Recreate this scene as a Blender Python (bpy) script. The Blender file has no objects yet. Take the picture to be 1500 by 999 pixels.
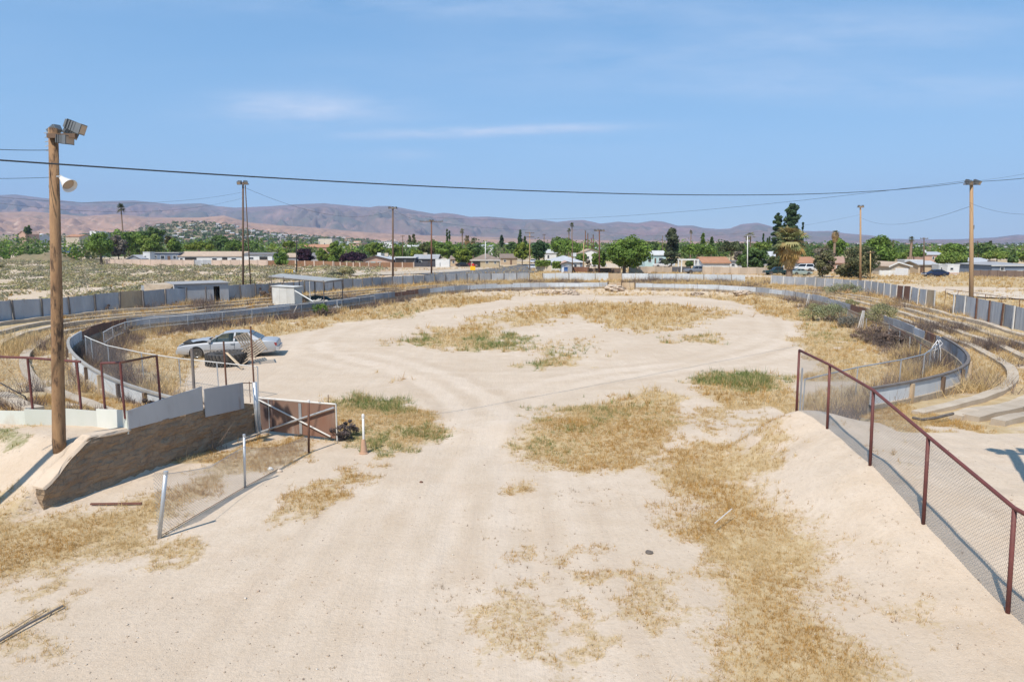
import bpy, bmesh, math, random
import numpy as np
from mathutils import Vector, Matrix

random.seed(11)
RNG = np.random.default_rng(11)
PI = math.pi
R = math.radians
SC = bpy.context.scene
COL = SC.collection

# ------------------------------------------------------------------ camera model
CAM_H = 6.2
PITCH = math.atan(139.5 / 1000.0)
CP, SP = math.cos(PITCH), math.sin(PITCH)


def ray(px, py):
    u = (px - 750.0) / 1000.0
    v = (499.5 - py) / 1000.0
    return u, CP + v * SP, -SP + v * CP


def at(px, py, z=0.0):
    """point of height z seen at a place of the photograph (used to survey the site)"""
    a, b, c = ray(px, py)
    t = (z - CAM_H) / c
    return Vector((a * t, b * t, z))


def atY(px, py, Y):
    a, b, c = ray(px, py)
    t = Y / b
    return Vector((a * t, Y, CAM_H + c * t))


def on_line(px, py, A, B):
    """point on the vertical plane through ground line A-B"""
    a, b, c = ray(px, py)
    dx, dy = B[0] - A[0], B[1] - A[1]
    # A + s*d = t*(a,b)
    det = dx * (-b) + dy * a
    s = (-A[0] * (-b) - A[1] * a) / det
    t = (A[0] + s * dx) / a if abs(a) > abs(b) * 0.2 else (A[1] + s * dy) / b
    return Vector((a * t, b * t, CAM_H + c * t))


# ------------------------------------------------------------------ noise
def _hash(xi, yi, seed):
    h = (xi * 374761393 + yi * 668265263 + seed * 1442695041) & 0xFFFFFFFF
    h = ((h ^ (h >> 13)) * 1274126177) & 0xFFFFFFFF
    h = h ^ (h >> 16)
    return h / 4294967295.0


def vnoise(x, y, seed=0):
    x = np.asarray(x, float); y = np.asarray(y, float)
    xi = np.floor(x).astype(np.int64); yi = np.floor(y).astype(np.int64)
    fx = x - xi; fy = y - yi
    fx = fx * fx * (3 - 2 * fx); fy = fy * fy * (3 - 2 * fy)
    a = _hash(xi, yi, seed); b = _hash(xi + 1, yi, seed)
    c = _hash(xi, yi + 1, seed); d = _hash(xi + 1, yi + 1, seed)
    return (a * (1 - fx) + b * fx) * (1 - fy) + (c * (1 - fx) + d * fx) * fy


def fbm(x, y, seed=0, oct=4, gain=0.5):
    s = 0; a = 1; n = 0
    for k in range(oct):
        s = s + a * vnoise(x * 2 ** k + 17.3 * k, y * 2 ** k - 9.1 * k, seed + k)
        n += a; a *= gain
    return s / n


def sstep(a, b, x):
    t = np.clip((x - a) / (b - a), 0, 1)
    return t * t * (3 - 2 * t)


def sdist(X, Y, poly):
    """signed distance to a closed polygon, negative inside"""
    X = np.asarray(X, float); Y = np.asarray(Y, float)
    best = np.full(X.shape, 1e18); ins = np.zeros(X.shape, bool)
    n = len(poly)
    for i in range(n):
        ax, ay = poly[i][0], poly[i][1]; bx, by = poly[(i + 1) % n][0], poly[(i + 1) % n][1]
        dx, dy = bx - ax, by - ay
        L = dx * dx + dy * dy + 1e-12
        t = np.clip(((X - ax) * dx + (Y - ay) * dy) / L, 0, 1)
        d = (X - ax - t * dx) ** 2 + (Y - ay - t * dy) ** 2
        best = np.minimum(best, d)
        if ay != by:
            c = ((ay > Y) != (by > Y)) & (X < (bx - ax) * (Y - ay) / (by - ay) + ax)
            ins ^= c
    d = np.sqrt(best)
    return np.where(ins, -d, d)


def smooth_line(pts, step, closed=False):
    """Catmull-Rom through 2-D points, resampled at equal steps"""
    P = [Vector((p[0], p[1])) for p in pts]
    out = []
    n = len(P)
    for i in range(n - 1):
        p0 = P[max(i - 1, 0)]; p1 = P[i]; p2 = P[i + 1]; p3 = P[min(i + 2, n - 1)]
        for k in range(8):
            t = k / 8
            out.append(0.5 * ((2 * p1) + (p2 - p0) * t + (2 * p0 - 5 * p1 + 4 * p2 - p3) * t * t + (3 * p1 - p0 - 3 * p2 + p3) * t ** 3))
    out.append(P[-1])
    return resample(out, step)


def resample(P, step):
    P = [Vector((p[0], p[1])) for p in P]
    cum = [0]
    for a, b in zip(P, P[1:]):
        cum.append(cum[-1] + (b - a).length)
    L = cum[-1]
    m = max(1, round(L / step))
    res = []; j = 0
    for k in range(m + 1):
        s = L * k / m
        while j < len(P) - 2 and cum[j + 1] < s:
            j += 1
        d = cum[j + 1] - cum[j]
        t = 0 if d == 0 else (s - cum[j]) / d
        res.append(P[j].lerp(P[j + 1], min(max(t, 0), 1)))
    return res


def offset_line(P, d):
    """offset to the left of the travel direction"""
    out = []
    for i, p in enumerate(P):
        a = P[max(i - 1, 0)]; b = P[min(i + 1, len(P) - 1)]
        t = (b - a).normalized()
        out.append(p + Vector((-t.y, t.x)) * d)
    return out


# ------------------------------------------------------------------ mesh building
class MB:
    def __init__(s):
        s.v = []; s.f = []; s.m = []

    def add(s, vs, fs, mi=0):
        b = len(s.v)
        s.v += [tuple(v) for v in vs]
        for f in fs:
            s.f.append(tuple(b + i for i in f)); s.m.append(mi)
        return s

    def box(s, c, size, rot=0.0, mi=0, M=None):
        x, y, z = size[0] / 2, size[1] / 2, size[2] / 2
        vs = [Vector((i * x, j * y, k * z)) for i in (-1, 1) for j in (-1, 1) for k in (-1, 1)]
        if M is None:
            M = Matrix.Rotation(rot, 3, 'Z')
        c = Vector(c)
        vs = [M @ v + c for v in vs]
        return s.add(vs, [(0, 1, 3, 2), (4, 6, 7, 5), (0, 4, 5, 1), (2, 3, 7, 6), (0, 2, 6, 4), (1, 5, 7, 3)], mi)

    def prism(s, pts, vec, mi=0):
        """closed planar outline pushed along vec"""
        n = len(pts); vec = Vector(vec)
        vs = [Vector(p) for p in pts] + [Vector(p) + vec for p in pts]
        fs = [tuple(range(n))[::-1], tuple(range(n, 2 * n))]
        fs += [(i, (i + 1) % n, n + (i + 1) % n, n + i) for i in range(n)]
        return s.add(vs, fs, mi)

    def tube(s, pts, r, n=8, caps=True, mi=0):
        pts = [Vector(p) for p in pts]
        m = len(pts)
        rs = r if isinstance(r, (list, tuple)) else [r] * m
        vs = []
        ref = None
        for i, p in enumerate(pts):
            t = (pts[min(i + 1, m - 1)] - pts[max(i - 1, 0)])
            t = t.normalized() if t.length > 0 else Vector((0, 0, 1))
            if ref is None:
                ref = Vector((1, 0, 0)) if abs(t.x) < 0.8 else Vector((0, 1, 0))
            u = (ref - t * ref.dot(t))
            u = u.normalized() if u.length > 1e-6 else t.orthogonal().normalized()
            w = t.cross(u); ref = u
            for k in range(n):
                a = 2 * PI * k / n
                vs.append(p + (u * math.cos(a) + w * math.sin(a)) * rs[i])
        fs = []
        for i in range(m - 1):
            for k in range(n):
                fs.append((i * n + k, i * n + (k + 1) % n, (i + 1) * n + (k + 1) % n, (i + 1) * n + k))
        if caps:
            fs.append(tuple(range(n))[::-1]); fs.append(tuple(range((m - 1) * n, m * n)))
        return s.add(vs, fs, mi)

    def lathe(s, prof, n=20, M=None, c=(0, 0, 0), mi=0, closed=False):
        """profile [(r, z)...] turned round z"""
        vs = []; m = len(prof); c = Vector(c)
        for (r, z) in prof:
            for k in range(n):
                a = 2 * PI * k / n
                v = Vector((r * math.cos(a), r * math.sin(a), z))
                vs.append((M @ v if M is not None else v) + c)
        fs = []
        for i in range(m - 1 if not closed else m):
            j = (i + 1) % m
            for k in range(n):
                fs.append((i * n + k, i * n + (k + 1) % n, j * n + (k + 1) % n, j * n + k))
        if not closed:
            fs.append(tuple(range(n))[::-1]); fs.append(tuple(range((m - 1) * n, m * n)))
        return s.add(vs, fs, mi)

    def grid(s, rows, mi=0, wrap=False):
        m = len(rows); n = len(rows[0])
        vs = [p for r in rows for p in r]
        fs = []
        for i in range(m - 1):
            for k in range(n - (0 if wrap else 1)):
                fs.append((i * n + k, i * n + (k + 1) % n, (i + 1) * n + (k + 1) % n, (i + 1) * n + k))
        return s.add(vs, fs, mi)

    def obj(s, name, mats, parent=None, smooth=False, local=False):
        me = bpy.data.meshes.new(name)
        off = parent_loc(parent) if (parent is not None and not local) else Vector((0, 0, 0))
        me.from_pydata([(v[0] - off.x, v[1] - off.y, v[2] - off.z) for v in s.v], [], s.f)
        if not isinstance(mats, (list, tuple)):
            mats = [mats]
        for m in mats:
            me.materials.append(m)
        if len(mats) > 1:
            me.polygons.foreach_set('material_index', s.m)
        if smooth:
            me.polygons.foreach_set('use_smooth', [True] * len(s.f))
        fix_normals(me)
        o = bpy.data.objects.new(name, me)
        COL.objects.link(o)
        if parent is not None:
            o.parent = parent
        return o


def fix_normals(me):
    bm = bmesh.new(); bm.from_mesh(me)
    bmesh.ops.recalc_face_normals(bm, faces=bm.faces)
    bm.to_mesh(me); bm.free()


def parent_loc(p):
    l = Vector((0, 0, 0))
    while p is not None:
        l = l + p.location; p = p.parent
    return l


def np_mesh(name, verts, faces, mat, color=None, parent=None, smooth=False, mi=None):
    """fast mesh: verts (N,3), faces (M,k) of one size"""
    verts = np.asarray(verts, np.float32); faces = np.asarray(faces, np.int32)
    me = bpy.data.meshes.new(name)
    k = faces.shape[1]
    me.vertices.add(len(verts)); me.vertices.foreach_set('co', verts.ravel())
    me.loops.add(faces.size); me.loops.foreach_set('vertex_index', faces.ravel())
    me.polygons.add(len(faces))
    me.polygons.foreach_set('loop_start', np.arange(0, faces.size, k, dtype=np.int32))
    me.polygons.foreach_set('loop_total', np.full(len(faces), k, np.int32))
    mats = mat if isinstance(mat, (list, tuple)) else [mat]
    for m in mats:
        me.materials.append(m)
    if mi is not None:
        me.polygons.foreach_set('material_index', np.asarray(mi, np.int32))
    me.update(calc_edges=True)
    if smooth:
        me.polygons.foreach_set('use_smooth', np.ones(len(faces), bool))
    if color is not None:
        a = me.color_attributes.new('tint', 'FLOAT_COLOR', 'POINT')
        c = np.ones((len(verts), 4), np.float32); c[:, :3] = color
        a.data.foreach_set('color', c.ravel())
    o = bpy.data.objects.new(name, me)
    COL.objects.link(o)
    if parent is not None:
        o.parent = parent
    return o


def tag(o, label=None, cat=None, group=None, kind=None):
    if label:
        o['label'] = label
    if cat:
        o['category'] = cat
    if group:
        o['group'] = group
    if kind:
        o['kind'] = kind
    return o


def thing(name, label, cat, loc=(0, 0, 0), rot=0.0, group=None):
    o = bpy.data.objects.new(name, None)
    COL.objects.link(o)
    o.location = loc; o.rotation_euler = (0, 0, rot)
    o.empty_display_size = 0.2
    return tag(o, label, cat, group)


def copy_tree(o, parent=None):
    c = o.copy(); COL.objects.link(c)
    if parent is not None:
        c.parent = parent
    for ch in list(o.children):
        copy_tree(ch, c)
    return c


# ------------------------------------------------------------------ materials
def new_mat(name):
    m = bpy.data.materials.new(name); m.use_nodes = True
    nt = m.node_tree
    return m, nt, nt.nodes['Principled BSDF']


def N(nt, t, **kw):
    n = nt.nodes.new(t)
    for k, v in kw.items():
        if k.startswith('i_'):
            n.inputs[k[2:].replace('_', ' ')].default_value = v
        else:
            setattr(n, k, v)
    return n


def mixc(nt, fac, a, b, mode='MIX'):
    n = nt.nodes.new('ShaderNodeMix'); n.data_type = 'RGBA'; n.blend_type = mode
    for sock, val in ((n.inputs[0], fac), (n.inputs[6], a), (n.inputs[7], b)):
        if hasattr(val, 'links') or isinstance(val, bpy.types.NodeSocket):
            nt.links.new(val, sock)
        elif isinstance(val, (tuple, list)):
            sock.default_value = (*val[:3], 1)
        else:
            sock.default_value = val
    return n.outputs[2]


def mth(nt, op, a, b=0.0, clamp=False):
    n = nt.nodes.new('ShaderNodeMath'); n.operation = op; n.use_clamp = clamp
    for i, val in enumerate((a, b)):
        if isinstance(val, bpy.types.NodeSocket):
            nt.links.new(val, n.inputs[i])
        else:
            n.inputs[i].default_value = val
    return n.outputs[0]


def ramp(nt, fac, lo, hi):
    n = nt.nodes.new('ShaderNodeMapRange'); n.clamp = True
    nt.links.new(fac, n.inputs[0])
    n.inputs[1].default_value = lo; n.inputs[2].default_value = hi
    return n.outputs[0]


def noise(nt, vec, scale, detail=4, rough=0.55):
    n = nt.nodes.new('ShaderNodeTexNoise')
    n.inputs['Scale'].default_value = scale; n.inputs['Detail'].default_value = detail
    n.inputs['Roughness'].default_value = rough
    if vec is not None:
        nt.links.new(vec, n.inputs['Vector'])
    return n.outputs[0]


def stretched(nt, vec, sx, sy, sz, rotz=0.0):
    n = nt.nodes.new('ShaderNodeMapping')
    n.inputs['Scale'].default_value = (sx, sy, sz)
    n.inputs['Rotation'].default_value = (0, 0, rotz)
    nt.links.new(vec, n.inputs['Vector'])
    return n.outputs[0]


def worn(name, a, b, scale=3.0, rough=0.8, metal=0.0, c=None, cscale=1.0, cover=(0.55, 0.7), stretch=(1, 1, 1), bump=0.15, vary=0.12, spec=0.3):
    """two-tone weathered surface with a third tone in patches (rust, stains) and a little change from object to object"""
    m, nt, bs = new_mat(name)
    geo = N(nt, 'ShaderNodeNewGeometry').outputs['Position']
    vec = stretched(nt, geo, *stretch)
    f = ramp(nt, noise(nt, vec, scale, 5, 0.6), 0.32, 0.68)
    col = mixc(nt, f, a, b)
    if c is not None:
        g = ramp(nt, noise(nt, vec, cscale, 6, 0.65), cover[0], cover[1])
        col = mixc(nt, g, col, c)
    oi = N(nt, 'ShaderNodeObjectInfo').outputs['Random']
    k = mth(nt, 'ADD', mth(nt, 'MULTIPLY', oi, 2 * vary), 1 - vary)
    hs = N(nt, 'ShaderNodeHueSaturation')
    nt.links.new(k, hs.inputs['Value']); nt.links.new(col, hs.inputs['Color'])
    nt.links.new(hs.outputs[0], bs.inputs['Base Color'])
    bs.inputs['Roughness'].default_value = rough
    bs.inputs['Metallic'].default_value = metal
    bs.inputs['Specular IOR Level'].default_value = spec
    if bump:
        bp = N(nt, 'ShaderNodeBump'); bp.inputs['Strength'].default_value = bump; bp.inputs['Distance'].default_value = 0.02
        nt.links.new(noise(nt, vec, scale * 6, 4, 0.6), bp.inputs['Height'])
        nt.links.new(bp.outputs[0], bs.inputs['Normal'])
    return m


def flat(name, a, rough=0.6, metal=0.0, spec=0.4):
    return worn(name, a, tuple(x * 0.88 for x in a), scale=2.5, rough=rough, metal=metal, bump=0.0, vary=0.04, spec=spec)


def leafy(name, trans=0.25, rough=0.6, gain=1.0):
    """foliage or straw: colour from the 'tint' attribute, some light passing through"""
    m, nt, bs = new_mat(name)
    a = N(nt, 'ShaderNodeAttribute'); a.attribute_name = 'tint'
    nt.links.new(a.outputs['Color'], bs.inputs['Base Color'])
    bs.inputs['Roughness'].default_value = rough
    bs.inputs['Specular IOR Level'].default_value = 0.2
    tr = N(nt, 'ShaderNodeBsdfTranslucent'); nt.links.new(a.outputs['Color'], tr.inputs['Color'])
    mx = N(nt, 'ShaderNodeMixShader'); mx.inputs[0].default_value = trans
    nt.links.new(bs.outputs[0], mx.inputs[1]); nt.links.new(tr.outputs[0], mx.inputs[2])
    out = [n for n in nt.nodes if n.type == 'OUTPUT_MATERIAL'][0]
    nt.links.new(mx.outputs[0], out.inputs['Surface'])
    return m
# ------------------------------------------------------------------ camera, sun, sky, air
cam = bpy.data.cameras.new('camera'); cam.lens = 24.0; cam.sensor_width = 36.0; cam.clip_end = 40000; cam.clip_start = 0.1
co = bpy.data.objects.new('camera', cam); COL.objects.link(co)
co.location = (0, 0, CAM_H); co.rotation_euler = (PI / 2 - PITCH, 0, 0)
SC.camera = co

SUN_EL = R(54); LX, LY = 0.47, 0.883
sun_to = Vector((-LX * math.cos(SUN_EL), -LY * math.cos(SUN_EL), math.sin(SUN_EL)))
sl = bpy.data.lights.new('sun', 'SUN'); sl.energy = 4.2; sl.angle = R(0.53); sl.color = (1.0, 0.93, 0.83)
so = bpy.data.objects.new('sun', sl); COL.objects.link(so)
so.rotation_euler = (-sun_to).to_track_quat('-Z', 'Y').to_euler()

w = bpy.data.worlds.new('World'); SC.world = w; w.use_nodes = True
nt = w.node_tree; bg = nt.nodes['Background']
sky = N(nt, 'ShaderNodeTexSky'); sky.sky_type = 'NISHITA'; sky.sun_disc = False
sky.sun_elevation = SUN_EL; sky.sun_rotation = math.atan2(-LX, -LY)
sky.air_density = 1.0; sky.dust_density = 0.25; sky.ozone_density = 1.3
tc = N(nt, 'ShaderNodeTexCoord')
# thin high cirrus, laid out by direction in the sky
sep = N(nt, 'ShaderNodeSeparateXYZ'); nt.links.new(tc.outputs['Generated'], sep.inputs[0])
zz = mth(nt, 'MAXIMUM', sep.outputs[2], 0.02)
px_ = mth(nt, 'DIVIDE', sep.outputs[0], mth(nt, 'ADD', zz, 0.12)); py_ = mth(nt, 'DIVIDE', sep.outputs[1], mth(nt, 'ADD', zz, 0.12))
cmb = N(nt, 'ShaderNodeCombineXYZ'); nt.links.new(px_, cmb.inputs[0]); nt.links.new(py_, cmb.inputs[1])
cv = stretched(nt, cmb.outputs[0], 0.55, 1.5, 1.0, R(8))
cl = ramp(nt, noise(nt, cv, 1.15, 8, 0.62), 0.44, 0.80)
big = ramp(nt, noise(nt, stretched(nt, cmb.outputs[0], 0.3, 0.55, 1), 0.9, 2, 0.5), 0.38, 0.68)
fac = mth(nt, 'MULTIPLY', mth(nt, 'MULTIPLY', cl, big), 0.22, True)
even = mixc(nt, .72, sky.outputs[0], mixc(nt, ramp(nt, sep.outputs[2], .02, .36), (1.52, 3.2, 5.05), (.76, 2.1, 4.0)))
uu = mth(nt, 'DIVIDE', sep.outputs[0], mth(nt, 'MAXIMUM', sep.outputs[1], .05)); vv_ = mth(nt, 'DIVIDE', sep.outputs[2], mth(nt, 'MAXIMUM', sep.outputs[1], .05))
front = mth(nt, 'GREATER_THAN', sep.outputs[1], .05)
cmb2 = N(nt, 'ShaderNodeCombineXYZ'); nt.links.new(uu, cmb2.inputs[0]); nt.links.new(vv_, cmb2.inputs[1])
wisp = ramp(nt, noise(nt, stretched(nt, cmb2.outputs[0], 5, 26, 1, R(-6)), 1.0, 7, .62), .30, .72)
tot = fac
for (cpx, cpy, aw, bw, sl_, st_) in ((440, 160, .125, .022, .02, .52), (720, 192, .165, .0065, .03, .70), (585, 229, .05, .008, 0, .22), (1270, 128, .36, .022, -.02, .20), (1150, 62, .5, .03, .05, .16), (700, 10, .5, .018, -.02, .16)):
    ca, cb2, cc = ray(cpx, cpy)
    du_ = mth(nt, 'SUBTRACT', uu, ca / cb2); dv_ = mth(nt, 'SUBTRACT', mth(nt, 'SUBTRACT', vv_, cc / cb2), mth(nt, 'MULTIPLY', du_, sl_))
    q_ = mth(nt, 'ADD', mth(nt, 'POWER', mth(nt, 'ABSOLUTE', mth(nt, 'DIVIDE', du_, aw)), 2.0), mth(nt, 'POWER', mth(nt, 'ABSOLUTE', mth(nt, 'DIVIDE', dv_, bw)), 2.0))
    g_ = mth(nt, 'EXPONENT', mth(nt, 'MULTIPLY', q_, -1.0))
    tot = mth(nt, 'ADD', tot, mth(nt, 'MULTIPLY', mth(nt, 'MULTIPLY', mth(nt, 'MULTIPLY', g_, wisp), front), st_ * 2.4))
colr = mixc(nt, mth(nt, 'MINIMUM', tot, .8), even, (3.9, 4.55, 5.6))
nt.links.new(colr, bg.inputs['Color'])
bg.inputs['Strength'].default_value = 0.135

SC.view_settings.view_transform = 'Standard'; SC.view_settings.look = 'None'
SC.view_settings.exposure = 0.43; SC.view_settings.gamma = 1.0; SC.view_settings.use_curve_mapping = False
try:
    SC.cycles.max_bounces = 6; SC.cycles.diffuse_bounces = 3; SC.cycles.transparent_max_bounces = 12
    SC.cycles.volume_bounces = 0
except Exception:
    pass

hz = MB().box((0, 4800, 448), (21000, 12400, 902)).obj('haze', bpy.data.materials.new('haze_air'))
tag(hz, kind='stuff')
hm = hz.data.materials[0]; hm.use_nodes = True
hn = hm.node_tree; hn.nodes.clear()
pv = N(hn, 'ShaderNodeVolumePrincipled'); ho = N(hn, 'ShaderNodeOutputMaterial')
pv.inputs['Color'].default_value = (0.50, 0.66, 1.0, 1); pv.inputs['Density'].default_value = 8.5e-5
pv.inputs['Anisotropy'].default_value = 0.0
hn.links.new(pv.outputs[0], ho.inputs['Volume'])

# ------------------------------------------------------------------ plan of the arena (surveyed from the photograph)
IN_PX = [(330, 600), (290, 590), (240, 579), (190, 566), (150, 551), (115, 530), (96, 508), (94, 497), (108, 488), (124, 481), (142, 472),
         (165, 466), (200, 463), (232, 461), (311, 455), (346, 452), (400, 445.5), (454, 441), (500, 437), (563, 427), (642, 419),
         (700, 415.5), (750, 413.5), (860, 413), (930, 413.5), (1000, 415), (1052, 416.5), (1105, 419.5), (1145, 423), (1175, 427),
         (1205, 432), (1228, 439), (1270, 450), (1311, 465), (1345, 478), (1370, 487), (1400, 502), (1418, 515), (1424, 526),
         (1418, 535), (1400, 545), (1360, 554), (1310, 563), (1275, 568)]
WALL_Z = 1.25
IN_RAW = [at(x, y, WALL_Z).to_2d() for x, y in IN_PX]
for _ in range(2):
    IN_RAW = [IN_RAW[0]] + [(IN_RAW[i - 1] + IN_RAW[i] * 2 + IN_RAW[i + 1]) / 4 for i in range(1, len(IN_RAW) - 1)] + [IN_RAW[-1]]
IN_LINE = smooth_line(IN_RAW, 1.2)                # clockwise seen from above: outside lies to the left
OUT_PX = [(0, 475, .95), (40, 470, .95), (108, 463, .95), (178, 456, .95), (240, 451, .92), (300, 446, .88), (335, 443, .85), (400, 437, .82),
          (450, 431, .8), (500, 425, .75), (560, 419.5, .7), (645, 415, .65), (700, 413, .6), (750, 412, .6), (860, 411.5, .6), (950, 412, .6),
          (1052, 414, .6), (1108, 416, .62), (1160, 418.5, .65), (1200, 421.5, .7), (1260, 428, .75), (1287, 434, .8), (1330, 444, .82),
          (1381, 456, .88), (1423, 466.5, .9), (1470, 476.5, .92), (1500, 486, .92)]
OUT_RAW = [at(x, y, z).to_2d() for x, y, z in OUT_PX]
OUT_RAW = [OUT_RAW[0]] + [(OUT_RAW[i - 1] + OUT_RAW[i] * 2 + OUT_RAW[i + 1]) / 4 for i in range(1, len(OUT_RAW) - 1)] + [OUT_RAW[-1]]
OUT_RAW = [Vector((-33.2, 36.5)), Vector((-34.3, 41))] + OUT_RAW + [Vector((31.6, 37)), Vector((29.5, 31))]
OUT_LINE = smooth_line(OUT_RAW, 2.1)

WA = at(66, 748, 0).to_2d(); WB = at(376, 633, 0).to_2d()          # foot of the left retaining wall
WD = (WB - WA).normalized(); WN = Vector((WD.y, -WD.x))            # WN looks to the road
RF_PX = [(1477, 900, .28), (1353, 767, .75), (1275, 682, 1.15), (1212, 627, 1.2), (1167, 600, 1.35)]
RFENCE = [at(*p) for p in RF_PX]

POLY_IN = [tuple(p) for p in IN_LINE] + [(9.6, 21.0), (6.4, 19.6), (WB.x, WB.y)]
POLY_OUT = [tuple(p) for p in OUT_LINE] + [(26, 24), (21, 16), (16, 9), (11, 2), (5.5, -6), (-7, -6), (-8, 12), (WA.x - 1, 15.2), (-20, 15), (-28, 24), (-31, 30)]


def rf_curve(y):
    ys = [p.y for p in RFENCE]; xs = [p.x for p in RFENCE]; zs = [p.z for p in RFENCE]
    ys = [-12, 4] + ys + [22.5, 25]; xs = [xs[0] - 1.0, xs[0] - .35] + xs + [xs[-1] + .5, xs[-1] + 1.2]; zs = [0, 0.0] + zs + [.7, .25]
    return np.interp(y, ys, xs), np.interp(y, ys, zs)


def height(x, y):
    x = np.asarray(x, float); y = np.asarray(y, float)
    near = (np.abs(x) < 75) & (y < 140) & (y > -12)
    h = np.zeros(x.shape)
    xn, yn = x[near], y[near]
    din = sdist(xn, yn, POLY_IN); dout = sdist(xn, yn, POLY_OUT)
    bank = 0.52 + 0.06 * np.clip(din, 0, 8.5)
    bank = bank * (1 - 0.30 * sstep(60, 95, yn))
    wide = np.where((yn < 27) & (xn > 2) & (xn < 11.6), 2.2, 0.42)
    k = sstep(0.06, 1.0, din / wide)
    # outer side falls back to the fields
    b = bank * k * (1 - sstep(0.5, 4.5, dout))
    # ---- left of the entrance: bank behind the retaining wall
    s = (xn - WA.x) * WD.x + (yn - WA.y) * WD.y; q = (xn - WA.x) * WN.x + (yn - WA.y) * WN.y      # along / away from the wall
    lefty = (xn <= 2) & (yn < 26)
    s2 = s - .05 * np.clip(-q, 0, 8); ramp_in = np.interp(s2, [-1.5, -.6, .0, .6, 1.2, 1.9, 3.2], [0, .12, .42, .80, 1.10, 1.08, 1.03])
    top = np.where(s < 7.4, 1.18 - .1 * sstep(4, 7, s), 0.5)
    near_left = ramp_in * sstep(0.05, 0.4, -q) * (1 - sstep(8, 12, -q))
    zl = top * near_left
    mix = sstep(0.5, 3.5, din) * 1.0
    bl = np.where(s < 7.3, zl * np.where(s > 3.4, np.maximum(sstep(0.1, 2.5, din), .62), 1), b * sstep(0.05, 0.4, -q - 0.0))
    far_left = sstep(9.0, 14.0, -q)
    bl = bl * (1 - far_left) + b * far_left * sstep(14.5, 17, yn)
    b = np.where(lefty, bl, b)
    # ---- right of the entrance: slope up to the pipe fence
    fx, fz = rf_curve(yn)
    toe = np.interp(yn, [-10, 9, 14, 20, 24], [5.0, 5.3, 5.7, 6.0, 8.5])
    up = sstep(0, 1, (xn - toe) / np.maximum(fx + .15 - toe, .4))
    plateau = fz + (np.interp(yn, [4, 10, 14, 22], [.25, .5, .95, .9]) - fz) * sstep(0.2, 3.0, xn - fx)
    zr = plateau * up
    wr = sstep(19.5, 23.5, yn + 0.12 * (xn - 8)) * sstep(-0.6, 1.0, yn - 19)
    righty = (xn > 2) & (yn < 30)
    kr = np.where(yn < 19.5, 1.0, 1 - wr)
    b = np.where(righty, zr * kr + b * (1 - kr), b)
    # ---- rough ground
    g = (fbm(xn * .35, yn * .35, 5, 3) - .5) * 0.16 + (fbm(xn * 1.6, yn * 1.6, 8, 3) - .5) * 0.06
    g = (g + .05 * (fbm(xn * 2.6, yn * 2.6, 15, 2) - .5) * (xn > 4)) * sstep(3, 14, yn + 4) * (0.35 + 0.65 * sstep(0, .3, b))
    # weedy toe of spoil along the back of the arena, and the ruts of the drive
    toeb = np.exp(-((din + 2.2) / 1.6) ** 2) * (0.32 * sstep(60, 80, yn) + 0.10) * (0.4 + 1.2 * fbm(xn * .5, yn * .5, 31, 3))
    g += np.where(din < 0, toeb, 0)
    rut = np.exp(-((xn + 1.1 + .12 * (yn - 12)) / .35) ** 2) + np.exp(-((xn - .5 + .12 * (yn - 12)) / .35) ** 2)
    g -= 0.03 * rut * (yn < 24) * (b < .05)
    h[near] = b + g
    # scrubby mounds far off
    far = ~near
    h[far] = (fbm(x[far] * .05, y[far] * .05, 3, 3) - .5) * 0.35 * (np.hypot(x[far], y[far]) < 400)
    return h


def zof(x, y):
    return float(height(np.array([x]), np.array([y]))[0])


# ------------------------------------------------------------------ what grows where
def P(*pp, z=0.0):
    return [tuple(at(a, b, z).to_2d()) for a, b in pp]


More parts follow.
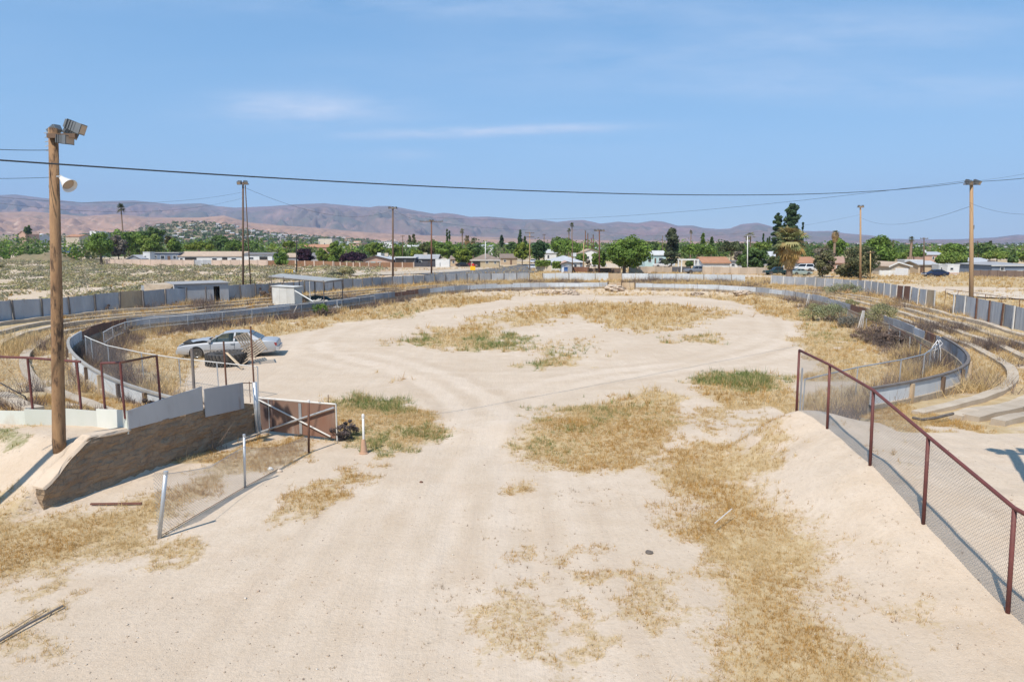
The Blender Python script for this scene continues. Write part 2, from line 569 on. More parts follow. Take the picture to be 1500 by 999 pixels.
DRY = [  # outline, strength, softness (m)
    (P((958, 668), (1012, 650), (1065, 690), (1120, 720), (1160, 762), (1200, 805), (1222, 850), (1215, 880), (1262, 940), (1330, 999), (1420, 1120), (1000, 1120), (1010, 999), (1032, 940), (1045, 880), (1030, 800), (1003, 740), (965, 700), z=.12), 1.0, .9),
    (P((768, 650), (785, 615), (830, 597), (880, 588), (960, 570), (1002, 585), (985, 640), (945, 682), (850, 690), (790, 682)), .95, .8),
    (P((-160, 745), (60, 752), (130, 748), (240, 722), (300, 690), (370, 650), (450, 636), (448, 668), (340, 700), (250, 765), (225, 790), (150, 815), (60, 845), (-160, 850)), .95, .7),
    (P((385, 768), (430, 752), (455, 712), (520, 685), (575, 664), (545, 700), (470, 748), (405, 775)), .85, .5),
    (P((470, 580), (560, 588), (640, 610), (660, 632), (605, 662), (545, 658), (480, 645)), 1.0, .6),
    (P((225, 830), (262, 792), (296, 790), (296, 822), (250, 832)), .55, .5),
    (P((735, 708), (770, 697), (812, 704), (780, 722), (738, 724)), .62, .3),
    (P((970, 655), (1060, 640), (1130, 690), (1105, 730), (1000, 700)), .8, .8),
    (P((760, 830), (900, 800), (1030, 860), (1030, 1000), (700, 1000), (720, 900)), .50, .9),
    (P((580, 502), (640, 480), (720, 474), (762, 492), (745, 512), (690, 514), (610, 506)), .88, 1.2),
    (P((690, 468), (790, 448), (880, 443), (1000, 447), (1078, 460), (1040, 468), (1000, 486), (930, 486), (890, 482), (840, 463), (770, 478)), .80, 1.6),
    (P((765, 537), (790, 524), (858, 520), (850, 538), (800, 542)), .8, .8),
    (P((760, 500), (860, 495), (880, 520), (780, 520)), .5, 1.2),
    (P((975, 503), (1010, 488), (1052, 490), (1045, 503)), .7, .8),
    (P((1015, 562), (1040, 546), (1110, 544), (1165, 560), (1172, 598), (1075, 600), (1030, 585)), 1.0, .7),
    (P((990, 600), (1075, 598), (1100, 620), (1010, 625)), .55, .6),
    (P((1000, 610), (1130, 600), (1160, 625), (1010, 650)), .45, .7),
    (P((1240, 560), (1400, 560), (1400, 610), (1290, 605), (1200, 600), z=.6), .75, .7),
    (P((1240, 640), (1300, 650), (1330, 700), (1280, 690), z=.9), .35, .6),
    (P((1290, 790), (1330, 790), (1330, 815), (1290, 815), z=.3), .45, .25),
    (P((1300, 880), (1400, 870), (1420, 920), (1310, 930), z=.2), .4, .4),
    (P((0, 860), (90, 850), (100, 880), (0, 925)), .5, .5),
    (P((0, 950), (70, 940), (70, 999), (0, 1020)), .45, .4),
    (P((560, 548), (600, 553), (600, 560), (560, 558)), .45, .5),
    (P((0, 625), (60, 640), (40, 660), (0, 655), z=1.1), .4, .3),
]
GREEN = [
    (P((515, 575), (590, 590), (580, 606), (505, 598)), .95, .9),
    (P((560, 625), (650, 622), (645, 640), (570, 655)), .62, .9),
    (P((535, 640), (600, 640), (600, 662), (535, 658)), .75, .7),
    (P((1020, 562), (1040, 546), (1110, 545), (1150, 558), (1105, 572)), 1.0, .9),
    (P((690, 492), (760, 486), (762, 510), (690, 512)), .7, 1.5),
    (P((605, 494), (632, 490), (630, 505), (600, 505)), .75, 1.2),
    (P((820, 508), (850, 508), (850, 524), (820, 524)), .55, 1.2),
    (P((770, 530), (800, 525), (810, 540), (770, 540)), .6, .8),
    (P((985, 490), (1030, 488), (1030, 500), (985, 500)), .4, 1.2),
    (P((800, 598), (900, 585), (930, 610), (800, 650)), .32, 1.4),
    (P((590, 450), (625, 455), (600, 470), (570, 460)), .35, 1.5),
    (P((1185, 470), (1225, 480), (1225, 500), (1190, 490)), .35, 1.5),
    (P((1275, 578), (1310, 580), (1300, 600), (1280, 598), z=.5), .7, .5),
    (P((12, 640), (40, 645), (40, 657), (12, 655), z=1.1), .8, .3),
]


def patch(x, y, plist, amp=0.55):
    n = fbm(x * .9, y * .9, 41, 4) - .5
    n2 = fbm(x * 3.1, y * 3.1, 47, 3) - .5
    out = np.zeros(x.shape)
    for poly, st, soft in plist:
        px_ = [p[0] for p in poly]; py_ = [p[1] for p in poly]
        box = (x > min(px_) - 3 * soft) & (x < max(px_) + 3 * soft) & (y > min(py_) - 3 * soft) & (y < max(py_) + 3 * soft)
        if not box.any():
            continue
        d = sdist(x[box], y[box], poly) / soft
        na = 1.25 - .65 * (st > .9)
        v = np.clip(.5 - .5 * d + n[box] * 1.7 * na + n2[box] * 1.1 * na, 0, 1) * st * sstep(2.6, .6, d)
        if st < .6:
            v = v * sstep(.40, .58, .5 + n2[box] + n[box] * .6) * 1.1
        out[box] = np.maximum(out[box], v)
    return out


def cover(x, y):
    """dry grass, green weeds, sage scrub, brown soil, each 0..1"""
    x = np.asarray(x, float); y = np.asarray(y, float)
    dry = patch(x, y, DRY); green = patch(x, y, GREEN)
    din = sdist(x, y, POLY_IN); dout = sdist(x, y, POLY_OUT)
    nb = fbm(x * .22, y * .22, 71, 4); nf = fbm(x * .8, y * .8, 73, 4)
    # ring of weeds inside the arena wall
    band = np.where(x < 0, 9.0, 6.5) + (nb - .5) * 5
    band = np.where(y < 31, np.minimum(band, np.where(x < 0, 8, 4.5)), band)
    band = band * np.where((y > 72), 1.15, 1)
    band = np.where((y < 42) & (x < 0), np.clip((-x - 11.5) * 1.2, .2, 9), band)
    ring = sstep(-band - .8, -band + 1.6, din) * (din < 0.3) * (np.hypot(x - 0, y - 20) > 9.0) * sstep(.28, .5, nf + .16) * (((x < -9) | (x > 10) | (y > 40)))
    dry = np.maximum(dry, ring * .80)
    brown = np.maximum(ring * sstep(-2.6, -.8, din) * .9, sstep(-3.6 - 2 * (nb - .5), -1.5, din) * (din < .3) * sstep(.36, .50, nf + .08) * (((x < -12) | (x > 11) | (y > 42))))
    brown = brown * (1 - .62 * sstep(70, 80, y))
    dry = dry * (1 - .5 * brown) * (1 - .45 * sstep(78, 86, y) * (din > -7))
    # terraces
    ter = (din > 0.2) & (dout < 1.5) & (y > 19) & ((x < -8) | (x > 11) | (y > 40))
    dry = np.where(ter, np.maximum(dry, sstep(.28, .52, nf + .1) * .80), dry)
    brown = np.where(ter, np.maximum(brown, sstep(.45, .65, nb) * .7), brown)
    # fields outside
    out = sstep(1.5, 4, dout) * (y > 26)
    left = sstep(8, -22, x - 0.02 * y)
    scrub = out * left * sstep(.36, .52, nb + .06 * np.sin(y * .11)) * sstep(420, 260, y) * sstep(-8, -26, x) * sstep(-.17, -.25, x / np.maximum(y, 1))
    dry = np.where(out > .2, np.maximum(dry * (1 - out), out * sstep(.26, .55, fbm(x * .05, y * .22, 79, 4) + .05) * .9 * (1 - .55 * left)), dry)
    brown = np.where(out > .2, out * sstep(.44, .62, nb) * .75 * left, brown)
    return dry, green, scrub, brown


# ------------------------------------------------------------------ ground: one sheet to the horizon
def axis(segs, lo, hi):
    out = [segs[0][0]]
    for a, b, st in segs:
        n = max(1, int(round((b - a) / st)))
        out += [a + (b - a) * (k + 1) / n for k in range(n)]
    st = segs[-1][2]
    while out[-1] < hi:
        st *= 1.22; out.append(out[-1] + st)
    pre = []; v = segs[0][0]; st = segs[0][2]
    while v > lo:
        st *= 1.22; v -= st; pre.append(v)
    return np.array(pre[::-1] + out)


gx = axis([(-46, -15, .42), (-15, 15, .17), (15, 48, .42)], -9500, 9500)
gy = axis([(3, 26, .17), (26, 62, .36), (62, 116, .5)], -1200, 10500)
GX, GY = np.meshgrid(gx, gy)
fx_, fy_ = GX.ravel(), GY.ravel()
GZ = height(fx_, fy_)
gv = np.stack([fx_, fy_, GZ], 1)
nx, ny = len(gx), len(gy)
ii = (np.arange(ny - 1)[:, None] * nx + np.arange(nx - 1)[None, :]).ravel()
gf = np.stack([ii, ii + 1, ii + nx + 1, ii + nx], 1)
cd, cg, cs, cb = cover(fx_, fy_); cg = np.maximum(cg, cs * .40)

gm, nt, bs = new_mat('bare_dirt')
pos = N(nt, 'ShaderNodeNewGeometry').outputs['Position']
att = N(nt, 'ShaderNodeAttribute'); att.attribute_name = 'tint'
sc_ = N(nt, 'ShaderNodeSeparateColor'); nt.links.new(att.outputs['Color'], sc_.inputs[0])
n_big = ramp(nt, noise(nt, pos, .16, 4, .55), .35, .68)
n_mid = ramp(nt, noise(nt, pos, 1.3, 6, .62), .34, .68)
n_fine = noise(nt, pos, 9, 6, .68)
n_peb = noise(nt, pos, 46, 3, .6)
wa = N(nt, 'ShaderNodeAttribute'); wa.attribute_name = 'wheel'
trk = ramp(nt, noise(nt, stretched(nt, pos, 2.6, .22, 1, R(7)), 1.0, 5, .6), .40, .66)
c0 = mixc(nt, n_big, (.535, .428, .322), (.640, .530, .420))
c0 = mixc(nt, mth(nt, 'MULTIPLY', n_mid, .60), c0, (.485, .380, .275))
blot = ramp(nt, noise(nt, pos, .55, 7, .68), .50, .70)
c0 = mixc(nt, mth(nt, 'MULTIPLY', blot, .42), c0, (.455, .330, .220))
c0 = mixc(nt, mth(nt, 'MULTIPLY', trk, .34), c0, (.510, .405, .305))
c0 = mixc(nt, mth(nt, 'MULTIPLY', ramp(nt, n_fine, .50, .78), .55), c0, (.400, .310, .225))
c0 = mixc(nt, mth(nt, 'MULTIPLY', ramp(nt, n_peb, .62, .74), .55), c0, (.320, .255, .190))
c0 = mixc(nt, mth(nt, 'MULTIPLY', ramp(nt, n_peb, .40, .28), .40), c0, (.74, .66, .56))
c0 = mixc(nt, mth(nt, 'MULTIPLY', ramp(nt, wa.outputs['Fac'], .2, 1.0), .24), c0, (.66, .555, .455))
c0 = mixc(nt, mth(nt, 'MULTIPLY', ramp(nt, wa.outputs['Fac'], -.1, -.9), .26), c0, (.415, .315, .225))
wig = mth(nt, 'MULTIPLY', mth(nt, 'SUBTRACT', n_fine, .5), 1.3)
fdry = ramp(nt, mth(nt, 'ADD', sc_.outputs[0], wig), .30, .72)
fgrn = ramp(nt, mth(nt, 'ADD', sc_.outputs[1], wig), .32, .75)
fsoil = ramp(nt, mth(nt, 'ADD', sc_.outputs[2], wig), .3, .9)
straw = mixc(nt, ramp(nt, noise(nt, pos, 2.2, 5, .6), .35, .65), (.375, .255, .110), (.500, .385, .215))
c1 = mixc(nt, mth(nt, 'MULTIPLY', fsoil, .75), c0, (.300, .195, .125))
c1 = mixc(nt, mth(nt, 'MULTIPLY', fdry, .80), c1, straw)
c1 = mixc(nt, mth(nt, 'MULTIPLY', fgrn, .65), c1, (.150, .170, .060))
nt.links.new(c1, bs.inputs['Base Color'])
bs.inputs['Roughness'].default_value = .95; bs.inputs['Specular IOR Level'].default_value = .15
b1 = N(nt, 'ShaderNodeBump'); b1.inputs['Strength'].default_value = .55; b1.inputs['Distance'].default_value = .05
hsum = mth(nt, 'ADD', n_fine, mth(nt, 'ADD', mth(nt, 'MULTIPLY', n_peb, .45), mth(nt, 'MULTIPLY', trk, .5)))
nt.links.new(hsum, b1.inputs['Height']); nt.links.new(b1.outputs[0], bs.inputs['Normal'])
ground = np_mesh('ground', gv, gf, gm, np.stack([cd, cg, cb], 1), smooth=True)
tag(ground, kind='structure')
# wheel tracks worn into the drive and round the arena: packed pale ruts with loose darker shoulders
TRACKS = [((560, 1150), (600, 990), (655, 820), (690, 700), (705, 640), (690, 590), (600, 540), (480, 505)), ((700, 1150), (705, 990), (712, 820), (722, 700), (735, 640), (760, 590), (860, 555), (1000, 535), (1100, 510), (1140, 480), (1100, 452)),
          ((430, 1120), (520, 900), (610, 760), (665, 680), (715, 610), (800, 565), (930, 545)), ((450, 520), (470, 488), (560, 466), (680, 450), (760, 441), (900, 436), (1060, 442), (1150, 460), (1180, 492), (1120, 520), (980, 540), (760, 552), (600, 545), (500, 530), (450, 515)),
          ((820, 1120), (800, 900), (790, 780), (770, 690), (735, 620), (650, 560)), ((330, 1100), (480, 860), (590, 720), (670, 650), (700, 600), (640, 556), (520, 520))]
wv = np.zeros(len(fx_))
nearm = (np.abs(fx_) < 40) & (fy_ > 2) & (fy_ < 90)
xn_, yn_ = fx_[nearm], fy_[nearm]; acc = np.zeros(len(xn_))
for ti, tr in enumerate(TRACKS):
    line = smooth_line([at(a, b, 0).to_2d() for a, b in tr], .8)
    d = np.full(len(xn_), 1e9); sgn = np.zeros(len(xn_))
    for a, b in zip(line, line[1:]):
        dx, dy = b.x - a.x, b.y - a.y; L = dx * dx + dy * dy
        t = np.clip(((xn_ - a.x) * dx + (yn_ - a.y) * dy) / L, 0, 1)
        ex = xn_ - a.x - t * dx; ey = yn_ - a.y - t * dy; q = np.hypot(ex, ey)
        d = np.minimum(d, q)
    br = .35 + .9 * fbm(xn_ * .25 + ti * 7, yn_ * .25, 301, 3)
    wd = .24 + .004 * yn_
    acc += br * (np.exp(-((d - .78) / wd) ** 2) - .75 * np.exp(-((d - .78 - 2.1 * wd) / (.7 * wd)) ** 2) - .45 * np.exp(-(d / (1.1 * wd)) ** 2))
wv[nearm] = acc
wat = ground.data.attributes.new('wheel', 'FLOAT', 'POINT'); wat.data.foreach_set('value', wv.astype(np.float32))

# ------------------------------------------------------------------ hills beyond the town
RIDGE = [(-900, 300), (-500, 285), (-260, 296), (-120, 280), (0, 287), (35, 285), (70, 289.5), (130, 297), (162, 295), (205, 294), (243, 297.5), (259, 299.5), (303, 298), (324, 302), (352, 304.5),
         (400, 302.5), (440, 299.5), (480, 298), (520, 302), (545, 304), (557, 302), (575, 302), (592, 305), (612, 309), (638, 313.5), (652, 312), (670, 314), (689, 318), (715, 317.5), (740, 319.5), (768, 322),
         (790, 322), (815, 325.5), (835, 323), (853, 322.5), (878, 327.8), (903, 325), (932, 327), (952, 323.5), (969, 325), (990, 331), (1011, 330.5), (1026, 334), (1049, 336), (1065, 335),
         (1082, 328.5), (1105, 326.5), (1122, 331), (1140, 336), (1184, 339), (1210, 338.5), (1232, 342), (1270, 345), (1300, 350), (1350, 351), (1400, 350.5), (1450, 348), (1480, 344), (1540, 346), (1700, 340), (2000, 350), (2400, 352)]
FOOT = [(-900, 322), (-300, 318), (0, 311), (60, 310), (130, 317), (180, 314), (230, 319), (300, 319), (335, 316), (370, 326), (420, 331), (470, 334), (520, 339), (600, 344), (700, 347), (800, 351), (950, 353), (1100, 354), (1300, 358), (1500, 359), (2400, 359)]
TOWNHILL = [(-900, 352), (0, 345), (130, 344), (190, 342), (225, 332), (262, 327), (300, 326), (330, 330), (380, 340), (430, 346), (500, 350), (560, 355), (700, 358), (2400, 359)]


def hill_sheet(name, prof, r0, r1, r2, mat, seed, rough, cols=900, rows=110):
    us = np.linspace(-1.45, 1.45, cols)
    pxs = us * 1000 + 750
    ys = np.interp(pxs, [p[0] for p in prof], [p[1] for p in prof])
    v = (499.5 - ys) / 1000
    tan_el = (-SP + v * CP) / (CP + v * SP)
    rr = np.concatenate([np.linspace(r0, r1, rows), np.linspace(r1, r2, 12)[1:]])
    A, Rr = np.meshgrid(us, rr)
    T = np.meshgrid(tan_el, rr)[0]
    ridge = CAM_H + T * r1
    t = np.clip((Rr - r0) / (r1 - r0), 0, 1)
    prof_t = t ** 1.25
    X = A * Rr; Y = Rr
    q = r1 * .055
    n = fbm(X / q, Y / (q * 1.6), seed, 5)
    rid = 1 - np.abs(2 * fbm(X / (q * .8) + 3 * n, Y / (q * 2.4), seed + 20, 4) - 1)
    n2 = fbm(X / (q * .22) + 2 * n, Y / (q * .5), seed + 40, 4)
    relief = ((rid - .6) * 1.1 + (n - .5) * .8 + (np.abs(2 * n2 - 1) - .35) * .42) * rough
    Z = ridge * (prof_t + relief * (t * (1 - t)) * 2.2)
    Z = np.where(t < 1, np.minimum(Z, T * Rr * (.80 + .185 * t) + CAM_H), Z)
    back = np.clip((Rr - r1) / (r2 - r1), 0, 1)
    Z = Z * (1 - back * .8)
    Z = np.maximum(Z, -0.8)
    Z[0] = -1.0
    vv = np.stack([X.ravel(), Y.ravel(), Z.ravel()], 1)
    m = len(rr)
    i = (np.arange(m - 1)[:, None] * cols + np.arange(cols - 1)[None, :]).ravel()
    o = np_mesh(name, vv, np.stack([i, i + 1, i + cols + 1, i + cols], 1), mat, smooth=True)
    return tag(o, kind='structure'), us, rr, Z


def hill_mat(name, a, b, c, scale, d=None):
    m, nt, bs = new_mat(name)
    pos = N(nt, 'ShaderNodeNewGeometry').outputs['Position']
    col = mixc(nt, ramp(nt, noise(nt, pos, scale, 7, .62), .36, .64), a, b)
    col = mixc(nt, ramp(nt, noise(nt, pos, scale * 3.3, 6, .65), .52, .72), col, c)
    if d is not None:
        col = mixc(nt, mth(nt, 'MULTIPLY', ramp(nt, noise(nt, pos, scale * 9, 5, .6), .60, .72), .7), col, d)
    nt.links.new(col, bs.inputs['Base Color']); bs.inputs['Roughness'].default_value = 1.0
    bs.inputs['Specular IOR Level'].default_value = 0.0
    return m


hill_sheet('distant_hills', RIDGE, 4200, 8200, 9600, hill_mat('far_hill', (.235, .150, .128), (.130, .128, .100), (.330, .215, .175), .0011), 101, .85)
hill_sheet('foothills', FOOT, 2300, 3900, 4600, hill_mat('foothill', (.400, .250, .170), (.300, .195, .145), (.200, .160, .120), .0026, (.55, .45, .36)), 131, .9)
_, TU, TR, TZ = hill_sheet('town_hill', TOWNHILL, 900, 1750, 2300, hill_mat('town_soil', (.300, .230, .160), (.200, .180, .110), (.36, .27, .19), .006), 151, .10, 300, 40)
# ------------------------------------------------------------------ materials
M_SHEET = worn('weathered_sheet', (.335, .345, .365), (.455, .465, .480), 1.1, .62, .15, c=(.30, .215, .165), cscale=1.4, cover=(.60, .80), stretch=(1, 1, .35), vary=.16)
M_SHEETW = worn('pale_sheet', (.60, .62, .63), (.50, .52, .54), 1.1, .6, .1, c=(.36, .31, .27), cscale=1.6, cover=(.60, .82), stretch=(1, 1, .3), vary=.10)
M_WALLIN = worn('arena_wall_board', (.31, .315, .33), (.42, .42, .43), .8, .7, c=(.27, .205, .16), cscale=.9, cover=(.52, .74), stretch=(1, 1, .4), vary=.36)
M_RUSTW = worn('rusted_sheet', (.250, .120, .075), (.165, .095, .070), 2.0, .85, c=(.40, .33, .28), cscale=2.0, cover=(.62, .80), stretch=(1, 1, .3))
M_PLY = worn('weathered_plywood', (.42, .30, .19), (.52, .41, .28), 1.2, .9, c=(.30, .24, .19), cscale=1.0, stretch=(1, 1, .4))
M_POSTW = worn('pale_post', (.62, .60, .57), (.50, .47, .43), 2.5, .7, c=(.30, .19, .13), cscale=3.0, cover=(.62, .76))
M_POSTD = worn('dark_post', (.135, .120, .115), (.20, .17, .15), 2.5, .8)
M_GALV = worn('galvanised_pipe', (.43, .45, .47), (.55, .56, .57), 3.0, .45, .55, c=(.30, .24, .20), cscale=3, cover=(.66, .8), bump=.05)
M_RAILW = worn('pale_pipe', (.66, .64, .60), (.54, .51, .47), 2.5, .6, .1, c=(.36, .26, .19), cscale=3.5, cover=(.64, .78), bump=.05)
M_RED = worn('red_oxide_pipe', (.150, .048, .042), (.105, .040, .036), 4.0, .6, c=(.20, .10, .08), cscale=5, cover=(.60, .78), bump=.1)
M_RUSTP = worn('rusty_pipe', (.170, .080, .050), (.110, .060, .045), 5.0, .85, c=(.30, .22, .18), cscale=6, cover=(.6, .75))
M_WIRE = flat('galvanised_wire', (.36, .37, .38), .45, .6)
M_CONC = worn('old_concrete', (.48, .40, .31), (.38, .305, .225), 1.3, .92, c=(.235, .205, .17), cscale=1.7, cover=(.58, .78), bump=.5, vary=.08)
M_CONCD = worn('stained_concrete', (.37, .31, .24), (.29, .24, .185), 1.5, .95, c=(.20, .165, .13), cscale=2.0, cover=(.55, .75), bump=.6)
M_WOODP = worn('pole_wood', (.34, .205, .105), (.205, .120, .066), 1.7, .9, c=(.075, .048, .032), cscale=1.6, cover=(.52, .62), stretch=(4, 4, 1.1), bump=.5, vary=.05)
M_WOODD = worn('dark_pole_wood', (.150, .098, .066), (.105, .072, .054), 1.5, .9, c=(.21, .15, .11), cscale=2.0, cover=(.55, .7), stretch=(3, 3, .25), bump=.4, vary=.15)
M_WOODL = worn('pale_pole_wood', (.430, .285, .165), (.355, .225, .125), 1.5, .9, c=(.26, .17, .11), cscale=2.0, cover=(.6, .75), stretch=(3, 3, .25), bump=.4, vary=.06)
M_LAMPG = flat('floodlight_housing', (.195, .205, .21), .5, .5)
M_LAMPW = flat('lamp_shade_enamel', (.70, .69, .66), .35)
M_LENS = flat('lamp_glass', (.42, .33, .25), .25)
M_BLACK = flat('black_rubber', (.022, .022, .024), .75)
M_CABLE = flat('cable_sheath', (.028, .034, .042), .7)
M_PALEC = flat('white_cord', (.70, .68, .66), .8)


def block_mat():
    """rough hand-laid block wall plastered with mud"""
    m, nt, bs = new_mat('rough_block')
    pos = N(nt, 'ShaderNodeTexCoord').outputs['Object']
    warp = noise(nt, pos, 2.4, 4, .6)
    cb_ = N(nt, 'ShaderNodeCombineXYZ')
    sp = N(nt, 'ShaderNodeSeparateXYZ'); nt.links.new(pos, sp.inputs[0])
    along = mth(nt, 'ADD', mth(nt, 'MULTIPLY', sp.outputs[0], .34), mth(nt, 'MULTIPLY', sp.outputs[1], .94))
    nt.links.new(mth(nt, 'ADD', along, mth(nt, 'MULTIPLY', warp, .5)), cb_.inputs[0])
    nt.links.new(mth(nt, 'ADD', sp.outputs[2], mth(nt, 'MULTIPLY', warp, .34)), cb_.inputs[1])
    br = N(nt, 'ShaderNodeTexBrick'); nt.links.new(cb_.outputs[0], br.inputs['Vector'])
    br.inputs['Scale'].default_value = 1.0; br.inputs['Brick Width'].default_value = .40; br.inputs['Row Height'].default_value = .135
    br.inputs['Mortar Size'].default_value = .022; br.inputs['Mortar Smooth'].default_value = .6
    br.inputs['Color1'].default_value = (.33, .235, .152, 1); br.inputs['Color2'].default_value = (.27, .19, .125, 1); br.inputs['Mortar'].default_value = (.25, .185, .13, 1)
    f = ramp(nt, noise(nt, pos, 3.2, 6, .65), .42, .66)
    col = mixc(nt, mth(nt, 'MULTIPLY', f, .85), br.outputs['Color'], (.37, .27, .18))
    col = mixc(nt, mth(nt, 'MULTIPLY', ramp(nt, noise(nt, pos, 1.1, 5, .6), .55, .75), .55), col, (.215, .15, .105))
    nt.links.new(col, bs.inputs['Base Color']); bs.inputs['Roughness'].default_value = .95; bs.inputs['Specular IOR Level'].default_value = .1
    bp = N(nt, 'ShaderNodeBump'); bp.inputs['Strength'].default_value = .9; bp.inputs['Distance'].default_value = .06
    hsum = mth(nt, 'ADD', mth(nt, 'MULTIPLY', br.outputs['Fac'], -.22), noise(nt, pos, 9, 6, .65))
    nt.links.new(hsum, bp.inputs['Height']); nt.links.new(bp.outputs[0], bs.inputs['Normal'])
    return m


M_BLOCK = block_mat()


# ------------------------------------------------------------------ chain link
def chain_link(mb, A, B, hA0, hA1, hB0, hB1, pitch=.075, r=.0021, sag=0.0):
    """diagonal wires in the upright panel between posts A and B (bottom / top heights at either end)"""
    A = Vector(A); B = Vector(B); L = (B - A).length
    hm = ((hA1 - hA0) + (hB1 - hB0)) / 2

    def pt(s, z):
        t = s / L; z0 = hA0 + (hB0 - hA0) * t; z1 = hA1 + (hB1 - hA1) * t
        zz = z0 + (z1 - z0) * z / hm - sag * math.sin(PI * t) * (z / hm) ** 2
        p = A.lerp(B, t)
        return Vector((p.x, p.y, zz))
    n = int((L + hm) / pitch)
    for sgn in (1, -1):
        for k in range(n + 1):
            s0 = k * pitch
            if sgn > 0:      # rises to the right, starts on the bottom or the left edge
                s_a = s0 - hm; z_a = 0.0
                if s_a < 0:
                    z_a = -s_a; s_a = 0
                s_b = s_a + (hm - z_a); z_b = hm
                if s_b > L:
                    z_b = z_a + L - s_a; s_b = L
            else:
                s_a = s0; z_a = 0.0
                if s_a > L:
                    z_a = s_a - L; s_a = L
                s_b = s_a - (hm - z_a); z_b = hm
                if s_b < 0:
                    z_b = z_a + s_a; s_b = 0
            if z_b - z_a < .03:
                continue
            mid = [pt(s_a + (s_b - s_a) * q, z_a + (z_b - z_a) * q) for q in ((0, 1) if sag == 0 else (0, .5, 1))]
            mb.tube(mid, r, 3, caps=False)


def sub(p, z):
    return Vector((p[0], p[1], z))


# ------------------------------------------------------------------ outer fence of sheets and posts
def sheet_run(name, label, pts, hts, group, post_mat, sheet_mat, odd=None, lean=.02, post_w=.10):
    """pts: plan points (arena on the right-hand side of travel); every sheet and post its own part"""
    c = pts[len(pts) // 2]
    root = thing(name, label, 'fence', (c[0], c[1], zof(c[0], c[1])), 0, group)
    for i in range(len(pts)):
        p = pts[i]
        a = pts[max(i - 1, 0)]; b = pts[min(i + 1, len(pts) - 1)]
        t = (b - a).normalized(); nrm = Vector((t.y, -t.x))
        z = zof(p.x, p.y); h = np.interp(i, [0, len(pts) // 2, len(pts) - 1], hts)
        if i % 2 == 0 or post_w > .09:
            tw = random.uniform(-.05, .05)
            q = MB()
            M = Matrix(((t.x, nrm.x, tw * t.x), (t.y, nrm.y, tw * t.y), (tw, 0, 1)))
            q.box((p.x + nrm.x * .09, p.y + nrm.y * .09, z + (h + .06) / 2 - .1), (post_w, .07, h + .2), M=M)
            pm = post_mat if not (odd and i in odd.get('posts', ())) else M_RUSTP
            q.obj('post', pm, root)
        if i < len(pts) - 1:
            e = pts[i + 1]; ze = zof(e.x, e.y)
            d1 = random.uniform(-.05, .03); d2 = random.uniform(-.05, .03)
            h2 = np.interp(i + 1, [0, len(pts) // 2, len(pts) - 1], hts)
            sm = sheet_mat
            if odd and i in odd.get('sheets', {}):
                sm = odd['sheets'][i]
            if sm is None:
                continue
            k = MB()
            u = (e - p).normalized(); n2 = Vector((u.y, -u.x)); g = .012 + random.random() * .02
            A = p + u * g; B = e - u * g
            la = random.uniform(-lean, lean); lb = random.uniform(-lean, lean)
            rows = []
            nc = 12
            for r_ in range(2):
                row = []
                for j in range(nc + 1):
                    f = j / nc
                    q2 = A.lerp(B, f)
                    zz = (z + (ze - z) * f) - .12 if r_ == 0 else (z + h + d1) * (1 - f) + (ze + h2 + d2) * f
                    off = .010 * math.sin(f * PI * 9 + i) + (la * (1 - f) + lb * f) * r_ + .02 * (i % 2)
                    row.append(Vector((q2.x + n2.x * off, q2.y + n2.y * off, zz)))
                rows.append(row)
            thick = [[Vector((v.x - n2.x * .02, v.y - n2.y * .02, v.z)) for v in r_] for r_ in rows]
            k.grid([rows[0], rows[1], thick[1], thick[0], rows[0]])
            k.obj('panel', sm, root)
    return root


def cut(line, px0, px1):
    """the part of a plan line seen between two columns of the photograph"""
    out = []
    for p in line:
        u = p.x / max(p.y, 1) * 1.0097 * 1000 + 750
        if px0 <= u <= px1 and p.y > 30:
            out.append(p)
    return out


OUT_LINE2 = OUT_LINE
gL_skip = lambda L: {i: None for i in range(len(L) - 1) if 252 < L[i].x / L[i].y * 1009.7 + 750 and L[i + 1].x / L[i + 1].y * 1009.7 + 750 < 338}
gL = cut(OUT_LINE, -80, 779); gB = cut(OUT_LINE, 787, 1110); gR = cut(OUT_LINE, 1121, 1384); gR2 = cut(OUT_LINE, 1396, 1720)
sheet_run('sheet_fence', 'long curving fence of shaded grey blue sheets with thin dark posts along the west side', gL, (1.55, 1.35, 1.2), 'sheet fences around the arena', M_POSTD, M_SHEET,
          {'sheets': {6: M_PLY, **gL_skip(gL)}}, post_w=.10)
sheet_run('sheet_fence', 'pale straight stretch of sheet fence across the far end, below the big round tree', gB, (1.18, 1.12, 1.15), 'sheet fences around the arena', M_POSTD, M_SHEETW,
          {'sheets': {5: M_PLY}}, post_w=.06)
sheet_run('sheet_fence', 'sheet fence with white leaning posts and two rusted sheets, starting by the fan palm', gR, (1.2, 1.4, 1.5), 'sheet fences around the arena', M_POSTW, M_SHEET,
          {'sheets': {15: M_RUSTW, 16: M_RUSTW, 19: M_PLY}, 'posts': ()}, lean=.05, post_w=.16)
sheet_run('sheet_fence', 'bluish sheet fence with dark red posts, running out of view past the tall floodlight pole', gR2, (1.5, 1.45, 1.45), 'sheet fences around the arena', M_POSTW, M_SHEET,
          {'posts': (2, 3, 4, 7)}, post_w=.15)

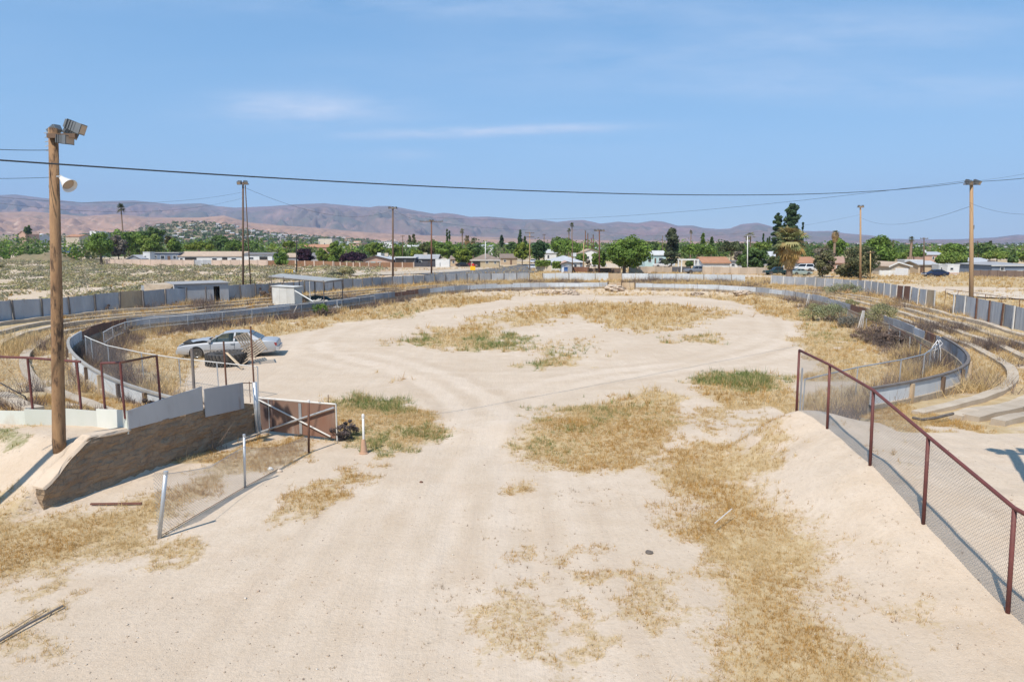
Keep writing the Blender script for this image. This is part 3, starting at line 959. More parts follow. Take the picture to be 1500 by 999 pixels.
# ------------------------------------------------------------------ arena wall: concrete foot, boards, cap, posts
def arena_wall(label, line, i_rust=(), white_until=-1, white_from=10 ** 9):
    c = line[len(line) // 2]
    root = thing('arena_wall', label, 'wall', (c.x, c.y, 0), 0, 'low walls round the dirt arena')
    outl = offset_line(line, 0.045)
    cap_in = offset_line(line, -.03); cap_out = offset_line(line, .10)
    f0 = offset_line(line, -.05); f1 = offset_line(line, .14)
    rows = [[], [], [], []]
    for a, b in zip(f0, f1):
        rows[0].append(Vector((a.x, a.y, -.3))); rows[1].append(Vector((a.x, a.y, .64))); rows[2].append(Vector((b.x, b.y, .64))); rows[3].append(Vector((b.x, b.y, -.3)))
    MB().grid(rows).obj('concrete_foot', M_CONCD, root)
    step = 2; FT = .64
    for i in range(0, len(line) - 1, step):
        seg = line[i:i + step + 1]; sego = outl[i:i + step + 1]
        if len(seg) < 2:
            continue
        z1 = WALL_Z - .06 + (random.uniform(-.015, .015) if seg[0].y < 40 else random.uniform(-.10, .03))
        r0 = [Vector((p.x, p.y, .64)) for p in seg]; r1 = [Vector((p.x, p.y, z1)) for p in seg]
        r2 = [Vector((p.x, p.y, z1)) for p in sego]; r3 = [Vector((p.x, p.y, .64)) for p in sego]
        rq = random.random()
        off_ = random.uniform(-.05, .02)
        r1 = [v + Vector((0, 0, random.uniform(-.02, .02))) for v in r1]
        mt = M_RUSTW if i in i_rust else (M_SHEETW if rq < .8 else M_SHEET) if seg[0].y > 80 else M_PLY if (white_until < i < white_from and rq < .05) else M_RUSTW if (white_until < i < white_from and rq < .13) else M_SHEET if (white_until < i < white_from and rq < .3) else (M_SHEETW if (i < white_until or i >= white_from) else M_WALLIN)  # far panels mostly pale: their sunlit brightness is put into the colour
        MB().grid([r0, r1, r2, r3, r0]).obj('panel', mt, root)
        p = outl[i]; t = (line[min(i + 1, len(line) - 1)] - line[max(i - 1, 0)]).normalized(); n2 = Vector((-t.y, t.x))
        q = MB().box((p.x + n2.x * .06, p.y + n2.y * .06, .77), (.14, .11, .80), math.atan2(t.y, t.x))
        q.obj('post', M_WOODD if (i // step) % 3 else M_PLY, root)
    rows = [[], [], [], [], []]
    for a, b in [(a, b) for a, b in zip(cap_in, cap_out) if a.y < 38]:
        for k, (q, z) in enumerate(((a, WALL_Z - .06), (a, WALL_Z + .02), (b, WALL_Z + .02), (b, WALL_Z - .06), (a, WALL_Z - .06))):
            rows[k].append(Vector((q.x, q.y, z)))
    MB().grid(rows).obj('cap_rail', M_POSTD if white_until < 0 else worn('weathered_cap', (.36, .335, .30), (.27, .25, .225), 2, .8), root)
    return root


def col_of(p):
    return p.x / p.y * 1.0097 * 1000 + 750


i0 = next(i for i, p in enumerate(IN_LINE) if col_of(p) > 886 and p.y > 70)
i1 = next(i for i, p in enumerate(IN_LINE) if col_of(p) > 922 and p.y > 70)
i_r = [i for i, p in enumerate(IN_LINE[:i0]) if 108 < col_of(p) < 172 and p.y > 38]
i_r = [i for i in i_r if i % 2 == 0]
arena_wall('low wall on the west side of the arena, white outside near the entrance and rusty at its bend', IN_LINE[2:i0 + 1], [i - 2 for i in i_r], 20)
arena_wall('low wall from the far plywood gate round the east bend, grey with a dark cap', IN_LINE[i1:], (), -1, len(IN_LINE) - i1 - 9)
ga, gb_ = IN_LINE[i0], IN_LINE[i1]
gp = thing('plywood_gate', 'tan plywood gate closing the gap in the low wall at the far end', 'gate', ((ga.x + gb_.x) / 2, (ga.y + gb_.y) / 2, 0))
for k in range(2):
    a = ga.lerp(gb_, .04 + k * .49); b = ga.lerp(gb_, .47 + k * .49)
    MB().prism([(a.x, a.y, .15), (b.x, b.y, .15), (b.x, b.y, 1.22), (a.x, a.y, 1.22)], (0, .04, 0)).obj('leaf', M_PLY, gp)
for k in (0, .5, 1):
    a = ga.lerp(gb_, k); MB().box((a.x, a.y - .06, .7), (.12, .09, 1.5)).obj('post', M_WOODD, gp)

# ------------------------------------------------------------------ concrete steps of the terraces
def terrace(label, line, off, z_up, wd=.40, hh=.30, mat=None):
    # even up the corners of the offset curve
    for _ in range(3):
        line = [line[0]] + [(line[i - 1] + line[i] * 2 + line[i + 1]) / 4 for i in range(1, len(line) - 1)] + [line[-1]]
    a = offset_line(line, 0); b = offset_line(line, wd)
    rows = [[] for _ in range(5)]
    for i, (p, q) in enumerate(zip(a, b)):
        z = float(height(np.array([(p.x + q.x) / 2]), np.array([(p.y + q.y) / 2]))[0]) + z_up + .20 * (fbm(np.array([p.x * .35 + off]), np.array([p.y * .35]), 3, 3)[0] - .5)
        z += .07 * (vnoise(np.floor(i / 3.0) * 1.7 + off, 0.5, 9) - .5)
        for k, (v, zz) in enumerate(((p, z - hh), (p, z), (q, z), (q, z - hh), (p, z - hh))):
            rows[k].append(Vector((v.x, v.y, zz)))
    c = line[len(line) // 2]
    o = MB().grid(rows)
    n = len(a)
    e = [0, n - 1]
    for k in e:
        o.add([rows[0][k], rows[1][k], rows[2][k], rows[3][k]], [(0, 1, 2, 3)])
    ob = o.obj('concrete_step', mat or M_CONC)
    return tag(ob, label, 'step', 'concrete steps of the terraces')


half = len(IN_LINE) // 2
LEFT_L = [p for p in IN_LINE[:i0]]
RIGHT_L = [p for p in IN_LINE[i1:]]


def uncurl(line, base, off):
    """drop points of an offset curve that came closer than the offset"""
    bx = [(p.x, p.y) for p in base]
    keep = []
    for p in line:
        d = min((p.x - x) ** 2 + (p.y - y) ** 2 for x, y in bx) ** .5
        if d > abs(off) * .93:
            keep.append(p)
    return resample(keep, 1.0)


LBL = ['first concrete step up from the low wall', 'second concrete step up from the low wall', 'third concrete step up from the low wall', 'uppermost concrete step, just inside the sheet fence']
for k, (off, zu) in enumerate(((1.7, .18), (3.4, .20), (5.1, .20), (6.9, .20))):
    l1 = uncurl(offset_line(LEFT_L, off), LEFT_L, off)
    l1 = [p for p in l1 if not (p.y < 19.4 + .25 * k and p.x > -14) and p.y > 18.9]
    terrace(LBL[k] + ' on the west terraces', l1, off, zu)
    off2 = (1.5, 2.7, 3.9, 5.3)[k]
    l2 = uncurl(offset_line(RIGHT_L, off2), RIGHT_L, off2)
    l2 = [p for p in l2 if p.y > 19.6 and not (p.y < 30 and p.x < 12.4 + .5 * k)]
    terrace(LBL[k] + ' on the east terraces', l2, off2, zu - .02, hh=.30 + .1 * (k > 1))
# last course on the near east side: a taller face
l3 = [at(1436, 602, 1.15).to_2d(), at(1500, 586, 1.15).to_2d(), at(1570, 560, 1.15).to_2d(), at(1600, 535, 1.1).to_2d()]
l3 = smooth_line(l3[::-1], 1.0)[::-1]
terrace('tall stained concrete kerb at the near end of the east terraces', l3, 0, .22, .5, .62, M_CONC)

# ------------------------------------------------------------------ pipe rail fence inside the wall
def pipe_fence(label, posts, mid=False, mesh=True, top_mat=None, r=.026):
    """posts: (x, y, top z); rail from top to top"""
    top_mat = top_mat or M_RAILW
    c = posts[len(posts) // 2]
    root = thing('pipe_fence', label, 'fence', (c[0], c[1], 0), 0, 'pipe fences inside the arena')
    for p in posts:
        lean = random.uniform(-.04, .04)
        MB().tube([(p[0], p[1], zof(p[0], p[1]) - .2), (p[0] + lean, p[1], p[2])], r, 7).obj('post', M_GALV, root)
    MB().tube([Vector(p) for p in posts], r * .95, 7).obj('top_rail', top_mat, root)
    if mid:
        MB().tube([Vector((p[0], p[1], p[2] - .62)) for p in posts], r * .8, 6).obj('mid_rail', top_mat, root)
    if mesh:
        m = MB()
        for a, b in zip(posts, posts[1:]):
            za, zb = zof(a[0], a[1]), zof(b[0], b[1])
            chain_link(m, (a[0], a[1], 0), (b[0], b[1], 0), za + .02, a[2], zb + .02, b[2], pitch=.16, r=.0024)
        m.obj('chain_link', M_WIRE, root)
    return root


z13 = 1.32
pp = [tuple(at(x, y, z13)) for x, y in ((376, 537), (318, 531), (262, 525), (208, 517), (157, 506), (134, 497), (124, 492))]
pp += []
pipe_fence('pale pipe rail fence curving round the southwest bend, in front of the parked sedan', pp, mesh=True)
l_in = offset_line(IN_LINE, -1.3)
seg = [p for p in l_in[:i0] if p.y > 39.5 and col_of(p) > 132]
seg = resample(seg, 2.7)
seg_a = [p for p in seg if col_of(p) < 556]
pipe_fence('galvanised pipe fence with a middle rail along the shaded west wall', [(p.x, p.y, 1.18) for p in seg_a], mid=True, mesh=True)
seg_b = [p for p in seg if col_of(p) >= 556] + resample([p for p in l_in[i0:] if p.y > 66], 3.0)
root = thing('stake_fence', 'row of thin dark stakes and wire along the far wall', 'fence', (seg_b[len(seg_b) // 2].x, seg_b[len(seg_b) // 2].y, 0))
tops = []
for p in seg_b:
    a = random.uniform(-.18, .18); hgt = random.uniform(.9, 1.35); z0 = zof(p.x, p.y)
    tops.append(Vector((p.x + a * .7, p.y, z0 + hgt * .85)))
    MB().tube([(p.x, p.y, z0 - .1), (p.x + a, p.y, z0 + hgt)], .022, 5).obj('post', M_POSTD, root)
MB().tube(tops, .005, 4).obj('wire', M_WIRE, root)
rp = [tuple(at(x, y, 1.3)) for x, y in ((1178, 556), (1256, 538), (1320, 527), (1354, 519), (1376, 503))]
pipe_fence('short grey pipe fence ending at the cord tangle in the east bend', rp, mesh=True, top_mat=M_GALV)
seg_c = resample([p for p in l_in[i1:] if p.y < 64 and p.y > 33 and p.x > 12], 2.8)
pipe_fence('dark leaning rail fence among the bushes along the east wall', [(p.x + random.uniform(-.1, .1), p.y, random.uniform(.85, 1.15)) for p in seg_c], mesh=False, top_mat=M_RUSTP)
# white cord looped on the west fence and the knot of cords and slats on the east one
def cord(label, pts, r=.02, mat=None, name='cord'):
    o = MB().tube(pts, r, 6).obj(name, mat or M_PALEC, smooth=True)
    return tag(o, label, 'cord')


D0 = at(232, 483, 0).y - .3
cord('white cord hanging in a loop from the west fence', [atY(205, 465, D0), atY(209, 469, D0), atY(214, 473, D0), atY(218, 473.5, D0), atY(222, 469, D0), atY(226, 462.5, D0), atY(228, 464, D0)], .035)
Dk = rp[-1][1] + .1
tg = thing('cord_tangle', 'tangle of white cords and tall slats tied to the fence inside the east bend', 'cords', tuple(sub(at(1372, 548, 0), 0)))
for pts in (((1374, 498), (1366, 508), (1362, 522), (1366, 531)), ((1375, 499), (1378, 515), (1377, 534), (1379, 540)), ((1376, 498), (1381, 503), (1372, 512), (1358, 516)), ((1372, 503), (1368, 520), (1372, 533))):
    MB().tube([atY(x, y, Dk) for x, y in pts], .022, 5).obj('strand', M_PALEC, tg, smooth=True)
for x0, x1 in ((1369, 1373), (1376, 1376), (1379, 1376)):
    MB().tube([atY(x0, 545, Dk + .1), atY(x1, 500, Dk + .1)], .04, 5).obj('slat', M_POSTD, tg)
for (bx, by, tx, ty, lb) in ((1256, 485, 1266, 455, 'tall pair of pale weathered slats leaning together amid the grey green bushes'), (1180, 452, 1187, 430, 'short pale slat leaning at the left end of the bushes')):
    b0 = at(bx, by, 0); d = b0.y
    t = thing('weathered_prop', lb, 'prop', tuple(b0))
    for k in range(3 if bx > 1200 else 2):
        a = atY(bx + 3.5 * k, by, d + .1 * k); b = atY(tx - 2 + 1.2 * k, ty, d)
        v = (b - a)
        MB().prism([a + Vector((-.035, 0, 0)), a + Vector((.035, 0, 0)), b + Vector((.03, 0, 0)), b + Vector((-.03, 0, 0))], (0, .03, 0)).obj('slat', M_POSTW, t)

# ------------------------------------------------------------------ left retaining wall
def wall_pt(px, py):
    return on_line(px, py, WA, WB)


tp = [wall_pt(66, 716), wall_pt(98, 678), wall_pt(131, 641), wall_pt(187, 630), wall_pt(240, 614), wall_pt(297, 599), wall_pt(350, 590.5), wall_pt(376, 592)]
rw = thing('retaining_wall', 'rough brown block retaining wall with a sloping end, left of the entrance drive', 'wall', (WA.x, WA.y, 0))
NV = Vector((WN.x, WN.y, 0))
P0 = Vector((WA.x, WA.y, 0)); Dv = Vector((WD.x, WD.y, 0))
# fine grid face so that the stones stand out in relief
tops_s = [((p - P0).dot(Dv), p.z) for p in tp]
LEN = (WB - WA).length
ns, nz = 110, 22
rowsF = []
for j in range(nz + 1):
    row = []
    for i in range(ns + 1):
        s = LEN * i / ns
        zt = float(np.interp(s, [a for a, b in tops_s], [b for a, b in tops_s]))
        z = -.15 + (zt + .15) * j / nz
        rel = (fbm(np.array([s * 2.2]), np.array([z * 5.0]), 61, 4)[0] - .5) * .20
        course = .025 * math.sin(z * 2 * PI / .2) if True else 0
        row.append(P0 + Dv * s + NV * (rel + course * .15 - .02) + Vector((0, 0, z)))
    rowsF.append(row)
mbw = MB().grid(rowsF)
back = [[v - NV * .28 + Vector((0, 0, 0)) for v in rowsF[-1]], [v - NV * .28 - Vector((0, 0, v.z + .15)) for v in rowsF[-1]]]
mbw.grid([rowsF[-1], back[0], back[1]])
for e in (0, ns):
    mbw.add([r[e] for r in rowsF] + [back[0][e], back[1][e]], [tuple(range(nz + 3))])
mbw.obj('block_face', M_BLOCK, rw)
cp = [[], [], [], [], []]
for s in np.linspace(0, float(np.interp(0, [0], [1]) * tops_s[3][0] + .1), 14):
    zt = float(np.interp(s, [a for a, b in tops_s], [b for a, b in tops_s]))
    b = P0 + Dv * s
    wob = (vnoise(s * 2.8, 1.0, 4) - .5) * .16
    for k, (o, dz) in enumerate(((.015 + wob * .5, -.03), (-.04 + wob, .04), (-.30 - wob, .05), (-.34, -.3), (.015 + wob * .5, -.03))):
        cp[k].append(b + NV * o + Vector((0, 0, zt + dz)))
o = MB().grid(cp)
for e in (0, 13):
    o.add([cp[k][e] for k in range(4)], [(0, 1, 2, 3)])
o.obj('coping', worn('mud_coping', (.53, .425, .325), (.46, .36, .265), 1.5, .95, bump=.6, c=(.33, .26, .19), cscale=2.2, cover=(.6, .78)), rw, smooth=False)

# ------------------------------------------------------------------ sheet barrier on the bank, with red pipes and mesh
P187 = wall_pt(187, 628); P297 = wall_pt(297, 599); P355 = wall_pt(355, 590)
sb = thing('sheet_barrier', 'low barrier of pale sheets with red pipe rails and mesh above the retaining wall', 'barrier', tuple(sub(P187, 1.2)))
A0 = at(-60, 629, 1.15); A1 = sub(P187, P187.z)


def sheet_quad(a, b, a0, a1, b0, b1, mat, th=.03, name='panel'):
    n = Vector((b.y - a.y, a.x - b.x, 0)).normalized()
    MB().prism([(a.x, a.y, a0), (b.x, b.y, b0), (b.x, b.y, b1), (a.x, a.y, a1)], n * -th).obj(name, mat, sb)


def zc(px, py, p):
    return atY(px, py, p.y).z


M_PALEG = worn('pale_green_sheet', (.53, .55, .48), (.60, .60, .56), 1.0, .75, c=(.43, .36, .28), cscale=1.2, cover=(.58, .8), stretch=(1, 1, .4))
K = [A0, at(38, 628, 1.15), at(95, 627, 1.17), at(143, 628, 1.2), A1]
for k in range(4):
    a, b = K[k], K[k + 1]
    sheet_quad(a, b, a.z - .15, a.z + .56, b.z - .15, b.z + .50, M_PALEG)
PN = P187 + Dv * .02
sheet_quad(PN + NV * .02, P297 + NV * .02, P187.z - .02, zc(187, 602, P187), P297.z - .03, zc(297, 566, P297), worn('dull_sheet', (.44, .43, .42), (.52, .51, .50), 1.2, .7, .1, c=(.32, .25, .20), cscale=1.6, cover=(.58, .8), stretch=(1, 1, .3)))
Pa = P297 + Dv * .03 + NV * .07; Pb = P355 + NV * .07
sheet_quad(Pa, Pb, zc(297, 611, P297), zc(297, 570, P297), zc(355, 598, P355), zc(354, 560, P355), worn('rust_streaked_sheet', (.40, .39, .39), (.48, .47, .46), 1.4, .7, .1, c=(.27, .16, .10), cscale=1.6, cover=(.55, .72), stretch=(1, 1, .2)))
# pipes
def up(px, py0, py1, base, mat=M_RED, r=.032, name='post'):
    z0 = atY(px, py0, base.y).z; z1 = atY(px, py1, base.y).z
    MB().tube([(base.x, base.y, z0 - .15), (base.x + random.uniform(-.015, .015), base.y, z1)], r, 8).obj(name, mat, sb)
    return Vector((base.x, base.y, z1))


back_ = Vector((0, .10, 0))
q47 = up(47, 592, 524, at(47, 628, 1.16) + back_); q118 = up(118, 598, 530, at(118, 627, 1.18) + back_)
q153 = up(153, 602, 532, at(153, 628, 1.2) + back_); q184 = up(184, 605, 531, P187 - NV * .06)
q240 = up(240, 585, 521, wall_pt(240, 614) - NV * .08)
q288 = up(287, 572, 510, wall_pt(288, 600) - NV * .05, M_POSTD, .045)
q335 = up(335, 562, 500, wall_pt(335, 592) - NV * .05, M_RUSTP, .03)
lft = at(-60, 628, 1.15) + back_; lft.z = q47.z + .06
MB().tube([lft, q47, q118 + Vector((.1, 0, 0))], .034, 8).obj('top_rail', M_RED, sb)
MB().tube([q153, q184], .03, 8).obj('top_rail', M_RED, sb)
MB().tube([q184, q240], .03, 8).obj('top_rail', M_RUSTP, sb)
mm = MB()
for a, b in ((lft, q47), (q47, q118), (q153, q184), (q184, q240)):
    if a is q153:
        mm.obj('chain_link', M_WIRE, sb); mm = MB()
    za = zof(a.x, a.y); zb = zof(b.x, b.y)
    low = .62 if a is not q153 else .1
    chain_link(mm, (a.x, a.y, 0), (b.x, b.y, 0), a.z - .95, a.z, b.z - .95, b.z, pitch=.085, r=.0018)
mm.obj('chain_link', M_WIRE, sb)
# fallen mesh lying on the step behind, at the left edge
fm = thing('fallen_mesh', 'piece of dark fallen chain link heaped behind the pale sheets at the left edge', 'mesh', tuple(at(20, 590, 1.3)))
m2 = MB()
fa, fb = at(-30, 588, 1.25), at(38, 590, 1.25)
chain_link(m2, (fa.x, fa.y, 0), (fb.x, fb.y, 0), 1.2, 1.85, 1.15, 1.45, pitch=.085, r=.0045)
m2.obj('mesh', M_BLACK, fm)
MB().tube([fa + Vector((0, 0, .6)), fa.lerp(fb, .5) + Vector((0, 0, .62)), fb + Vector((0, 0, .2)), fb + Vector((.1, 0, -.1))], .02, 5).obj('edge_wire', M_BLACK, fm)

# small end gate frame beside the last sheet, and the gate post
hp = wall_pt(377, 632); hp = Vector((at(377, 633, 0).x, at(377, 633, 0).y, 0))
gs = thing('gate_post', 'galvanised gate post topped by a thin rusty pipe at the block wall end', 'post', tuple(hp))
zt_ = atY(377, 560, hp.y).z
MB().tube([(hp.x, hp.y, -.2), (hp.x, hp.y, zt_)], .075, 12).obj('pipe', M_GALV, gs, smooth=True)
MB().tube([(hp.x - .03, hp.y, zt_ - .05), (hp.x - .04, hp.y, atY(374, 478, hp.y).z)], .028, 7).obj('upper_pipe', M_RUSTP, gs)
k1 = Vector((wall_pt(357, 590).x, wall_pt(357, 590).y, 0)); zz1 = atY(357, 561, k1.y).z; zz0 = atY(357, 590, k1.y).z
fr = MB().tube([(k1.x, k1.y, zz1), (hp.x - .07, hp.y, zt_ - .03)], .016, 6)
km = k1.lerp(Vector((hp.x, hp.y, 0)), .55)
fr.tube([(km.x, km.y, zz0 - .05), (km.x, km.y, zz1)], .013, 6)
fr.obj('short_rail', M_RUSTP, gs)

# ------------------------------------------------------------------ rusty sheet gate
g0 = at(381, 634, 0); g1 = at(494, 647, 0)
gt = thing('rusty_gate', 'low rusty sheet gate with a pale cross brace, standing open beside the drive', 'gate', tuple(g0))
GZ0 = .10; gzA = atY(382, 582.5, g0.y).z; gzB = atY(494, 592, g1.y).z
gd = (g1 - g0); gd.z = 0; GL = gd.length; gu = gd.normalized(); gn = Vector((gu.y, -gu.x, 0))


def gpt(s, z, off=0.0):
    p = g0 + gu * s + gn * off
    return Vector((p.x, p.y, z))


cuts = [.05, .62, 1.75, 1.92, GL - .05]
cuts = [.05, GL * .19, GL * .56, GL - .05]
for a, b in zip(cuts, cuts[1:]):
    ga_ = gzA + (gzB - gzA) * a / GL - .04; gb2 = gzA + (gzB - gzA) * b / GL - .04
    MB().prism([gpt(a + .005, GZ0), gpt(b - .005, GZ0), gpt(b - .005, gb2), gpt(a + .005, ga_)], gn * -.015).obj('rusty_panel', worn('gate_rust_' + ('a', 'b', 'c')[cuts.index(a)], ((.10, .065, .06), (.19, .115, .085), (.195, .085, .052))[cuts.index(a)], (.20, .125, .09), 2.2, .85, c=(.38, .335, .29), cscale=1.5, cover=(.60, .80), stretch=(1, 1, .25)), gt)
MB().prism([gpt(GL * .53, GZ0 + .03, .012), gpt(GL * .565, GZ0 + .03, .012), gpt(GL * .565, gzA - .05, .012), gpt(GL * .53, gzA - .05, .012)], gn * .008).obj('pale_strip', M_GALV, gt)
for s, z1 in ((.02, gzA), (GL, gzB)):
    MB().tube([gpt(s, .04), gpt(s, z1)], .026, 8).obj('upright', M_RAILW if s > 1 else M_GALV, gt)
MB().tube([gpt(.42, .1, .02), gpt(.42, gzA - .03, .02)], .016, 7).obj('upright', M_GALV, gt)
MB().tube([gpt(.02, gzA), gpt(GL, gzB)], .026, 8).obj('top_rail', M_RAILW, gt)
MB().tube([gpt(.05, gzA - .06, .045), gpt(GL * .93, .16, .045)], .028, 8).obj('brace', M_RAILW, gt)
MB().tube([gpt(.12, .07, .075), gpt(GL - .03, gzB - .10, .075)], .032, 8).obj('brace', M_GALV, gt)
pe = gpt(GL * .88, gzB - .05, -.12)
MB().tube([pe, pe + Vector((0, 0, .3))], .012, 6).obj('latch_rod', M_RUSTP, gt)

# ------------------------------------------------------------------ sagging chain link fence beside the drive
f1 = at(231, 787, 0); f2 = at(358.5, 714, 0); f3 = at(452, 662, 0)
cf = thing('chain_link_fence', 'sagging chain link fence on leaning galvanised posts in the dry grass left of the drive', 'fence', tuple(f2))
T1 = atY(243, 691, f1.y - .05); T2 = atY(357.5, 637, f2.y); T3 = atY(452, 587, f3.y)
for a, t, r_, mt in ((f1, T1, .042, M_GALV), (f2, T2, .032, M_GALV), (f3, T3, .036, M_RUSTP)):
    MB().tube([a - Vector((0, 0, .2)), t], r_, 10).obj('post', mt, cf, smooth=True)
    MB().lathe([(.0, .03), (r_ * 1.15, .015), (r_ * 1.15, -.05), (r_ * .9, -.05)], 10, c=t).obj('cap', M_GALV if mt is M_GALV else M_PALEC, cf)
m3 = MB(); chain_link(m3, (f1.x, f1.y, 0), (f2.x, f2.y, 0), .03, T1.z - .04, .03, T2.z - .3, pitch=.075, r=.003, sag=.22)
m3.obj('chain_link', M_WIRE, cf)
m3 = MB()
chain_link(m3, (f2.x, f2.y, 0), (f3.x, f3.y, 0), .03, T2.z - .3, .03, .55, pitch=.075, r=.003, sag=.18)
m3.obj('chain_link', M_WIRE, cf)
MB().tube([T1 - Vector((0, 0, .05)), (T1 + T2) / 2 - Vector((0, 0, .38)), T2 - Vector((0, 0, .3))], .006, 5).obj('top_wire', M_WIRE, cf)
MB().tube([f1 + Vector((.05, 0, .03)), f1.lerp(f2, .5) + Vector((.04, 0, .03)), f2 + Vector((.02, 0, .03)), f2.lerp(f3, .45) + Vector((.05, 0, .03))], .008, 6).obj('bottom_bar', M_RUSTP, cf)

# ------------------------------------------------------------------ pipe fence on the right
rf = thing('red_pipe_fence', 'dark red pipe fence with chain link running down the bank on the right', 'fence', tuple(RFENCE[2]))
tops_px = [(1481, 746), (1357, 641), (1277, 573), (1214, 535.5), (1170, 514)]
RT = []
for b, (x, y) in zip(RFENCE, tops_px):
    t = atY(x, y, b.y); t.x = b.x + (t.x - b.x) * .6
    RT.append(t)
ext_b = RFENCE[0] + (RFENCE[0] - RFENCE[1]); ext_b.z = zof(ext_b.x, ext_b.y); ext_t = Vector((ext_b.x, ext_b.y, RT[0].z - .05))
ext_b2 = ext_b + (RFENCE[0] - RFENCE[1]); ext_t2 = Vector((ext_b2.x, ext_b2.y, ext_t.z - .05)); ext_b2.z = zof(ext_b2.x, ext_b2.y)
BB = [ext_b2, ext_b] + RFENCE; TT = [ext_t2, ext_t] + RT
for b, t in zip(BB, TT):
    MB().tube([b - Vector((0, 0, .3)), t], .036, 10).obj('post', M_RED, rf, smooth=True)
MB().tube([t + Vector((0, 0, .02)) for t in TT], .036, 10).obj('top_rail', M_RED, rf, smooth=True)
m4 = MB()
for i in range(len(BB) - 1):
    a, b = BB[i], BB[i + 1]
    chain_link(m4, (a.x + .03, a.y, 0), (b.x + .03, b.y, 0), a.z - .0, TT[i].z - .03, b.z - .0, TT[i + 1].z - .03, pitch=.072, r=.0025)
m4.obj('chain_link', M_WIRE, rf)
sp_ = at(1178, 585, .4)
MB().tube([(RFENCE[-1].x + .14, RFENCE[-1].y + .1, .4), (RFENCE[-1].x + .14, RFENCE[-1].y + .1, atY(1178, 540, RFENCE[-1].y).z)], .028, 8).obj('gate_pin_post', M_GALV, rf)

# ------------------------------------------------------------------ floodlight poles
def flood(mb_parent, c, yaw, tilt, s=1.0):
    """rectangular floodlight: box body narrowing backward, lens, fins"""
    Mr = Matrix.Rotation(yaw, 3, 'Z') @ Matrix.Rotation(tilt, 3, 'Y')      # +X is the way it faces
    c = Vector(c)

    def T(x, y, z):
        return Mr @ Vector((x * s, y * s, z * s)) + c
    b = MB()
    f = [T(.26, -.20, -.16), T(.26, .20, -.16), T(.26, .20, .16), T(.26, -.20, .16)]
    g = [T(-.22, -.15, -.12), T(-.22, .15, -.12), T(-.22, .15, .12), T(-.22, -.15, .12)]
    b.add(f + g, [(0, 1, 2, 3), (7, 6, 5, 4), (0, 4, 5, 1), (1, 5, 6, 2), (2, 6, 7, 3), (3, 7, 4, 0)])
    for k in range(4):
        x = -.16 + k * .08
        b.add([T(x, -.19, -.15), T(x, .19, -.15), T(x, .19, .15), T(x, -.19, .15), T(x + .015, -.19, -.15), T(x + .015, .19, -.15), T(x + .015, .19, .15), T(x + .015, -.19, .15)],
              [(0, 1, 2, 3), (7, 6, 5, 4), (0, 4, 5, 1), (1, 5, 6, 2), (2, 6, 7, 3), (3, 7, 4, 0)])
    o = b.obj('floodlight', M_LAMPG, mb_parent)
    b2 = MB()
    b2.add([T(.268, -.17, -.13), T(.268, .17, -.13), T(.268, .17, .13), T(.268, -.17, .13)], [(0, 1, 2, 3)])
    b2.obj('lens', M_LENS, o)
    return o


def obj_parent_fix():
    pass


# left pole, near
pb = at(88, 661, 1.1); pz = zof(pb.x, pb.y)
lp = thing('floodlight_pole', 'tall brown wooden pole at left with grey floodlights and a white bell lamp', 'pole', (pb.x, pb.y, pz))
ptop = atY(78, 188, pb.y)
MB().tube([(pb.x, pb.y, pz - .3), (pb.x, pb.y, pz + .2), (pb.x + (ptop.x - pb.x) * .5, pb.y, (pz + ptop.z) / 2), (ptop.x, pb.y, ptop.z)], [.158, .150, .125, .098], 20).obj('shaft', M_WOODP, lp, smooth=True)
ar = ptop - Vector((0, 0, .28))
MB().box(ar + Vector((.28, -.15, .08)), (.66, .08, .10)).obj('crossarm', M_WOODD, lp)
flood(lp, ptop + Vector((.52, -.05, .03)), R(8), R(22), .78)
flood(lp, ptop + Vector((.26, .22, -.05)), R(35), R(25), .68)
flood(lp, ptop + Vector((.30, -.12, -.28)), R(-12), R(6), .64)
flood(lp, ptop + Vector((-.12, .25, .0)), R(160), R(30), .55)
lamp_c = atY(92, 263, pb.y); MB().tube([(ptop.x, pb.y - .05, lamp_c.z + .06), lamp_c + Vector((-.02, 0, .06))], .022, 7).obj('lamp_arm', M_GALV, lp)
dirv = Vector((.62, -.25, -.48)).normalized(); Mq = dirv.to_track_quat('Z', 'Y').to_matrix()
prof = [(.045, -.12), (.06, -.02), (.11, .12), (.165, .26), (.175, .28), (.165, .275), (.10, .13), (.05, .02), (.0, .0)]
MB().lathe(prof, 20, Mq, lamp_c).obj('bell_lamp', M_LAMPW, lp, smooth=True)
MB().lathe([(.0, .20), (.13, .205), (.13, .21), (0, .215)], 16, Mq, lamp_c).obj('lamp_lens', M_LENS, lp)
cz = lamp_c.z; xq = ptop.x + .01
MB().tube([(xq - .10, pb.y, cz + .05), (xq - .19, pb.y, cz - .02), (xq - .22, pb.y, cz - .18), (xq - .19, pb.y, cz - .32), (xq - .10, pb.y, cz - .36)], .022, 8).obj('conduit_loop', M_CABLE, lp, smooth=True)
for k in range(5):
    MB().tube([(ptop.x - .08, pb.y - .05, ptop.z - .1 - .1 * k), (ptop.x - .19, pb.y - .05, ptop.z - .12 - .1 * k)], .012, 5).obj('peg', M_GALV, lp)


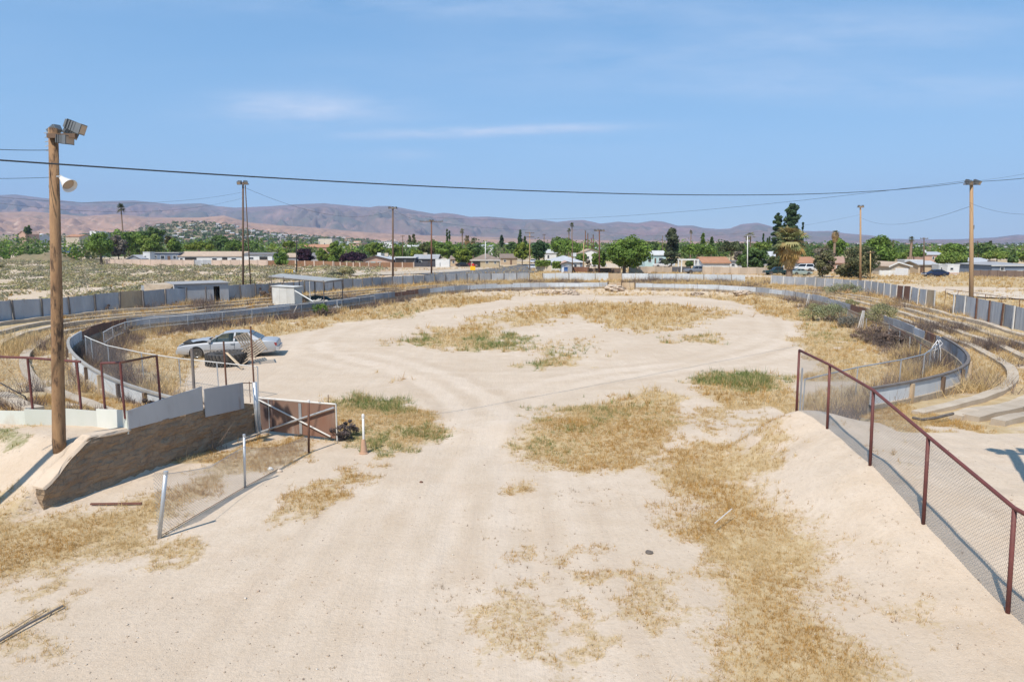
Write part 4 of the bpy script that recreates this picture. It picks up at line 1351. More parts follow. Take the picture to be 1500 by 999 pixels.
def far_pole(label, px, y_base, y_top, mat, r0=.16, r1=.11, z=None, heads=2, cross=0, name='floodlight_pole', cat='pole', Y=None, head_mat=None, cross_w=1.6, lean=0):
    if Y is None:
        b = at(px, y_base, 0); z = zof(b.x, b.y); b = at(px, y_base, z)
    else:
        b = atY(px, 400, Y); z = zof(b.x, b.y)
    t = atY(px + lean, y_top, b.y)
    root = thing(name, label, cat, (b.x, b.y, z), 0, 'poles around the arena and streets')
    MB().tube([(b.x, b.y, z - .3), ((b.x + t.x) / 2, b.y, (z + t.z) / 2), (t.x, b.y, t.z)], [r0, (r0 + r1) / 2, r1], 10).obj('shaft', mat, root, smooth=True)
    for k in range(cross):
        zz = t.z - .25 - .95 * k
        MB().box((t.x, b.y - .12, zz), (cross_w, .1, .13)).obj('crossarm', M_WOODD, root)
        mb = MB()
        for q in (-.46, -.2, .2, .46):
            mb.lathe([(.03, 0), (.05, .06), (.04, .16), (0, .17)], 6, c=(t.x + q * cross_w, b.y - .12, zz + .06))
        mb.obj('insulators', M_POSTD, root)
    for k in range(heads):
        x = t.x + (k - (heads - 1) / 2) * .62
        flood(root, (x, b.y - .15, t.z - .05), -PI / 2 + random.uniform(-.6, .6), R(25), 1.0)
    if heads:
        MB().box((t.x, b.y - .06, t.z - .22), (.62 * heads, .08, .10)).obj('crossarm', M_POSTD, root)
    return root, Vector((t.x, b.y, t.z))


# double pole by the shed
PL2, TL2 = far_pole('dark double wooden floodlight pole at the right end of the long shed', 356, 446, 267, M_WOODD, .125, .095, heads=2)
MB().tube([(TL2.x + .18, TL2.y + .12, .6), (TL2.x + .17, TL2.y + .12, TL2.z - .3)], [.07, .05], 8).obj('second_shaft', M_WOODD, PL2, smooth=True)
P575, T575 = far_pole('dark brown floodlight pole rising behind the fence, right of the orange gabled house', 575.5, 406, 304, M_WOODD, .21, .15, heads=3)
P632, T632 = far_pole('reddish brown crossarm pole behind the fence, in front of the dark trailer fence', 632, 402.5, 323, worn('reddish_pole', (.20, .095, .06), (.14, .07, .05), 2, .9), .19, .13, heads=2, cross=1, cross_w=5.0)
P879, T879 = far_pole('dark red crossarm pole just left of the big round tree', 878, 401.5, 337, worn('dark_red_pole', (.16, .08, .06), (.11, .06, .05), 2, .9), .19, .13, heads=4)
far_pole('thin dark pole in front of the white gabled garage', 838.5, 401.5, 350, M_WOODD, .12, .09, heads=0)
far_pole('pale weathered pole at the wooden fence, right of the gabled garage', 855, 398, 356, M_WOODL, .14, .10, heads=0)
far_pole('tan utility pole with two crossarms at the street corner', 776, 397, 340, M_WOODL, .14, .10, heads=0, cross=2, cross_w=2.2)
far_pole('slim utility pole before the dark green tree, right of the twin crossarm pole', 797, 388, 343, M_WOODD, .16, .11, heads=0, cross=1, cross_w=1.2)
P1260, T1260 = far_pole('pale tan floodlight pole between the two grey green shrubs', 1260.5, 412, 302, M_WOODL, .20, .13, heads=2)
far_pole('short yellowish stub pole with a small arm, beside the tan floodlight pole', 1275, 409, 368, worn('yellow_wood', (.50, .36, .16), (.42, .29, .13), 2, .9), .11, .10, heads=0, cross=1, cross_w=1.4)
P1423, T1423 = far_pole('tall tan floodlight pole standing in the fence at right, red at its foot', 1423, 469, 266, M_WOODL, .17, .12, heads=2)
MB().tube([(P1423.location.x, P1423.location.y, P1423.location.z - .2), (P1423.location.x, P1423.location.y, P1423.location.z + 1.75)], .185, 12).obj('painted_foot', M_RED, P1423, smooth=True)
MB().box((P1423.location.x - .62, P1423.location.y - .05, atY(1415, 333, P1423.location.y).z), (.22, .12, .3)).obj('small_box', M_LAMPG, P1423)
far_pole('dark utility pole behind the blue hatchback', 1353.5, 404, 348, M_WOODD, .15, .10, heads=0, cross=1, cross_w=1.6)
far_pole('very dark thin pole left of the first purple tree', 434.5, 399, 346, M_BLACK, .16, .12, heads=0, name='utility_pole')
far_pole('slim white flagpole before the wide dark tree', 1095, 402, 346, M_LAMPW, .12, .08, heads=0, name='white_pole')
far_pole('thin white pole in front of the grey roofed brick house', 711, 391.5, 354, M_LAMPW, .14, .10, heads=0, name='white_pole')
far_pole('thin dark pole far behind the white gabled garage', 970.5, 380, 345, M_WOODD, .15, .1, heads=0, Y=240, name='utility_pole')
far_pole('first of the four dark topped distant posts, the tallest', 857.5, 378, 338, M_RUSTP, .28, .22, heads=1, Y=300, name='yard_post')
far_pole('second of the four dark topped distant posts from the left', 861, 378, 342, M_RUSTP, .28, .22, heads=1, Y=300, name='yard_post')
far_pole('rightmost of the four dark topped distant posts', 869, 378, 344, M_RUSTP, .28, .22, heads=1, Y=300, name='yard_post')
far_pole('bare third post of the four distant posts, without a dark top', 866.4, 378, 349, M_RUSTP, .22, .2, heads=0, Y=300, name='yard_post')
far_pole('small far pole right of the tall right palm, before the hedge trees', 1432, 385, 353, M_WOODD, .15, .12, heads=0, Y=240, cross=1, name='utility_pole')
far_pole('thin brown pole standing before the hazy shaggy trees left of the reddish pole', 590, 384, 345, M_WOODD, .15, .12, heads=0, Y=230, cross=1, name='utility_pole')
# two more poles of the entrance stand just out of view and throw their shadows in
OL = far_pole('wooden floodlight pole beyond the left edge, throwing a shadow on the sand', 0, 0, 0, M_WOODP, .15, .12, heads=2, Y=12.0) if False else None


def side_pole(label, x, y, h, lamps=True):
    z = zof(x, y)
    root = thing('floodlight_pole', label, 'pole', (x, y, z), 0, 'poles around the arena and streets')
    MB().tube([(x, y, z - .3), (x, y, z + h)], [.16, .12], 14).obj('shaft', M_WOODP, root, smooth=True)
    if not lamps:
        return Vector((x, y, z + h))
    flood(root, (x + .35, y, z + h - .1), R(60), R(20), .75); flood(root, (x - .35, y, z + h - .1), R(120), R(20), .75)
    MB().box((x, y - .15, z + h - .25), (1.0, .09, .11)).obj('crossarm', M_WOODD, root)
    return Vector((x, y, z + h))


shr = at(1478, 656, .95)
TSR = side_pole('wooden floodlight pole beyond the right edge whose lamp shadow falls on the sand', shr.x - LX * 7.9 / math.tan(SUN_EL), shr.y - LY * 7.9 / math.tan(SUN_EL), 7.8)
TSL = side_pole('plain wooden pole beyond the left edge whose shadow reaches the near pole', pb.x - LX * 7.0 / math.tan(SUN_EL) - .12, pb.y - LY * 7.0 / math.tan(SUN_EL), 8.2, False)

# ------------------------------------------------------------------ wires
def span(label, A, B, sag, r=.012, n=36):
    r = r * .62 if 'thick' not in label else r
    A = Vector(A); B = Vector(B)
    pts = [A.lerp(B, k / n) - Vector((0, 0, 4 * sag * (k / n) * (1 - k / n))) for k in range(n + 1)]
    o = MB().tube(pts, r, 6).obj('overhead_wire', M_CABLE, smooth=True)
    return tag(o, label, 'wire', 'overhead wires')


def atX(px, py, plan_a, plan_b):
    return on_line(px, py, plan_a, plan_b)


LX0 = Vector((-14.2, 12.2)); R0 = Vector((T1423.x, T1423.y))
za0 = on_line(2, 231, LX0, R0)
best = None
for z0 in np.linspace(7.4, 9.6, 45):
    for sg in np.linspace(.2, 2.4, 45):
        e = 0
        for (x, y) in ((2, 231), (400, 263), (750, 282.5), (900, 284), (1100, 282), (1300, 272.5)):
            p = on_line(x, y, LX0, R0)
            t = (Vector((p.x, p.y)) - LX0).length / (R0 - LX0).length
            z = z0 * (1 - t) + T1423.z * t - 4 * sg * t * (1 - t)
            e += ((z - p.z) / p.y) ** 2
        if best is None or e < best[0]:
            best = (e, z0, sg)
span('thick black wire crossing the whole sky to the tall pole at right', (LX0.x, LX0.y, best[1]), (T1423.x, T1423.y, T1423.z), best[2], .019, 60)
p224 = atY(0, 224, pb.y - 2.5); p268 = atY(0, 268, pb.y - 2.5)
span('short wire from the top of the near wooden pole out of the left edge', (ptop.x - .1, pb.y, ptop.z - .5), p224 + Vector((-2.2, -1.4, .25)), .12, .013)
span('thin wire from the bell lamp bracket out of the left edge', (xq - .1, pb.y, cz + .05), p268 + Vector((-2.2, -1.4, .1)), .08, .009)
lw = atY(-60, 283, 42)
span('sagging wire passing behind the near pole to the double pole', lw, (TL2.x, TL2.y, TL2.z - 1.0), .85, .014)
span('lower faint wire at left, dipping before the far hills to the double pole', atY(-60, 290, 40), (TL2.x, TL2.y, TL2.z - 1.6), 1.1, .012)
span('wire from the double pole to the dark pole by the gabled house', (TL2.x, TL2.y, TL2.z - .5), (T575.x, T575.y, T575.z - .5), 2.1, .022)
span('wire from the dark pole to the reddish crossarm pole', (T575.x, T575.y, T575.z - .4), (T632.x, T632.y, T632.z - .2), .7, .026)
span('wire from the reddish crossarm pole on to the dark red crossarm pole', (T632.x, T632.y, T632.z - .3), (T879.x, T879.y, T879.z + .2), .9, .026)
span('long rising wire from the dark brown pole to the tall pole at right', (T575.x, T575.y, T575.z - 1.2), (T1423.x, T1423.y, T1423.z + .1), 2.0, .022, 60)
span('wire dipping between the tan floodlight pole and the tall pole at right', (T1260.x, T1260.y, T1260.z - 1.9), (T1423.x, T1423.y, T1423.z - 1.9), 1.3, .018)
span('wire from the right side of the tall pole out of the right edge', (T1423.x, T1423.y, T1423.z - 1.6), atY(1560, 309, 44), .5, .013)
span('upper faint wire from the tall pole top out of the right edge', (T1423.x, T1423.y, T1423.z), atY(1560, 243, 40), .1, .010)
span('faint wire coming from the left to the tan floodlight pole', (T879.x, T879.y, T879.z - .3), (T1260.x, T1260.y, T1260.z - 1.5), 2.2, .018)
span('continuation of the thick wire from the tall pole out of the right edge', (T1423.x, T1423.y, T1423.z - .02), atY(1570, 252, 43), .12, .018)
# ------------------------------------------------------------------ vehicles
def glass_mat(name, tint, clear=.35):
    m, nt, bs = new_mat(name)
    bs.inputs['Base Color'].default_value = (*tint, 1); bs.inputs['Roughness'].default_value = .08
    bs.inputs['Specular IOR Level'].default_value = .6
    tr = N(nt, 'ShaderNodeBsdfTransparent'); tr.inputs['Color'].default_value = (.75, .82, .80, 1)
    mx = N(nt, 'ShaderNodeMixShader'); mx.inputs[0].default_value = clear
    nt.links.new(bs.outputs[0], mx.inputs[1]); nt.links.new(tr.outputs[0], mx.inputs[2])
    out = [n for n in nt.nodes if n.type == 'OUTPUT_MATERIAL'][0]
    nt.links.new(mx.outputs[0], out.inputs['Surface'])
    return m


M_GLASS = glass_mat('car_glass', (.03, .045, .045), .45)
M_GLASSD = glass_mat('dark_glass', (.02, .025, .03), .1)
M_TYRE = worn('tyre_rubber', (.045, .043, .042), (.085, .076, .068), 5, .9, bump=.1)
M_RIM = flat('wheel_metal', (.36, .36, .36), .35, .8)
M_CHROME = flat('bright_trim', (.55, .55, .56), .3, .8)
M_TAIL = flat('tail_lamp_red', (.26, .03, .025), .3)
M_HEADL = flat('headlamp_glass', (.62, .63, .62), .2)
M_DARKIN = flat('dark_interior', (.035, .034, .033), .9)  # also paints the shade of carport bays and far wheel openings
M_SEAT = flat('grey_seat', (.16, .155, .15), .9)


def paint(name, c, dust=(.40, .33, .26)):
    m = worn(name, c, tuple(x * .9 for x in c), 1.5, .38, .35, c=dust, cscale=1.2, cover=(.60, .95), bump=0, vary=0, spec=.5)
    return m


def boolean_cut(o, cutters):
    """cut wheel openings out of a closed body"""
    for c in cutters:
        md = o.modifiers.new('cut', 'BOOLEAN'); md.operation = 'DIFFERENCE'; md.object = c; md.solver = 'EXACT'
    dg = bpy.context.evaluated_depsgraph_get(); dg.update()
    me = bpy.data.meshes.new_from_object(o.evaluated_get(dg))
    old = o.data; o.modifiers.clear(); o.data = me; me.name = old.name
    for c in cutters:
        bpy.data.objects.remove(c)


def loft_body(st):
    rows = []
    for (x, zb, zs, zd, w) in st:
        h = zs - zb
        half = [(0, zb), (w * .80, zb), (w * .95, zb + .06), (w, zb + h * .35), (w * 1.005, zb + h * .62), (w * .975, zs - .03), (w * .92, zs + (zd - zs) * .35), (w * .55, zd - .012), (0, zd)]
        ring = [Vector((x, y, z)) for y, z in half] + [Vector((x, -y, z)) for y, z in half[-2:0:-1]]
        rows.append(ring)
    m = MB().grid(rows, wrap=True)
    n = len(rows[0])
    m.add(rows[0], [tuple(range(n))[::-1]]); m.add(rows[-1], [tuple(range(n))])
    return m


def merge_close(o):
    bm = bmesh.new(); bm.from_mesh(o.data)
    bmesh.ops.remove_doubles(bm, verts=bm.verts, dist=.0005)
    bmesh.ops.recalc_face_normals(bm, faces=bm.faces)
    bm.to_mesh(o.data); bm.free()


def cyl_y(c, r, w, n=24):
    m = MB(); M = Matrix.Rotation(PI / 2, 3, 'X')
    m.lathe([(r, -w / 2), (r, w / 2)], n, M, c)
    return m


def wheel(root, c, r=.33, w=.21, side=1, rim=None, detail=True):
    M = Matrix.Rotation(PI / 2, 3, 'X')
    prof = [(r * .60, -w / 2), (r * .90, -w / 2), (r, -w * .34), (r, w * .34), (r * .90, w / 2), (r * .60, w / 2)]
    wh = MB().lathe(prof, 28 if detail else 14, M, c).obj('wheel', M_TYRE, root, smooth=False, local=True)
    if detail:
        k = MB(); o = -side * w * .42
        k.lathe([(r * .62, -.02), (r * .62, .03), (r * .5, .0), (r * .16, -.01), (r * .14, .04), (0, .045)], 20, Matrix.Rotation(PI / 2 * side * -1, 3, 'X'), Vector(c) + Vector((0, side * w * .40, 0)))
        k.obj('rim', rim or M_RIM, wh, local=True)
    return wh


def strip(mb, pts, th):
    """thin plate along edge pairs: pts [(a, b), ...], pushed by th"""
    th = Vector(th)
    rows = [[a for a, b in pts], [b for a, b in pts], [b + th for a, b in pts], [a + th for a, b in pts], [a for a, b in pts]]
    return mb.grid(rows)


def sedan(label, loc, rot):
    root = thing('parked_sedan', label, 'car', loc, rot)
    pm = paint('silver_paint', (.50, .50, .505))
    st = [(2.66, .40, .56, .60, .66), (2.60, .27, .66, .70, .84), (2.30, .22, .75, .80, .94), (1.75, .20, .81, .86, .97), (1.10, .19, .86, .92, .98), (.4, .19, .88, .94, .985), (-.6, .19, .895, .95, .985),
          (-1.4, .19, .905, .965, .98), (-2.0, .22, .91, .99, .965), (-2.45, .26, .89, .965, .93), (-2.62, .32, .83, .88, .88), (-2.68, .42, .72, .76, .82)]
    o = loft_body(st).obj('body', pm, root, smooth=True, local=True); merge_close(o)
    cs = []
    for x in (1.60, -1.33):
        for s in (1, -1):
            c = cyl_y((x, s * .95, .33), .385, .55, 28).obj('cut', pm, root, local=True); cs.append(c)
    boolean_cut(o, cs)
    md = o.data
    for p in md.polygons:
        p.use_smooth = True
    try:
        md.set_sharp_from_angle(angle=R(32))
    except Exception:
        pass
    for x in (1.60, -1.33):
        for s in (1, -1):
            wheel(root, (x, s * .80, .325), .33, .22, s)
            MB().box((x, s * .66, .42), (.80, .06, .62)).obj('wheel_well', M_DARKIN, root, local=True)
    # roof and pillars
    def gy(z): return .83 - (z - .95) * .36
    roof = MB(); rows = []
    for x, z in ((.22, 1.365), (-.1, 1.415), (-.5, 1.43), (-.85, 1.415), (-1.12, 1.375)):
        rows.append([Vector((x, y * gy(z), z + .035 * (1 - y * y))) for y in (-1, -.6, 0, .6, 1)])
    rows2 = [[v - Vector((0, 0, .035)) for v in r] for r in rows]
    roof.grid(rows); roof.grid(rows2)
    for a, b in ((0, 0), (-1, -1)):
        roof.grid([rows[a], rows2[b]])
    for k in (0, -1):
        roof.grid([[r[k] for r in rows], [r[k] for r in rows2]])
    ro = roof.obj('roof', pm, root, smooth=False, local=True)
    A0, A1, B0, B1, C0, C1 = (1.02, .93), (.22, 1.375), (-.36, .94), (-.42, 1.40), (-1.80, .985), (-1.12, 1.385)
    for s in (1, -1):
        def p3(q, dx=0): return Vector((q[0] + dx, s * gy(q[1]), q[1]))
        for nm, q0, q1, wd in (('front_pillar', A0, A1, .07), ('centre_pillar', B0, B1, .09)):
            MB().prism([p3(q0, -wd / 2), p3(q0, wd / 2), p3(q1, wd / 2), p3(q1, -wd / 2)], (0, -s * .045, 0)).obj(nm, pm, root, local=True)
        MB().prism([p3(C0), p3((-1.38, .955)), p3((-1.02, 1.385)), p3(C1)], (0, -s * .05, 0)).obj('rear_pillar', pm, root, local=True)
        g = MB(); off = Vector((0, -s * .02, 0))
        for poly in (((.95, .935), (-.32, .945), (-.38, 1.385), (.20, 1.36)), ((-.42, .945), (-1.36, .96), (-1.04, 1.375), (-.47, 1.39))):
            MB().add([p3(q) + off for q in poly], [(0, 1, 2, 3)]).obj('side_window', M_GLASS, root, local=True)
        for x in (-.28, -1.17):
            MB().box((x, s * .99, .80), (.17, .03, .035)).obj('door_handle', M_CHROME, root, local=True)
        # door shut lines and side moulding
        sh = MB()
        for x in (.86, -.40, -1.28):
            sh.box((x, s * .992, .60), (.014, .012, .56))
        sh.obj('door_gap', M_DARKIN, root, local=True)
        MB().box((.15, s * .993, .50), (2.1, .022, .05)).obj('side_moulding', M_CHROME, root, local=True)
        MB().prism([(.80, s * .86, .93), (.98, s * .86, .93), (.93, s * .86, 1.07), (.80, s * .86, 1.07)], (0, s * .17, 0)).obj('mirror', pm, root, local=True)
        MB().box((-2.57, s * .72, .72), (.14, .36, .17)).obj('tail_lamp', M_TAIL, root, local=True)
        MB().box((2.52, s * .66, .60), (.16, .34, .13)).obj('headlight', M_HEADL, root, local=True)
    MB().add([Vector((1.02, y * .80, .945)) for y in (-1, 1)] + [Vector((.21, y * .66, 1.385)) for y in (1, -1)], [(0, 1, 2, 3)]).obj('windscreen', M_GLASS, root, local=True)
    MB().add([Vector((-1.80, y * .78, 1.0)) for y in (-1, 1)] + [Vector((-1.13, y * .66, 1.395)) for y in (1, -1)], [(0, 1, 2, 3)]).obj('rear_window', M_GLASSD, root, local=True)
    # buckled bonnet, raised at the screen
    hb = MB(); rows = []
    for x, z in ((1.00, 1.06), (1.25, 1.065), (1.6, 1.02), (2.0, .935), (2.35, .855), (2.58, .74)):
        wv = .80 - max(0, x - 1.8) * .10
        rows.append([Vector((x, y * wv, z - .05 * y * y + .02 * math.sin(x * 7 + y * 4))) for y in (-1, -.5, 0, .5, 1)])
    hb.grid(rows); hb.grid([[v - Vector((0, 0, .025)) for v in r] for r in rows])
    hb.obj('bonnet', pm, root, smooth=True, local=True)
    MB().box((1.65, 0, .905), (1.30, 1.5, .06)).obj('engine_bay', M_DARKIN, root, local=True)
    MB().box((2.62, 0, .40), (.14, 1.60, .20)).obj('front_bumper', pm, root, local=True)
    MB().box((-2.66, 0, .46), (.16, 1.78, .22)).obj('rear_bumper', pm, root, local=True)
    MB().box((2.61, 0, .61), (.10, .95, .12)).obj('grille', M_DARKIN, root, local=True)
    for x in (.15, -1.0):
        for s in (.38, -.38):
            MB().box((x, s, .72), (.5, .5, .3)).box((x - .28, s, 1.0), (.14, .48, .6)).obj('seat', M_SEAT, root, local=True)
    sw = MB().lathe([(.17, -.015), (.2, 0), (.17, .015)], 14, Matrix.Rotation(R(65), 3, 'Y'), (.62, .38, 1.0)).obj('steering_wheel', M_DARKIN, root, local=True)
    return root


def far_car(name, label, px, y_base, length, pm, kind, rot=0.0, group=None, height_s=1.0):
    """small distant vehicle: lofted body, cabin, windows, wheels"""
    b = at(px, y_base, 0); z = zof(b.x, b.y)
    root = thing(name, label, 'pickup' if kind == 'pickup' else ('van' if kind == 'van' else 'car'), (b.x, b.y, z), rot, group)
    L = length / 2; wb = L * .57; k = length / 5.4
    if kind == 'pickup':
        st = [(L, .48, .80, .86, .80), (L - .1, .40, .95, 1.0, .93), (L * .45, .36, 1.02, 1.08, .95), (L * .36, .36, 1.03, 1.09, .95), (-L + .05, .42, 1.05, 1.06, .95), (-L, .5, 1.0, 1.02, .92)]
        cab = [(L * .42, 1.04), (L * .20, 1.70), (-L * .28, 1.74), (-L * .34, 1.05)]
        wr = .39; y_w = .80
    elif kind == 'van':
        st = [(L, .4, .8, .85, .8), (L - .15, .34, 1.0, 1.05, .93), (L * .4, .3, 1.1, 1.16, .95), (-L + .05, .34, 1.1, 1.15, .95), (-L, .4, 1.0, 1.05, .9)]
        cab = [(L * .72, 1.02), (L * .35, 1.85), (-L * .85, 1.88), (-L * .96, 1.1)]
        wr = .34; y_w = .78
    else:
        st = [(L, .4, .6, .66, .7), (L - .12, .28, .74, .80, .88), (L * .4, .22, .90, .95, .92), (-L * .5, .22, .94, 1.0, .92), (-L + .1, .3, .92, .99, .86), (-L, .42, .8, .84, .78)]
        cab = [(L * .42, .93), (L * .12, 1.42), (-L * .38, 1.46), (-L * .78, .98)]
        wr = .33; y_w = .76
    o = loft_body(st).obj('body', pm, root, smooth=False, local=True); merge_close(o)

    def gy(zz): return .86 - (zz - 1.0) * .22
    for s in (1, -1):
        q = [Vector((x, s * gy(zz) * .985, zz)) for x, zz in cab]
    w0 = [[Vector((x, y * gy(zz), zz)) for x, zz in cab] for y in (1, -1)]
    MB().prism([Vector((x, gy(zz), zz)) for x, zz in cab], (0, 0, 0))
    c = MB().grid([w0[0] + [w0[0][0]], w0[1] + [w0[1][0]]])
    c.add(w0[0], [(0, 1, 2, 3)]); c.add(w0[1], [(3, 2, 1, 0)])
    c.obj('cabin', pm, root, local=True)
    for s in (1, -1):
        def gq(x0, x1):
            (xa, za), (xb, zb2), (xc, zc2), (xd, zd) = cab
            zl = za + .10; zh = zb2 - .07

            def edge(x): return x
            lo0 = xa - .06 + (xb - xa) * .15; lo1 = xd + .06 - (xd - xc) * .15
            hi0 = xb - .06; hi1 = xc + .06
            f = lambda t, a, b: a + (b - a) * t
            return [Vector((f(x0, lo0, lo1), s * (gy(zl) + .006), zl)), Vector((f(x1, lo0, lo1), s * (gy(zl) + .006), zl)), Vector((f(x1, hi0, hi1), s * (gy(zh) + .006), zh)), Vector((f(x0, hi0, hi1), s * (gy(zh) + .006), zh))]
        for a, b2 in ((.0, .48), (.54, 1.0)):
            MB().prism(gq(a, b2), (0, s * .004, 0)).obj('side_window', M_GLASSD, root, local=True)
    (xa, za), (xb, zb2), (xc, zc2), (xd, zd) = cab
    for (xl, zl, xh, zh, nm) in ((xa, za, xb, zb2, 'windscreen'), (xd, zd, xc, zc2, 'rear_window')):
        sg = 1 if nm == 'windscreen' else -1
        pts = []
        for t, sy in ((.12, 1), (.12, -1), (.9, -1), (.9, 1)):
            x = xl + (xh - xl) * t; zz = zl + (zh - zl) * t
            pts.append(Vector((x + sg * .012, sy * (gy(zz) - .08), zz + .006)))
        MB().prism(pts, (sg * .004, 0, 0)).obj(nm, M_GLASSD, root, local=True)
    for x in (wb + .05, -wb):
        for s in (1, -1):
            MB().lathe([(wr * 1.18, -.02), (wr * 1.18, .035), (0, .04)], 16, Matrix.Rotation(-s * PI / 2, 3, 'X'), (x, s * .925, wr + .04)).obj('wheel_arch', M_DARKIN, root, local=True)  # dark disc on the body, painted as the shade of a wheel opening
            wheel(root, (x, s * (y_w + .10), wr), wr, .24, s)
    MB().box((L - .02, 0, .52), (.16, 1.7, .2)).obj('bumper', M_CHROME, root, local=True)
    for s in (1, -1):
        MB().box((L - .06, s * .68, .80 if kind != 'car' else .66), (.12, .3, .14)).obj('headlight', M_HEADL, root, local=True)
        MB().box((-L + .03, s * .78, .86 if kind != 'car' else .80), (.1, .16, .22)).obj('tail_lamp', M_TAIL, root, local=True)
    return root


cs_ = at(338, 520.5, .0)
cz_ = zof(cs_.x, cs_.y)
sedan('silver grey four door sedan with a buckled bonnet, parked on the dirt in the arena', (cs_.x, cs_.y, cz_ - .01), PI + R(12))
far_car('pickup_truck', 'grey pickup truck parked before the white pergola and dark gate', 1021.5, 401.5, 5.9, paint('grey_metal_paint', (.22, .235, .27)), 'pickup', PI)
far_car('pickup_truck', 'dark green pickup truck parked left of the fan palm trunk', 1139, 403, 5.9, paint('dark_green_paint', (.022, .055, .055), (.05, .08, .08)), 'pickup', PI)
far_car('parked_car', 'pale green grey car parked right of the fan palm trunk, hood towards the shrub', 1172, 403.5, 4.7, paint('pale_car_paint', (.42, .50, .46)), 'car', R(8))
far_car('parked_van', 'white van parked at the white house behind the fan palm', 1177, 397.5, 4.8, paint('white_paint', (.70, .71, .72)), 'van', PI - R(20))
far_car('parked_car', 'dark blue hatchback parked on the dry field before the tan shed', 1369.5, 405.3, 4.75, paint('navy_paint', (.022, .035, .085), (.06, .07, .10)), 'car', PI)
far_car('parked_car', 'black car parked under the yellow green tree', 679, 391, 4.7, paint('black_paint', (.02, .02, .024), (.05, .05, .05)), 'car', R(10))
far_car('parked_car', 'red car partly behind the yellow sign', 694, 391.2, 4.3, paint('red_paint', (.33, .035, .05), (.3, .10, .10)), 'car', R(-50))
far_car('parked_car', 'white car facing the camera at the street corner by the low block wall', 779.5, 395, 4.4, paint('white_paint_two', (.68, .68, .70)), 'car', -PI / 2 + R(8))
far_car('parked_car', 'small white car far up the street under the trees', 781, 386, 4.5, paint('white_paint_three', (.60, .62, .66)), 'car', -PI / 2 - R(14))
far_car('parked_car', 'white car half hidden by the low branches of the big round tree', 877, 391, 4.6, paint('white_paint_four', (.68, .69, .70)), 'car', 0)
far_car('parked_van', 'long white van behind the low tan wall, right of the big round tree', 972, 391.5, 6.2, paint('white_paint_five', (.72, .72, .72)), 'van', PI)

# ------------------------------------------------------------------ tractor tyre and pallets beside the sedan
tc_ = at(321, 538, 0)
ty = thing('tractor_tyre', 'huge lugged tractor tyre lying flat before the sedan', 'tyre', (tc_.x, tc_.y + .9, 0))
tx, tyy = tc_.x, tc_.y + .95
RO, RI, TH = 1.0, .52, .62
prof = [(RI, .08), (RI + .12, .0), (RO - .12, .02), (RO - .02, .10), (RO, TH * .5), (RO - .02, TH - .10), (RO - .12, TH - .02), (RI + .12, TH), (RI, TH - .08), (RI - .03, TH * .5)]
MB().lathe(prof, 44, None, (tx, tyy, zof(tx, tyy)), closed=True).obj('casing', M_TYRE, ty, smooth=True)
lg = MB(); zt0 = zof(tx, tyy)
for k in range(30):
    for half in (0, 1):
        a = 2 * PI * (k + .5 * half) / 30
        rows = []
        for t in (0, .5, 1):
            z = zt0 + TH * (.5 + (-.48 + .5 * t if half == 0 else .48 - .5 * t))
            aa = a + .13 * t
            for rr, da in ((RO - .05, -.045), (RO + .055, -.038), (RO + .055, .038), (RO - .05, .045)):
                pass
            rows.append([Vector((tx + rr * math.cos(aa + da), tyy + rr * math.sin(aa + da), z)) for rr, da in ((RO - .05, -.045), (RO + .055, -.036), (RO + .055, .036), (RO - .05, .045))])
        lg.grid(rows); lg.add(rows[0], [(0, 1, 2, 3)]); lg.add(rows[-1], [(3, 2, 1, 0)])
lg.obj('tread', M_TYRE, ty)


def pallet(label, c, M, w=1.2, d=1.05):
    """seven boards on three bearers; M turns it into place"""
    c = Vector(c)
    root = thing('broken_pallet', label, 'pallet', tuple(c))
    mt = worn('pallet_wood', (.33, .265, .195), (.25, .195, .145), 2.5, .9, c=(.22, .17, .13), cscale=3)
    for k in range(6):
        b = MB(); y = -d / 2 + (k + .5) * d / 6
        b.box((0, 0, 0), (w * random.uniform(.93, 1.0), .088, .025), M=Matrix.Identity(3))
        b.v = [tuple(M @ (Vector(v) + Vector((0, y, .05))) + c) for v in b.v]
        b.obj('board', mt, root)
    for x in (-w / 2 + .05, 0, w / 2 - .05):
        b = MB(); b.box((x, 0, 0), (.06, d, .08)); b.v = [tuple(M @ Vector(v) + c) for v in b.v]; b.obj('bearer', mt, root)
    return root


q1 = at(352, 535, 0); M1 = Matrix.Rotation(R(20), 3, 'Z') @ Matrix.Rotation(R(-34), 3, 'Y') @ Matrix.Rotation(R(28), 3, 'X')
pallet('weathered wooden pallet leaning on the tractor tyre, boards facing out', (q1.x + .45, q1.y + .55, .62), M1, 1.5, 1.2)
M2 = Matrix.Rotation(R(-12), 3, 'Z') @ Matrix.Rotation(R(52), 3, 'Y') @ Matrix.Rotation(R(12), 3, 'X')
pallet('second wooden pallet propped upright behind the leaning one, peak pointing up', (q1.x + .05, q1.y + 1.0, .95), M2, 1.35, 1.0)
bd = at(352, 535, 0)
tag(MB().prism([at(330, 517, .75), at(333, 517, .75), at(357, 540, .03), at(354, 541, .03)], (0, .05, .02)).obj('loose_board', M_PLY), 'single thin board fallen against the pallet in front of the tractor tyre', 'board')

